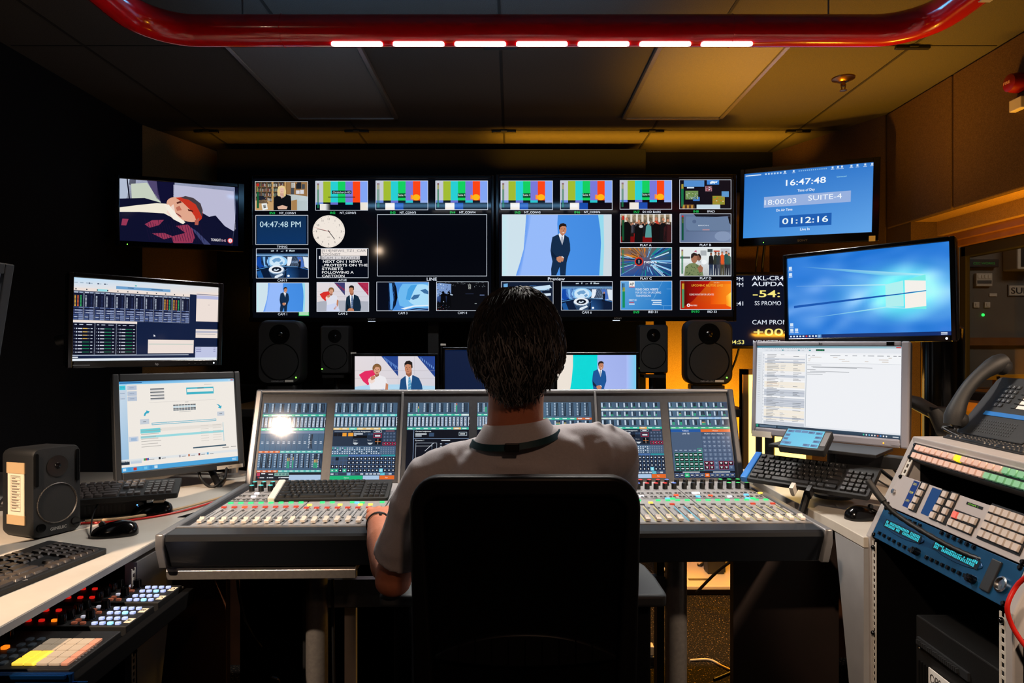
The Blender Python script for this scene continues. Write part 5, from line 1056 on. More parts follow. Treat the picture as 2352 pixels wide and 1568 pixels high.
tag(MB().prism([(-.97,1.98),(-.905,1.98),(-.905,2.09),(-.925,2.09)],.7402,.7412).build('cable_opening','mesh_black'),'dark cable opening at desk edge beside the console','opening')
t=tag(MB().cyl((-1.06,2.60,.74),(-1.06,2.60,1.02),.018).lathe([(.05,.74),(.05,.75),(.017,.752)],c=(-1.06,2.60,0)).build('monitor_pole','alu',None,None,0,40),'silver monitor pole behind the squarish left monitor','pole')
MB().box((-1.19,2.56,.94),(-1.05,2.6,.98)).tube([(-1.18,2.58,.96),(-1.17,2.46,.96)],.018).build('bracket','black',t)
# ------------------------------------------------------------ mixing console
CM=T((-.034,1.735,.768))@Matrix.Rotation(R(1.6),4,'Z'); CI=CM.inverted()
con=E('mixing_console','wide grey mixing console with seven touchscreens and rows of faders','mixing console',CM)
HW=.852
MB().prism([(.03,-.006),(.62,-.006),(.62,-.09),(.035,-.09)],-HW+.02,HW-.02,'x').build('chassis','console_frame',con)
MB().prism([(-.018,-.004),(-.012,.001),(.045,.003),(.045,-.02),(.03,-.086),(.012,-.088),(-.004,-.05),(-.02,-.014)],-HW+.022,HW-.022,'x').build('arm_rest','leather',con,'dark padded front arm rest',.004,35)
MB().box((-HW+.022,.0445,-.002),(HW-.022,.06,.004)).build('front_trim','alu',con)
for s in (-1,1):
    MB().prism([(-.02,.004),(.60,.006),(.60,-.06),(.04,-.09),(.0,-.088),(-.022,-.03)],s*HW-.0,s*(HW-.022),'x').build('end_cheek','silver',con,None,.004,30)
def cx(px,D=1.805): return (px-1176)/F*D+.034+.004
edges=[443,651,859,1067,1237,1445,1653,1861]
lp={}
for k in range(7):
    x0,x1=cx(edges[k])+.002,cx(edges[k+1])-.002
    b=MB(); b.box((x0,.06,-.004),(x1,.585,.003))
    b.build('control_panel','console_panel',con,None,.001)
    nf=8 if k!=3 else 6; pit=(x1-x0)/nf
    p=Paint(1,1,(-.5,-.5,.5,.5)); q=Paint(1,1,(-.5,-.5,.5,.5))
    warm=k>=4
    for i in range(nf):
        x=x0+pit*(i+.5); random.seed(k*10+i)
        p.r(x+.003,-.265,.0022,.19,(6,6,7)); c=(214,206,196) if not warm else ((236,220,120) if (k,i) not in ((5,5),(5,6)) else (90,210,235))
        q.r(x-.003,-.235,.0022,.16,c)
        for z in (.10,.13,.215,.24): p.r(x+.008,-z,.005,.004,(44,46,48))
        p.r(x-.010,-.21,.006,.05,(92,94,98)); p.r(x-.008,-.165,.003,.02,(40,60,50))
        for z in (.345,.37,.395,.42): 
            for d in (-.008,.002): p.r(x+d,-z,.008,.0055,(58,60,62))
        p.r(x-.011,-.455,.022,.006,(70,72,74))
    p.r(x0,-.332,x1-x0,.004,(26,27,29))
    XF=T((0,0,.0034))@Matrix.Rotation(-PI/2,4,'X')
    p.build('panel_markings','printed',con,XF); q.build('fader_lights','screen_fine',con,T((0,0,.0006))@XF,'thin lit fader lines')
cap=MB(); cap.prism([(-.008,0),(.008,0),(.007,.012),(.003,.009),(-.003,.009),(-.007,.012)],-.0055,.0055,'x').mesh
capb=MB(); capb.prism([(-.017,.004),(.011,.004),(.012,.013),(.004,.016),(-.002,.011),(-.012,.012),(-.018,.010)],-.006,.006,'x'); capm=capb.mesh('fader_cap','cap_white'); 
knm=MB().lathe([(.0085,0),(.0085,.016),(.0075,.019),(0,.019)],n=14).mesh('knob','cap_knob',40); 
ring_=MB().lathe([(.0086,.0185),(.007,.0195),(0,.0195)],n=12)
def btnmesh(m,w=.013,d=.009): return MB().box((-w/2,-d/2,0),(w/2,d/2,.004)).mesh('button',m)
BT={m:btnmesh(m) for m in ('btn_green','btn_yellow','btn_red','btn_redlit','btn_blue','btn_white','btn_dim')}
dim=MB()
for k in range(7):
    x0,x1=cx(edges[k])+.002,cx(edges[k+1])-.002; nf=8 if k!=3 else 6; pit=(x1-x0)/nf
    for i in range(nf):
        x=x0+pit*(i+.5); random.seed(50+k*10+i)
        o=part(capm,'fader_cap',con,T((x+.004,.082+(.006 if k in (0,1) else 0)+random.choice([0,0,.003,.006]),.002)))
        # row of lit buttons
        m='btn_green'
        if k==1: m=random.choice(['btn_green','btn_yellow','btn_yellow'])
        if (k,i) in ((5,3),(4,6)): m='btn_yellow'
        part(BT[m],'button',con,T((x,.305 if m=='btn_green' else .275,.003)))
        m2='btn_redlit' if random.random()<.14 and k<3 else ('btn_red' if k<2 or random.random()<.3 else None)
        if m2: part(BT[m2],'button',con,T((x,.255 if k!=1 else .24,.003)))
        else: dim.box((x-.006,.25,.003),(x+.006,.258,.006))
        for z in (.10,.13,.215): dim.box((x+.007,z-.003,.003),(x+.013,z+.003,.0055))
        for j in range(2):
            for d in (-.008,.004): dim.box((x+d-.0035,.35+j*.05,.003),(x+d+.0035,.357+j*.05,.0055))
        if k in (0,4,5,6):
            part(knm,'knob',con,T((x+.004,.47,.003))); part(knm,'knob',con,T((x-.006,.525,.003)))
            col={0:'kr_teal',4:'kr_red' if i>3 else 'kr_green',5:'kr_red' if i in (4,5,6) else 'kr_blue',6:'kr_green' if i>4 else 'kr_dark'}[k]
            lp.setdefault(col,MB()); 
            for xx,yy in ((x+.004,.47),(x-.006,.525)): lp[col].lathe([(.0072,.0225),(.0055,.0232),(0,.0232)],c=(xx,yy,0),n=10)
dim.build('small_buttons','btn_dim',con)['kind']='stuff'
for n_,c_,s_ in (('kr_teal',(60,190,190),.7),('kr_red',(220,40,40),.9),('kr_green',(60,190,100),.6),('kr_blue',(80,110,210),.6),('kr_dark',(40,44,52),.1)): mat(n_,c_,.4,emis=c_,es=s_)
for c_,b in lp.items(): b.build('knob_caps',c_,con)
for px,py,m in ((582,1139,'btn_white'),(590,1132,'btn_white'),(628,1148,'btn_blue'),(640,1148,'btn_green'),(820,1153,'btn_blue'),(832,1153,'btn_green'),(1473,1138,'btn_white'),(1553,1136,'btn_redlit'),(1533,1144,'btn_blue'),(1545,1144,'btn_green'),(1594,1131,'btn_white'),(1602,1131,'btn_white'),(1603,1139,'btn_blue'),(1632,1137,'btn_redlit'),(1676,1139,'btn_white'),(1714,1135,'btn_blue'),(1717,1143,'btn_blue'),(1729,1143,'btn_green'),(1746,1131,'btn_yellow')):
    w=CI@onz(px,py,.774); part(BT[m],'button',con,T((w.x,w.y,.003)))
# screen hood
HT=19.2; HM=T((0,.588,-.002))@Matrix.Rotation(R(-HT),4,'X'); HHt=.322
MB().prism([(0,0),(.012,-.004),(.07,.0),(.05,HHt),(.004,HHt)],-HW+.01,HW-.01,'x').build('screen_hood','console_frame',con,None,.003,0,X=HM)
MB().prism(rr(.012,HHt+.003,.03,.016,.007),-HW+.008,HW-.008,'x').build('hood_top_bar','silver',con,None,0,40,X=HM)
for s in (-1,1): MB().prism([(-.012,-.002),(.075,-.002),(.055,HHt+.008),(-.006,HHt+.008)],s*(HW-.005),s*(HW-.026),'x').build('hood_end','silver' if s<0 else 'console_frame',con,None,.004,0,X=HM)
for px in (928,1368.5): x=(px-1176)/F*2.43+.034+.017; MB().box((x-.004,-.004,.004),(x+.004,.006,HHt)).build('divider_strip','silver',con,None,.001,0,X=HM)
for k,(a,w) in enumerate(((615,141),(775.6,141),(940,139),(1098,104),(1220,138.5),(1380.5,137),(1536.8,136.5))):
    D=2.425; xl=(a-1176)/F*D+.034+.0175; ww=w/F*D*1.0; hz=.268
    p=Paint(ww,hz,(0,0,100,122),1e-4); con_screen(p,k); p.build('touchscreen','screen_glass' if k<2 else 'screen_glass',con,HM@T((xl+ww/2,-.0008,.016+hz/2)))
# legs and undercarriage
for x in (-.535,.535):
    MB().cyl((x,.30,.012-.768),(x,.30,-.09),.032,n=24).build('leg','alu',con,None,0,40); MB().box((x-.045,-.02,-.768),(x+.045,.62,-.735)).build('foot','black',con,None,.01); MB().box((x-.05,.33,-.735),(x-.028,.37,-.09)).build('cable_riser','black',con)
MB().box((-.52,.32,-.225-.005),(.53,.35,-.225-.088)).build('cross_beam','alu',con)
t=E('keyboard_tray','slim silver tray front hung under the console left end','drawer',CM@T((-.607,.03,-.092))); MB().box((-.235,.01,-.028),(.235,.30,-.003)).build('tray','black',t); MB().prism([(0,-.034),(.008,-.036),(.012,-.03),(.012,-.004),(.004,.0),(-.002,-.012)],-.24,.24,'x').build('front','alu',t,None,.001)
# ------------------------------------------------------------ right equipment rack
ux,uz_=Vector((0,-1,0)),Vector((.4195,0,.9078)); RM=Matrix.Identity(4)
nn=Vector((.9078,0,-.4195))
for i in range(3): RM[i][0]=ux[i]; RM[i][1]=nn[i]; RM[i][2]=uz_[i]; RM[i][3]=(.933,1.77,.744)[i]
rk=E('rack_cabinet','grey equipment rack with sloped top at the right side','rack',Vector((.933,1.77,0)),'rack cabinets')
RL=T((0,0,.744))@RM.to_3x3().to_4x4()
prof=[(.0,.0),(-.004,.744),(.118,1.0),(.95,1.0),(.95,0)]
MB().prism([(x,z) for x,z in prof],0,.022,'y').build('end_panel','rack_grey',rk,None,.003); MB().prism([(x,z) for x,z in prof],-.5046,-.4826,'y').build('end_panel','rack_grey',rk,None,.003)
MB().box((.112,-.49,.978),(.95,.012,1.003)).build('top_panel','rack_grey',rk,None,.003); MB().box((0,-.002,.268),(.4826,.02,.283)).build('top_lip','rack_grey',rk,None,0,0,X=RL)
MB().box((.55,-.48,0),(.56,0,.97)).box((.02,-.48,0),(.55,0,.01)).box((.006,-.003,.0),(.55,-.0005,.735)).box((.125,-.003,.735),(.55,-.0005,.97)).build('interior_lining','mesh_black',rk)
VR=FR(Vector((0,0,0)),-90)
for x in (.011,.4716): b=MB(); rail(b,x,.02,.735,.0); b.build('rail','tag',rk,None,0,0,X=VR)
b=MB(); rail(b,.011,.178,.225,0); b.build('rail','tag',rk,None,0,0,X=RL)
for v in (.008,.083,.095,.172,.228,.262):
    for x in (.009,.4736): b=MB(); screwhead(b,x,v); b.build('screw','black_gloss',rk,None,0,40,X=RL)
for v in (.72,.5,.27):
    for x in (.011,.4716): b=MB(); screwhead(b,x,v); b.build('screw','black_gloss',rk,None,0,40,X=VR)
def opr(px,py): return onplane(px,py,RM)
Z2=lambda x,y:opr(1900+x/2.58,960+y/2.58)
# 1: blue panel
t=E('audio_processor','blue rack unit with two oval cyan displays','rack unit',RM,'sloped rack units')
MB().box((.0,-.003,.002),(.4826,.12,.087)).build('panel','blue_panel',t,None,.001)
mat('vfd',(10,20,26),.2)
for k,(a,bb,txt) in enumerate((((345,612),(578,740),'88 888 88888 88 888'),((632,740),(928,892),'888 88 88888 8 88 8'))):
    a=Z2(*a); c_=Z2(*bb); cxx=(a[0]+c_[0])/2; cz=(a[1]+c_[1])/2; L=abs(c_[0]-a[0])*.9
    pts=[(cxx+L*.56*math.cos(R(i*9)),cz+.016*math.sin(R(i*9))) for i in range(40)]
    MB().prism(pts,-.005,-.002,'y').build('display_surround','blue_rim' if 'blue_rim' in MATS else mat('blue_rim',(28,70,110),.3,.4).name,t,None,.001)
    p=Paint(L,.02); p.r(0,0,100,100,(6,20,28)); p.up(); random.seed(40+k)
    for row in range(2):
        for i in range(26):
            if random.random()<.86:
                x=3+i*3.6; y=14+row*40
                for (dx,dy,w_,h_) in random.sample([(0,0,2.2,7),(0,14,2.2,7),(0,26,2.2,7),(0,0,.8,32),(1.6,0,.8,32)],4): p.r(x+dx,y+dy,w_,h_,(60,225,240))
    p.build('display','screen_matte',t,T((cxx,-.0056,cz)))
b=MB()
for a,c_,n_ in (((385,565),(560,640),7),((320,685),(500,785),7),((690,685),(880,770),6),((600,830),(830,940),8)):
    a=Z2(*a); c_=Z2(*c_)
    for i in range(n_): u=i/(n_-1); x=a[0]+(c_[0]-a[0])*u; zz=a[1]+(c_[1]-a[1])*u; MB().box((x-.004,-.008,zz-.004),(x+.004,-.002,zz+.004)).build('button','black_gloss',t,None,.001)
for q in ((545,798),(875,963)):
    x,zz=Z2(*q); MB().lathe([(.009,.0),(.009,-.008),(.0075,-.016),(0,-.017)],c=(x,-.003,zz),ax='y',n=18).build('knob','black_gloss',t,None,0,40)
x,zz=Z2(990,925); MB().box((x-.013,-.008,.012),(x+.013,-.002,.078)).build('card_slot','dark_grey',t,None,.002)
x,zz=Z2(1047,992); MB().lathe([(.016,0),(.016,-.005),(.0125,-.006),(.0125,-.002),(0,-.001)],c=(x,-.003,zz),ax='y',n=24).build('xlr_socket','chrome',t,None,0,40)
# 2: router panel
t=E('router_panel','silver rack control panel with square keys and blue readouts','rack unit',RM,'sloped rack units')
MB().box((.0,-.003,.09),(.4826,.1,.177)).build('panel','alu_pale' if 'alu_pale' in MATS else mat('alu_pale',(186,178,176),.4,.3).name,t,None,.001)
def lcd(a,c_,col,lines=(),tc=(240,220,40)):
    a=Z2(*a);c_=Z2(*c_); x0,x1=sorted((a[0],c_[0])); z0,z1=sorted((a[1],c_[1])); W=x1-x0;H=z1-z0
    p=Paint(W,H); p.r(0,0,100,100,col); p.up()
    for s,y,h in lines: p.t(s,12,y,h,tc,60,'l',True)
    p.build('readout','screen_matte',t,T(((x0+x1)/2,-.0036,(z0+z1)/2)))
lcd((522,372),(486,536),(14,50,110),(('CAM 2',16,9),('PGM',48,9),('CAM 1',80,9))); lcd((632,413),(618,590),(18,62,112)); lcd((838,498),(928,548),(10,14,12),(('CAM 1',74,48),),(150,240,50))
sq=MB().prism(rr(0,0,.0165,.0165,.0015,2),0,-.007,'y',pts2=rr(0,0,.014,.014,.0015,2)).mesh('key','key_white',30)
sqr=MB().prism(rr(0,0,.0165,.0165,.0015,2),0,-.007,'y',pts2=rr(0,0,.014,.014,.0015,2)).mesh('key','key_red' if 'key_red' in MATS else mat('key_red',(220,120,110),.4,emis=(255,60,50),es=.3).name,30)
def run(a,c_,n_,first=None,back=True):
    a=Z2(*a);c_=Z2(*c_); 
    for i in range(n_):
        u=i/max(n_-1,1); x=a[0]+(c_[0]-a[0])*u; zz=a[1]+(c_[1]-a[1])*u
        part(sqr if first==i else sq,'key',t,T((x,-.003,zz)))
    if back: xs=sorted((a[0],c_[0])); zs=sorted((a[1],c_[1])); MB().box((xs[0]-.010,-.005,zs[0]-.010),(xs[1]+.010,-.002,zs[1]+.010)).build('key_surround','black',t)
run((588,410),(515,530),4); run((712,458),(640,582),4); run((768,472),(690,602),4); run((775,580),(885,617),4,0); run((750,625),(855,668),4)
a=Z2(1000,548); pit=.0193
for j in range(4):
    for i in range(6): part(sq,'key',t,T((a[0]+i*pit,-.003,a[1]-j*.0185)))
MB().box((a[0]-.012,-.005,a[1]-.068),(a[0]+5*pit+.012,-.002,a[1]+.012)).build('key_surround','black',t)
MB().lathe([(.006,0),(.006,-.006),(0,-.007)],c=(.012,-.003,.13),ax='y',n=14).build('thumb_screw','chrome',t,None,0,40)
# 3: button strip
t=E('button_strip','black rack strip with two rows of white and green lit keys','rack unit',RM,'sloped rack units')
MB().box((.0,-.002,.223),(.4826,.06,.267)).build('panel','black',t,None,.001)
kb_=lambda m:MB().prism(rr(0,0,.0195,.0165,.002,2),0,-.009,'y',pts2=rr(0,0,.0165,.0135,.002,2)).mesh('key',m,30)
mat('key_yellow',(230,220,30),.4,emis=(240,230,30),es=.7); mat('key_mint',(130,190,150),.45,emis=(110,190,140),es=.12); mat('key_pink',(215,180,166),.45,emis=(230,190,170),es=.1)
kw,ky,kg=kb_('key_pink'),kb_('key_yellow'),kb_('key_mint')
for r_ in range(2):
    for i in range(19):
        m=kw
        if r_==0 and i==7: m=ky
        if (r_==0 and i>=14) or (r_==1 and i>=12): m=kg
        part(m,'key',t,T((.032+i*.0222,-.002,.256-r_*.021)),'lit yellow key' if m is ky else None)
words(t,'lettering','PGM',T((.016,-.003,.24)),.004,(200,190,60))
# PC in the rack
PM=FR(Vector((1.0,1.69,.34)),-90); t=E('rack_computer','black rack computer with white label reading OPS PC','computer',PM)
MB().box((0,0,0),(.4,.42,.235)).build('case','black_soft',t,None,.003); b=MB()
for i in range(34): b.box((.015+i*.011,-.004,.01),(.018+i*.011,0,.13))
b.build('ribs','black',t); b=MB()
for i in range(22): b.box((.02+i*.007,-.012,.172+.0),(.024+i*.007,0,.182))
b.box((.012,-.006,.168),(.2,0,.186)); b.build('vent_bar','dark_grey',t); MB().box((.06,-.006,.093),(.152,-.003,.133)).build('label_plate','paper_white' if 'paper_white' in MATS else mat('paper_white',(226,224,220),.6).name,t,'white label plate'); p=Paint(1,1,(-.5,-.5,.5,.5)); p.t('OPS PC',0,.011,.022,(20,20,22),.078,'c'); p.build('lettering','printed',t,T((.106,-.0065,.113)))
MB().ell((.02,-.003,.16),.003,.002,.003).build('power_button','chrome',t)
t=tag(MB().box((.96,1.29,.325),(1.45,1.765,.335)).build('rack_shelf','black'),'black rack shelf under the rack computer','shelf')
# gooseneck microphone
gp=[(2340,1300,1.335),(2290,1293,1.37),(2230,1277,1.42),(2150,1238,1.49),(2060,1182,1.58),(2022,1142,1.62),(1993,1102,1.65)]
pts=[]
for x,y,d in gp: pts.append(P(x,y,d)*1.0)
t=E('gooseneck_microphone','black gooseneck microphone curving across the rack panels','microphone',pts[0])
def rel(v): return v-pts[0]
fine=[]
for i in range(len(pts)-1):
    p0=pts[max(i-1,0)];p1=pts[i];p2=pts[i+1];p3=pts[min(i+2,len(pts)-1)]
    for k in range(8): u=k/8; fine.append(.5*((2*p1)+(p2-p0)*u+(2*p0-5*p1+4*p2-p3)*u*u+(3*p1-p0-3*p2+p3)*u**3))
fine.append(pts[-1]); n_=len(fine)
MB().tube([rel(v) for v in fine[:-10]],[.0052+.0012*(i%2) for i in range(n_-10)],10).build('neck','cable_black',t,None,0,60)
MB().tube([rel(v) for v in fine[-11:]],[.008]*10+[.0065],12).build('capsule','black_soft',t,None,0,40); MB().tube([rel(v) for v in fine[:5]],.009,12).build('socket','black_gloss',t,None,0,40)
# second rack at picture edge
t=E('rack_cabinet','second black rack with bolted front at the right picture border','rack',FR(Vector((.945,1.262,0)),-90),'rack cabinets')
MB().box((0,.0,0),(.45,.5,.70)).build('housing','mesh_black',t); MB().box((0.02,-.004,.45),(.45,0,.66)).build('panel','dark_grey',t,None,.001)
for zz in (.64,.56,.47,.40,.33): b=MB(); screwhead(b,.03,zz,-.006,.009); b.build('screw','chrome',t,None,0,40)
cable('red cable looping down at the right picture border',[P(2365,1318,1.18),P(2335,1345,1.2),P(2314,1390,1.2),P(2322,1430,1.2),P(2345,1470,1.19),P(2370,1500,1.18)],.0042,'cable_red')
# ------------------------------------------------------------ phone
PH=FR(P(2196,985,1.79),-88,40); t=E('desk_phone','black office phone with raised handset on the rack top','phone',PH)
MB().prism(rr(.115,.085,.23,.19,.015),.0,.025,'y').build('body','black_soft',t,None,.004)
MB().prism([(-.004,-.01),(.03,.02),(.06,.16),(.06,-.01)],.02,.22,'x',pts2=None).build('stand_foot','black',t,None,.003)
h=MB(); hp=[]
for i in range(13):
    u=i/12; zz=-.005+.215*u; y=-.028-.030*math.sin(PI*u)**.8; hp.append((.022,y,zz))
h.tube(hp,[.021,.0235,.022,.019,.0175,.017,.017,.017,.0175,.019,.022,.0235,.021],14); h.build('handset','black_soft',t,None,0,60)
MB().lathe([(.022,0),(.023,.012),(.018,.02)],c=(.022,-.03,.015),ax='y',n=20).build('mouth_cup','black_soft',t,None,0,40); MB().lathe([(.022,0),(.023,.012),(.018,.02)],c=(.022,-.03,.195),ax='y',n=20).build('ear_cup','black_soft',t,None,0,40)
km=MB().prism(rr(0,0,.0125,.0105,.002,2),0,-.003,'y').mesh('key','key_black',30); lg=Paint(1,1,(-.5,-.5,.5,.5))
for j in range(5):
    for i in range(3):
        if j==4 and i==2: continue
        x=.065+i*.0155; zz=.148-j*.0145; part(km,'key',t,T((x,0,zz))); lg.t('123456789*0#()'[j*3+i],x,-(zz)+.0025,.005,(220,220,220),None,'c')
lg.build('key_legends','printed',t,T((0,-.0034,0)))
for j in range(5): MB().box((.118,-.003,.085+j*.014),(.132,0,.094+j*.014)).build('side_key','key_black',t,None,.001); MB().box((.135,-.002,.085+j*.014),(.19,0,.095+j*.014)).build('name_strip','paper_white',t,'white paper name strip')
MB().box((.05,-.002,.056),(.2,0,.068)).build('blue_strip','kb_blue',t,'blue reflective function strip'); b=MB()
for i in range(16):
    for j in range(5): b.lathe([(.0022,0),(.0022,-.0012)],c=(.062+i*.0075,0,.006+j*.0085),ax='y',n=6)
b.build('speaker_grille','dark_grey',t)
p=Paint(.07,.045); p.r(0,0,100,100,(60,80,96)); p.build('display','screen_matte',t,T((.165,-.003,.135+.02)))
cable('curly black phone cord below the handset',[PH@Vector((.02,-.02,-.01)),PH@Vector((.0,-.03,-.02)),P(2200,1000,1.74),P(2215,1004,1.72)],.004)
# ------------------------------------------------------------ touch controller, shelf, arm, light box
t=E('touch_controller','small touch controller with pale blue screen below the silver monitor','controller',FR(Vector((.893,2.09,.953)),-43,58))
MB().prism(rr(.004,-.001,.138,.094,.006),.0,.024,'y').build('body','black_soft',t,None,.002); p=Paint(.112,.082); scr_touch(p); p.build('screen','screen_matte',t,T((-.004,-.001,0))); MB().box((.055,-.002,-.03),(.07,.002,.035)).build('side_panel','mid_grey',t)
t=E('equipment_shelf','black angled shelf on pole under the touch controller','shelf',FR(Vector((.99,2.15,.918)),-43,0))
MB().box((-.16,-.06,-.01),(.16,.12,.0)).build('board','black',t,None,.002); MB().cyl((.0,.06,-.165),(.0,.06,-.01),.018).lathe([(.06,-.165),(.06,-.155),(.02,-.15)],c=(0,.06,0)).build('pole','black',t,None,0,40); MB().box((.02,.02,-.012),(.40,.06,-.052)).build('arm','black',t,None,.004)
t=E('swivel_mount','thick black swivel mount arm right of the silver monitor','monitor mount',P(2130,930,2.25))
def rl(x,y,d): return P(x,y,d)-P(2130,930,2.25)
MB().tube([rl(2050,915,2.35),rl(2105,925,2.27),rl(2160,955,2.2)],[.034,.032,.03],12,flat=.7).build('upper_link','black_soft',t,None,0,50); MB().tube([rl(2150,945,2.2),rl(2168,985,2.17),rl(2205,990,2.12)],[.026,.028,.022],12).build('lower_link','black_soft',t,None,0,50); MB().cyl(rl(2160,935,2.2),rl(2160,962,2.2),.03).build('joint','black',t,None,0,40)
MB().cyl((rl(2200,985,2.14).x,rl(2200,985,2.14).y,rl(0,985,2.14).z),(rl(2200,985,2.14).x,rl(2200,985,2.14).y,.745-P(2130,930,2.25).z),.02).build('post','black',t,None,0,40)
tag(MB().lathe([(.075,.742),(.075,1.30),(.06,1.31),(0,1.31)],c=(1.69,2.68,0),n=28).build('black_cylinder','black_gloss',None,None,0,40),'tall black round column behind the two right monitors','column')
t=E('light_box','tall warm glowing light panel with dark frame behind silver monitor','lamp',Vector((1.28,3.3,0)))
MB().box((-.14,0,.42),(.14,.006,1.09)).build('glowing_panel','lamp_panel',t); b=MB(); b.box((-.165,-.012,1.09),(.165,.05,1.115)).box((-.165,-.012,.40),(-.14,.05,1.115)).box((.14,-.012,.40),(.165,.05,1.115)).box((-.165,.006,.40),(.165,.05,1.1)).box((-.16,.0,0),(-.13,.05,.40)).box((.13,.0,0),(.16,.05,.40)).build('frame','lamp_frame',t)
for px,l in ((1743,'thin'),(1768,'thick')):
    q=P(px,1020,2.6); tag(MB().cyl((q.x,q.y,.74),(q.x,q.y,1.0),.012 if px<1750 else .018).build('support_post','black',None,None,0,40),'%s black support post in front of the glowing light panel'%l,'post')
cable('thin black cable hanging against the amber wall under cue display',[P(1697,800,4.0),P(1690,825,4.02),P(1680,850,4.05)],.006)
cable('black cable hanging under the blue clock display',[P(1756,565,4.05),P(1752,600,4.06),P(1750,630,4.1)],.008)
cable('second thin cable beside it under the clock display',[P(1741,565,4.05),P(1738,595,4.06),P(1735,626,4.1)],.005)
for k,pts_ in enumerate(([P(2000,1060,2.2),P(2030,1085,2.15),P(2062,1110,2.1)],[P(2020,1055,2.3),P(2050,1075,2.3),P(2066,1098,2.25)],[P(1985,1062,2.3),P(2000,1090,2.25),P(2045,1120,2.1)])):
    cable(['thick black cable under the silver monitor toward the rack','thin black cable above the others beside the rack edge','lowest black cable drooping behind the propped keyboard'][k],pts_,(.006,.004,.003)[k])
# ------------------------------------------------------------ floor items under the console
t=E('floor_stand','pale square stand base with black post under the console','stand',Vector((1.05,3.55,0)))
MB().box((-.2,-.2,.03),(.22,.22,.05)).build('base_plate','alu_pale',t,None,.004); MB().box((-.18,-.18,0),(.2,.2,.03)).build('plinth','black',t); MB().box((-.04,-.03,.05),(.045,.05,.875)).build('post','black',t,None,.004)
MB().box((-.16,-.12,.0505),(-.05,-.095,.0515)).build('badge','dark_grey',t)
t=E('power_board','power board with pale plugs on floor beside right console leg','power strip',Vector((.55,2.66,0))); MB().box((-.26,-.03,0),(.03,.03,.035)).build('body','black',t,None,.004)
for i in range(4): MB().box((-.22+i*.06,-.02,.035),(-.18+i*.06,.02,.07)).build('plug','cable_beige' if i%2 else 'black',t,None,.003)
zf=.004
cable('pale cable curving over the carpet right of the console leg',[onz(1585,1516,zf),onz(1630,1515,zf),onz(1660,1530,zf),onz(1690,1540,zf),onz(1720,1525,zf)],.005,'cable_beige')
cable('dark cable over the carpet by the desk end panel',[onz(1640,1560,zf),onz(1680,1543,zf),onz(1725,1520,zf)],.005)
cable('white cable in tangle behind the right arm rest',[onz(1500,1280,.01),onz(1510,1300,.02),onz(1526,1306,.02),onz(1512,1318,.01)],.006,'cable_white')
cable('black cable tangle beside the floor stand',[onz(1596,1280,.02),onz(1606,1300,.05),onz(1622,1285,.06),onz(1610,1310,.02),onz(1600,1298,.03)],.008)
cable('black cable drooping across the stand base',[P(1700,1275,3.0),P(1650,1310,3.1),P(1600,1360,3.2)],.007)
cable('thin dark cable hanging below the slim silver tray',[P(545,1332,2.0),P(550,1370,2.0),P(562,1420,2.02),P(580,1458,2.05),P(600,1485,2.1)],.004,'mid_grey' if False else 'cable_black')
cable('thin black cable down the left console leg',[P(764,1330,1.98),P(765,1420,1.98),P(766,1520,1.98),P(768,1600,1.98)],.0045)
tag(MB().box((-.98,2.46,0),(-.36,2.48,.66)).box((-.98,2.44,0),(-.94,2.5,.02)).box((-.40,2.44,0),(-.36,2.5,.02)).build('cable_screen','mesh_black'),'plain black screen panel standing under the left half of the console','panel')  # added black panel, hides lit carpet where the space lies in shade
t=E('leg_panel','tall narrow laminate panel beside the left console leg','panel',Vector((-.53,2.16,0))); MB().box((.0,0,0),(.036,.02,.66)).build('board','desk_laminate',t); MB().box((-.0,-.03,.42),(.06,-.005,.50)).build('bracket','black',t)
t=E('foot_pedal','small metal foot pedal gleaming on dark floor under the console','pedal',Vector((P(632,1553,2.37).x,2.37,0))); MB().prism([(-.04,0),(.04,0),(.02,.09),(-.01,.1)],-.02,.02,'y').build('plate','chrome',t,None,.006); MB().box((-.07,-.03,0),(.07,.05,.012)).build('base','black_gloss',t,None,.003)
# ------------------------------------------------------------ office chair
CH=E('office_chair','black mesh back office chair holding the seated person','chair',Vector((.024,1.24,0)))
def ringframe(b,o,i,y0,y1):
    n=len(o); vs=[(x,y0,z) for x,z in o]+[(x,y0,z) for x,z in i]+[(x,y1,z) for x,z in o]+[(x,y1,z) for x,z in i]
    fs=[]
    for k in range(n):
        m=(k+1)%n; fs+=[(k,m,n+m,n+k),(2*n+k,3*n+k,3*n+m,2*n+m),(k,2*n+k,2*n+m,m),(n+k,n+m,3*n+m,3*n+k)]
    return b.add(vs,fs)
def chairrr(w,wb,z0,z1,r,n=8):
    out=[]
    for x,z in rr(0,(z0+z1)/2,w*2,z1-z0,r,n):
        u=(z-z0)/(z1-z0); out.append((x*(wb/w+(1-wb/w)*min(1,max(0,u*1.25))),z))
    return out
b=MB(); ringframe(b,chairrr(.213,.198,.50,1.004,.06),chairrr(.186,.160,.535,.966,.035),-.012,.022)
for i,v in enumerate(b.v): x,y,z=v; b.v[i]=(x,y+.55*x*x-.10*max(0,.75-z)-.02*max(0,z-.9)*8*0,z)
b.build('back_frame','chair_frame',CH,None,.007,40,3)
g=MB(); N=16
for i in range(N+1):
    for j in range(N+1):
        u=i/N;v=j/N; z=.53+.44*v; w=.170+.018*min(1,v*1.2); x=(u*2-1)*w; g.v.append((x,.008+.55*x*x-.10*max(0,.75-z)+.0*v,z))
for i in range(N):
    for j in range(N): a=i*(N+1)+j; g.f.append((a,a+1,a+N+2,a+N+1)); g.m.append(0)
o=g.build('back_mesh','mesh_black',CH,None,0,60); sm=o.modifiers.new('solid','SOLIDIFY'); sm.thickness=.003
b=MB(); n=18; vs=[]
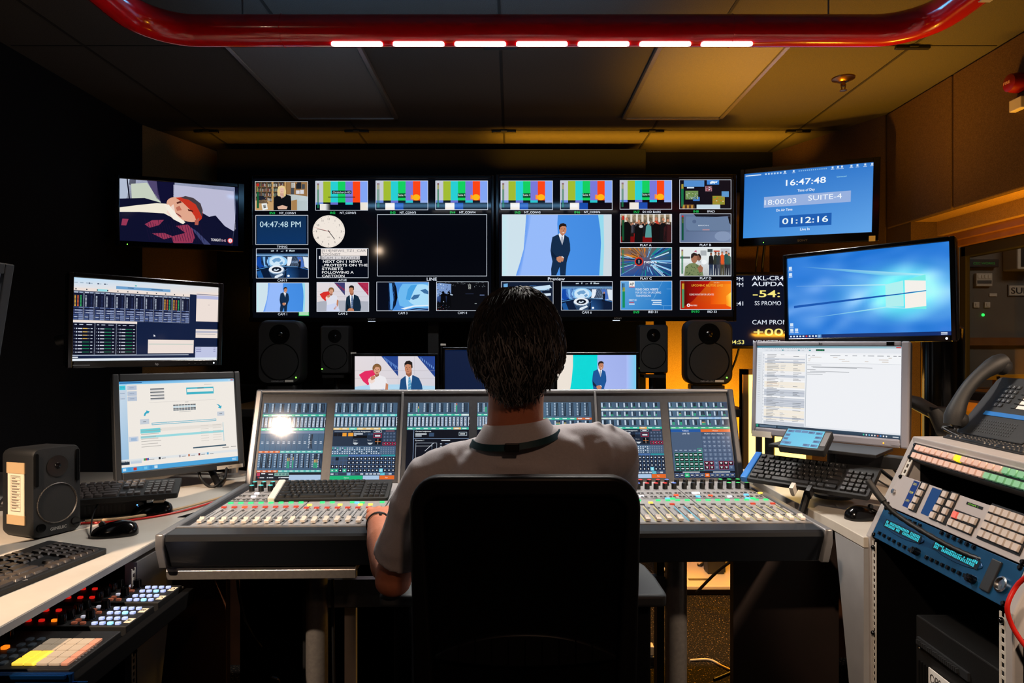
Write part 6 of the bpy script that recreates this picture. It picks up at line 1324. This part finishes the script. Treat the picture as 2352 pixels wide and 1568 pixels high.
for k in range(n+1):
    x=-.165+.33*k/n; zt=.728-.045*abs(x/.165)**2.2-.0; zb=.668+.008*abs(x/.165)**2; y=-.022+.5*x*x
    vs+=[(x,y,zt),(x,y,zb),(x,y+.018,zt),(x,y+.018,zb)]
fs=[(0,1,3,2),(4*n,4*n+2,4*n+3,4*n+1)]
for k in range(n):
    a=4*k;c=4*(k+1); fs+=[(a,c,c+1,a+1),(a+2,a+3,c+3,c+2),(a,a+2,c+2,c),(a+1,c+1,c+3,a+3)]
b.add(vs,fs); b.build('lumbar_support','chair_frame',CH,None,.004,40)
b=MB()
for k in range(9): x=-.12+.03*k; b.box((x-.0012,-.0235+.5*x*x,.672),(x+.0012,-.02+.5*x*x,.718))
b.build('lumbar_grooves','mesh_black',CH)
MB().tube([(0,.0,.54),(0,-.01,.46),(0,.08,.41),(0,.25,.40)],[.035,.035,.035,.03],12,flat=1.6).build('back_bracket','chair_frame',CH,None,0,40)
b=MB(); b.prism(rr(0,.29,.49,.48,.1,8),.43,.492); b.build('seat','mesh_black',CH,None,.022,40,3)
for s in (-1,1):
    pts=[(.0,.24),(.045,.24),(.05,.26),(.048,.36),(.04,.44),(.02,.50),(-.01,.52),(-.035,.50),(-.044,.44),(-.046,.26),(-.04,.24)]
    MB().prism([(s*.265+s*x,y) for x,y in pts],.672,.700).build('arm_rest','arm_pad',CH,'grey padded arm rest',.008,40,3)
    MB().box((s*.27-.02,.30,.40),(s*.27+.02,.38,.675)).box((s*.27-.02,.30,.40),(s*.1,.36,.425)).build('arm_post','chair_frame',CH,None,.006)
MB().cyl((0,.29,.10),(0,.29,.43),.028).lathe([(.05,.08),(.05,.13),(.03,.14)],c=(0,.29,0)).build('gas_column','black',CH,None,0,40)
for k in range(5):
    a=R(90+72*k); d=Vector((math.cos(a),math.sin(a),0)); c0=Vector((0,.29,.11))
    q=MB().tube([c0,c0+d*.15+Vector((0,0,-.01)),c0+d*.30+Vector((0,0,-.035))],[.03,.025,.018],10,flat=.6).build('base_leg','chair_frame',CH,None,0,40)
    MB().cyl(c0+d*.3+Vector((-.02,0,-.08)),c0+d*.3+Vector((.02,0,-.08)),.03,n=14).build('caster','black',q,None,0,40)
# ------------------------------------------------------------ seated person
PO=E('person','seated person seen from behind in pale polo shirt with teal lanyard','person',Vector((0.01,1.42,.49)))
PI_=T((-.01,-1.42,-.49))
def skinmesh(b,name,m,vox,it,label=None,parent=PO,disp=None,fac=.5):
    me=b.mesh(name,m,0); o=bpy.data.objects.new(name,me); COL.objects.link(o); o.parent=parent
    if parent is PO: o.matrix_local=PI_
    r=o.modifiers.new('remesh','REMESH'); r.mode='VOXEL'; r.voxel_size=vox; r.use_smooth_shade=True
    s=o.modifiers.new('smooth','SMOOTH'); s.factor=fac; s.iterations=it
    if disp:
        for sc,stg in disp:
            tx=bpy.data.textures.new(name+'_folds','CLOUDS'); tx.noise_scale=sc; tx.noise_depth=2
            d=o.modifiers.new('folds','DISPLACE'); d.texture=tx; d.strength=stg; d.mid_level=.5; d.texture_coords='LOCAL'
    if label: o['label']=label
    return o
# body: head, neck, arms, hands as one skin
b=MB()
b.ell((.010,1.378,1.238),.081,.098,.110,28,18).ell((.010,1.41,1.19),.066,.072,.085,24,14).ell((.010,1.44,1.150),.042,.045,.036,20,12)
b.ell((.010,1.478,1.205),.011,.016,.02,12,8).ell((.010,1.487,1.197),.012,.011,.009,12,8).ell((.010,1.455,1.252),.052,.022,.012,16,8).ell((.010,1.470,1.166),.02,.012,.006,12,8).ell((.010,1.468,1.157),.017,.012,.006,12,8)
for s in (-1,1):
    b.ell((.010+s*.045,1.447,1.205),.02,.022,.022,14,8); b.ell((.010+s*.084,1.392,1.212),.008,.019,.032,12,10); b.ell((.010+s*.089,1.384,1.22),.006,.014,.022,12,10)
b.tube([(.006,1.39,1.0),(.006,1.385,1.06),(.008,1.378,1.13),(.010,1.385,1.18)],[.064,.058,.056,.058],20)
def arm(pts,rad): b.tube(pts,rad,16)
arm([(-.155,1.415,.965),(-.215,1.445,.85),(-.254,1.475,.750),(-.272,1.52,.752),(-.302,1.60,.782),(-.325,1.67,.797),(-.334,1.705,.800)],[.038,.042,.041,.043,.039,.029,.026])
b.ell((-.256,1.47,.735),.040,.036,.034,14,10)
b.ell((-.339,1.752,.803),.037,.052,.017,18,10).ell((-.337,1.728,.802),.031,.04,.020,16,10)
def finger(pts,r): b.tube(pts,r,10); b.ell(pts[-1],r[-1],r[-1],r[-1],10,6)
for dx,l,yk,sp in ((-.030,.052,1.788,-.008),(-.011,.064,1.796,-.003),(.009,.068,1.797,.003),(.028,.060,1.790,.009)):
    x=-.340+dx; finger([(x,yk-.015,.806),(x+sp*.3,yk+.006,.808),(x+sp*.7,yk+l*.45,.802),(x+sp,yk+l*.75,.790),(x+sp,yk+l*.92,.779)],[.0095,.0098,.0085,.0075,.0065])
finger([(-.315,1.725,.800),(-.297,1.752,.797),(-.290,1.778,.791),(-.289,1.797,.785)],[.013,.0115,.010,.008])
arm([(.165,1.42,.99),(.212,1.50,.965),(.235,1.64,.885),(.215,1.72,.855),(.165,1.82,.825),(.135,1.88,.808),(.128,1.905,.805)],[.05,.045,.041,.042,.037,.028,.026])
b.ell((.120,1.95,.805),.037,.050,.017,18,10)
for dx,l,yk,sp in ((.030,.052,1.985,.006),(.011,.064,1.993,.002),(-.009,.068,1.994,-.004),(-.028,.060,1.988,-.010)):
    x=.118+dx; finger([(x,yk-.015,.808),(x+sp*.3,yk+.006,.809),(x+sp*.7,yk+l*.45,.803),(x+sp,yk+l*.75,.791),(x+sp,yk+l*.92,.781)],[.0095,.0098,.0085,.0075,.0065])
finger([(.10,1.925,.802),(.079,1.95,.798),(.071,1.975,.792),(.069,1.995,.786)],[.013,.0115,.010,.008])
b.ell((.0,1.42,.95),.14,.075,.10,20,12).ell((0,1.42,.75),.12,.075,.2,20,12)
skinmesh(b,'body','skin',.0042,5)
for s in (-1,1):
    q=MB().ell((0,0,0),.012,.012,.012,14,10).build('eye','white_plastic',PO,None,0,60,X=PI_@T((.010+s*.031,1.462,1.226))); MB().ell((0,.009,0),.0055,.004,.0055,12,8).build('iris','black_gloss',q,None,0,60)
    MB().tube([(.010+s*.016,1.476,1.245),(.010+s*.032,1.474,1.250),(.010+s*.050,1.462,1.244)],[.003,.004,.002],8).build('eyebrow','hair_dark',PO,None,0,60,X=PI_)
# polo shirt
b=MB(); rings=[]
for z,w,d,y,x in ((.50,.165,.115,1.43,.0),(.60,.172,.112,1.425,.0),(.72,.176,.110,1.42,.0),(.84,.184,.110,1.415,.002),(.92,.186,.104,1.41,.004),(.97,.180,.094,1.408,.006),(1.01,.158,.082,1.405,.010),(1.036,.128,.074,1.40,.014),(1.055,.092,.068,1.395,.012),(1.07,.064,.061,1.39,.008)):
    rings.append([(x+w*math.copysign(abs(math.cos(t))**.8,math.cos(t)),y+d*math.copysign(abs(math.sin(t))**.9,math.sin(t)),z+.16*(x+w*math.cos(t))*(1 if z>.9 else 0)) for t in [2*PI*k/36 for k in range(36)]])
loft(b,rings)
b.tube([(-.10,1.405,1.0),(-.165,1.412,.965),(-.200,1.425,.905),(-.222,1.443,.84),(-.238,1.460,.795)],[.050,.057,.056,.055,.057],22)
b.tube([(.12,1.41,1.005),(.168,1.415,1.018),(.205,1.45,1.012),(.226,1.53,.965),(.238,1.60,.915)],[.055,.062,.062,.058,.057],22)
b.tube([(-.10,1.335,.985),(-.02,1.312,.955),(.08,1.312,.935),(.14,1.33,.93)],[.004,.013,.013,.004],10)
b.tube([(.13,1.345,1.01),(.06,1.325,1.0),(-.03,1.32,1.01)],[.004,.011,.003],10); b.tube([(-.15,1.345,.93),(-.06,1.312,.90),(.05,1.305,.885)],[.003,.012,.003],10)
b.tube([(.19,1.40,1.055),(.205,1.43,1.072),(.22,1.47,1.06)],[.004,.012,.004],8); b.tube([(.165,1.385,1.02),(.18,1.42,1.08),(.19,1.46,1.07)],[.004,.010,.004],8)
b.tube([(-.235,1.40,.91),(-.255,1.42,.86),(-.255,1.43,.81)],[.003,.010,.003],8); b.tube([(-.17,1.36,.95),(-.20,1.38,.86),(-.215,1.40,.80)],[.003,.010,.003],8)
b.tube([(-.04,1.405,1.018),(-.165,1.412,.982)],[.045,.045],18); b.tube([(.05,1.405,1.03),(.165,1.415,1.03)],[.045,.050],18)
b.tube([Vector((-.2385,1.4605,.7955))+Vector((.9,.0,-.32)).normalized()*.0555*math.cos(2*PI*k/24)+Vector((.12,.94,.33)).normalized()*.0555*math.sin(2*PI*k/24) for k in range(25)],.0055,8)
sh=skinmesh(b,'polo_shirt','shirt',.0055,7,None,PO,[(.09,.010),(.035,.0035)])
c=MB(); cr=[]
for z,rx,ry in ((1.050,.088,.082),(1.062,.082,.077),(1.076,.072,.070),(1.087,.066,.065),(1.089,.063,.062),(1.083,.060,.060),(1.05,.060,.060)):
    cr.append([(.008+rx*math.cos(t),1.388+ry*math.sin(t)-.002,z+.10*rx*math.cos(t)-.18*max(0,ry*math.sin(t))) for t in [2*PI*k/40 for k in range(40)]])
loft(c,cr); c.build('collar','shirt',PO,None,0,60,X=PI_)
c=MB(); lr=[]
for z,rx,ry in ((1.0535,.0945,.0875),(1.0655,.0885,.0825),(1.0645,.0855,.0795),(1.0525,.0915,.0845)):
    lr.append([(.008+rx*math.cos(t),1.388+ry*math.sin(t)-.003,z+.12*rx*math.cos(t)-.9*max(0,ry*math.sin(t)+.01)-.010*(math.sin(t)<0)*abs(math.sin(t))) for t in [2*PI*k/48 for k in range(48)]])
n=48; vs=[v for r_ in lr for v in r_]; fs=[]
for i in range(4):
    for j in range(n): fs.append((i*n+j,i*n+(j+1)%n,((i+1)%4)*n+(j+1)%n,((i+1)%4)*n+j))
c.add(vs,fs); c.build('lanyard','lanyard',PO,'teal lanyard round the collar',0,50,X=PI_)
MB().box((-.014,-.004,-.009),(.014,.003,.008)).build('lanyard_clip','black',PO,'dark lanyard clip at the nape',.002,0,X=PI_@T((.0,1.2975,1.0485)))
# sleeve hem, bracelet, trousers, shoes
def torus(b,c,ax,rad,r,n=28):
    ax=Vector(ax).normalized(); a1=ax.orthogonal().normalized(); a2=ax.cross(a1)
    pts=[Vector(c)+a1*rad*math.cos(2*PI*k/n)+a2*rad*math.sin(2*PI*k/n) for k in range(n+1)]; b.tube(pts,r,8)
b=MB(); torus(b,(-.331,1.690,.800),(-.3,1,.1),.0285,.0018); torus(b,(-.330,1.684,.799),(-.35,1,.0),.029,.0016); b.ell((-.322,1.672,.826),.004,.004,.003,8,6); b.build('bracelet','black',PO,'thin dark cord bracelet',0,50,X=PI_)
b=MB()
for s in (-1,1): b.tube([(s*.085,1.42,.555),(s*.10,1.60,.565),(s*.125,1.84,.555),(s*.125,1.90,.50),(s*.125,1.90,.30),(s*.125,1.88,.11)],[.092,.082,.066,.062,.055,.048],18)
b.ell((0,1.43,.56),.17,.115,.075,24,12); skinmesh(b,'trousers','trousers',.009,6)
for s in (-1,1): MB().prism(rr(s*.125,1.93,.085,.26,.04,6),.0,.05,pts2=rr(s*.125,1.915,.075,.21,.035,6)).build('shoe','black_soft',PO,None,.015,40,X=PI_)
# hair: cap and strands
TAB=[(1.347,.004,.004),(1.344,.022,.024),(1.336,.040,.045),(1.322,.056,.064),(1.30,.070,.082),(1.27,.081,.094),(1.235,.085,.099),(1.20,.083,.097),(1.17,.077,.088),(1.14,.068,.075),(1.12,.0615,.066),(1.10,.0585,.061),(1.085,.057,.06)]
S_=[0]
for i in range(1,len(TAB)): S_.append(S_[-1]+math.hypot(TAB[i][0]-TAB[i-1][0],TAB[i][1]-TAB[i-1][1]))
def scalp(s,t,off):
    s=max(0,min(s,S_[-1]-1e-4)); i=0
    while S_[i+1]<s: i+=1
    u=(s-S_[i])/(S_[i+1]-S_[i]); z,w,d=[TAB[i][k]*(1-u)+TAB[i+1][k]*u for k in range(3)]
    dz=(TAB[i+1][0]-TAB[i][0]); dr=(TAB[i+1][1]-TAB[i][1]); L=math.hypot(dz,dr); nx=-dz/L; nz=dr/L
    lean=-.012*max(0,(z-1.25)/.1)
    return Vector((.010+(w+off*nx)*math.cos(t),1.378+lean+(d+off*nx)*math.sin(t),z+off*nz))
def limit(t):
    # lowest arc length of hair at angle t (back is -90 deg)
    a=math.sin(t); back=max(0,-a)
    if a<.05: return .150+.105*min(1,(back**1.5+.1))
    if a<.45: return .150
    return .105
b=MB(); n=48; rings=[]
for i in range(15): rings.append([scalp(min(i/14*.26,limit(2*PI*k/n)),2*PI*k/n,.004) for k in range(n)])
vs=[v for r_ in rings for v in r_]; fs=[tuple(range(n))]
for i in range(14):
    for j in range(n): fs.append((i*n+j,i*n+(j+1)%n,(i+1)*n+(j+1)%n,(i+1)*n+j))
b.add(vs,fs); hair=b.build('hair','hair_dark',PO,'short dark hair greying at the sides',0,60,X=PI_)
random.seed(21); sets=[MB(),MB(),MB()]
for k in range(7000):
    t=random.random()*2*PI; L=limit(t); s0=random.random()**.8*L*.97; ln=.022+random.random()*.030
    if s0>L*.8: ln*=.75
    o1=.004+random.random()*.010*min(1,1.5-s0/.3); dr=(random.random()-.5)*.9; w=.0009+random.random()*.0009; pts=[];rd=[]
    ends=min(s0+ln,L+.012*random.random())
    for q in range(5):
        u=q/4; s=s0+(ends-s0)*u; pts.append(scalp(s,t+dr*u*.5,.002+o1*math.sin(PI*(.25+.55*u)))); rd.append(w*(1-.8*u*u))
    if (pts[0]-pts[-1]).length<.004: continue
    zz=pts[0].z; grey=random.random(); m=0
    if zz<1.27 and grey<.5: m=2
    elif grey<.55: m=1
    sets[m].tube(pts,rd,3)
mat('hair_mid',(44,42,42),.6); mat('hair_grey',(108,106,106),.6)
for b,m in zip(sets,('hair_dark','hair_mid','hair_grey')): o=b.build('hair_strands',m,hair,None,0,60); o['kind']='stuff'
# ------------------------------------------------------------ light and camera
def light(name,kind,loc,tgt,energy,col,size=.1,sy=None,spread=None,spot=60,blend=.5):
    l=bpy.data.lights.new(name,kind); l.energy=energy; l.color=lin(col); o=bpy.data.objects.new(name,l); COL.objects.link(o); o.location=loc
    d=Vector(tgt)-Vector(loc); o.rotation_euler=d.to_track_quat('-Z','Y').to_euler()
    if kind=='AREA':
        l.size=size
        if sy: l.shape='RECTANGLE'; l.size_y=sy
        if spread: l.spread=R(spread)
    else: l.shadow_soft_size=size
    if kind=='SPOT': l.spot_size=R(spot); l.spot_blend=blend
    return o
AMB=(255,171,36); AMB2=(255,186,48); WARM=(255,222,190)
light('tube_led_light','AREA',(.1,2.32,2.252),(.1,2.30,0),30,(255,248,240),1.15,.03,142)
light('tube_up_light','AREA',(-.3,2.43,2.28),(-.3,3.0,2.55),3.0,(120,185,235),1.6,.03)  # added unseen blue fill for the ceiling panels behind the tube
light('tube_near_up_light','AREA',(.1,2.20,2.30),(.1,1.9,2.55),4.5,(80,170,230),2.4,.03)  # unseen blue fill added for the nearer ceiling, source unknown
light('downlight','SPOT',(-1.63,-.18,2.50),(-1.02,1.75,.74),560,WARM,.026,None,None,30,.8)
light('downlight','SPOT',(-1.83,-1.8,2.50),(-.5,3.0,1.3),6,WARM,.04,None,None,40,.8)
light('downlight','SPOT',(2.02,-.1,2.50),(1.15,1.75,.8),380,WARM,.07,None,None,34,.8)
light('rear_downlight','SPOT',(.5,-1.2,2.50),(.1,1.35,.92),32,(255,200,165),.1,None,None,30,.9)  # added warm fill for the person's back, cone kept off the displays
light('ceiling_amber_strip','AREA',(.85,4.28,2.32),(.85,4.36,2.55),9,AMB,1.9,.05,110)  # unseen amber fill added for the ceiling band near the back wall
light('ceiling_amber_strip','AREA',(-1.1,4.28,2.32),(-1.1,4.36,2.55),1.0,AMB,1.8,.05,110)  # weaker added fill for the left part of that band
light('amber_floor_lamp','SPOT',(1.15,3.35,.95),(1.45,3.2,2.55),400,AMB,.12,None,None,76,.9)
light('amber_right_lamp','POINT',(1.8,3.15,.6),(0,0,0),24,AMB2,.1)
light('rack_downlight','SPOT',(-.5,-.3,2.50),(1.08,1.52,.86),230,WARM,.04,None,None,24,.6)
light('amber_wall_lamp','SPOT',(1.35,4.1,.35),(1.2,4.72,.62),190,AMB2,.1,None,None,94,.7)
light('amber_low_lamp','SPOT',(.95,3.1,.75),(.88,2.95,0),75,AMB,.1,None,None,118,.6)
light('amber_left_lamp','POINT',(-.45,3.0,.5),(0,0,0),2,AMB,.08)
light('amber_left_wall','POINT',(-1.7,4.3,1.5),(0,0,0),.4,AMB,.1)
light('next_room_light','AREA',(4.2,3.4,2.7),(4.2,4.8,0),16,(255,235,210),1.0,.4)
light('next_room_amber','POINT',(3.9,4.5,.35),(0,0,0),6,AMB,.1)
light('window_amber','AREA',(2.2,2.6,1.3),(2.3,2.8,1.9),15,AMB,.7,.05)
w=bpy.data.worlds.new('world'); SC.world=w; w.use_nodes=True; w.node_tree.nodes['Background'].inputs[0].default_value=lin((40,85,130))+(1,); w.node_tree.nodes['Background'].inputs[1].default_value=.09
cd=bpy.data.cameras.new('camera'); cam=bpy.data.objects.new('camera',cd); COL.objects.link(cam); cam.location=CAM; cam.rotation_euler=(PI/2,0,0); cd.sensor_width=36; cd.lens=24; cd.clip_start=.05; SC.camera=cam
SC.view_settings.view_transform='Standard'; SC.view_settings.look='None'; SC.view_settings.exposure=0; SC.view_settings.gamma=1
SC.cycles.use_denoising=True
try: SC.cycles.denoiser='OPENIMAGEDENOISE'
except Exception: pass
SC.cycles.max_bounces=6; SC.cycles.sample_clamp_indirect=3
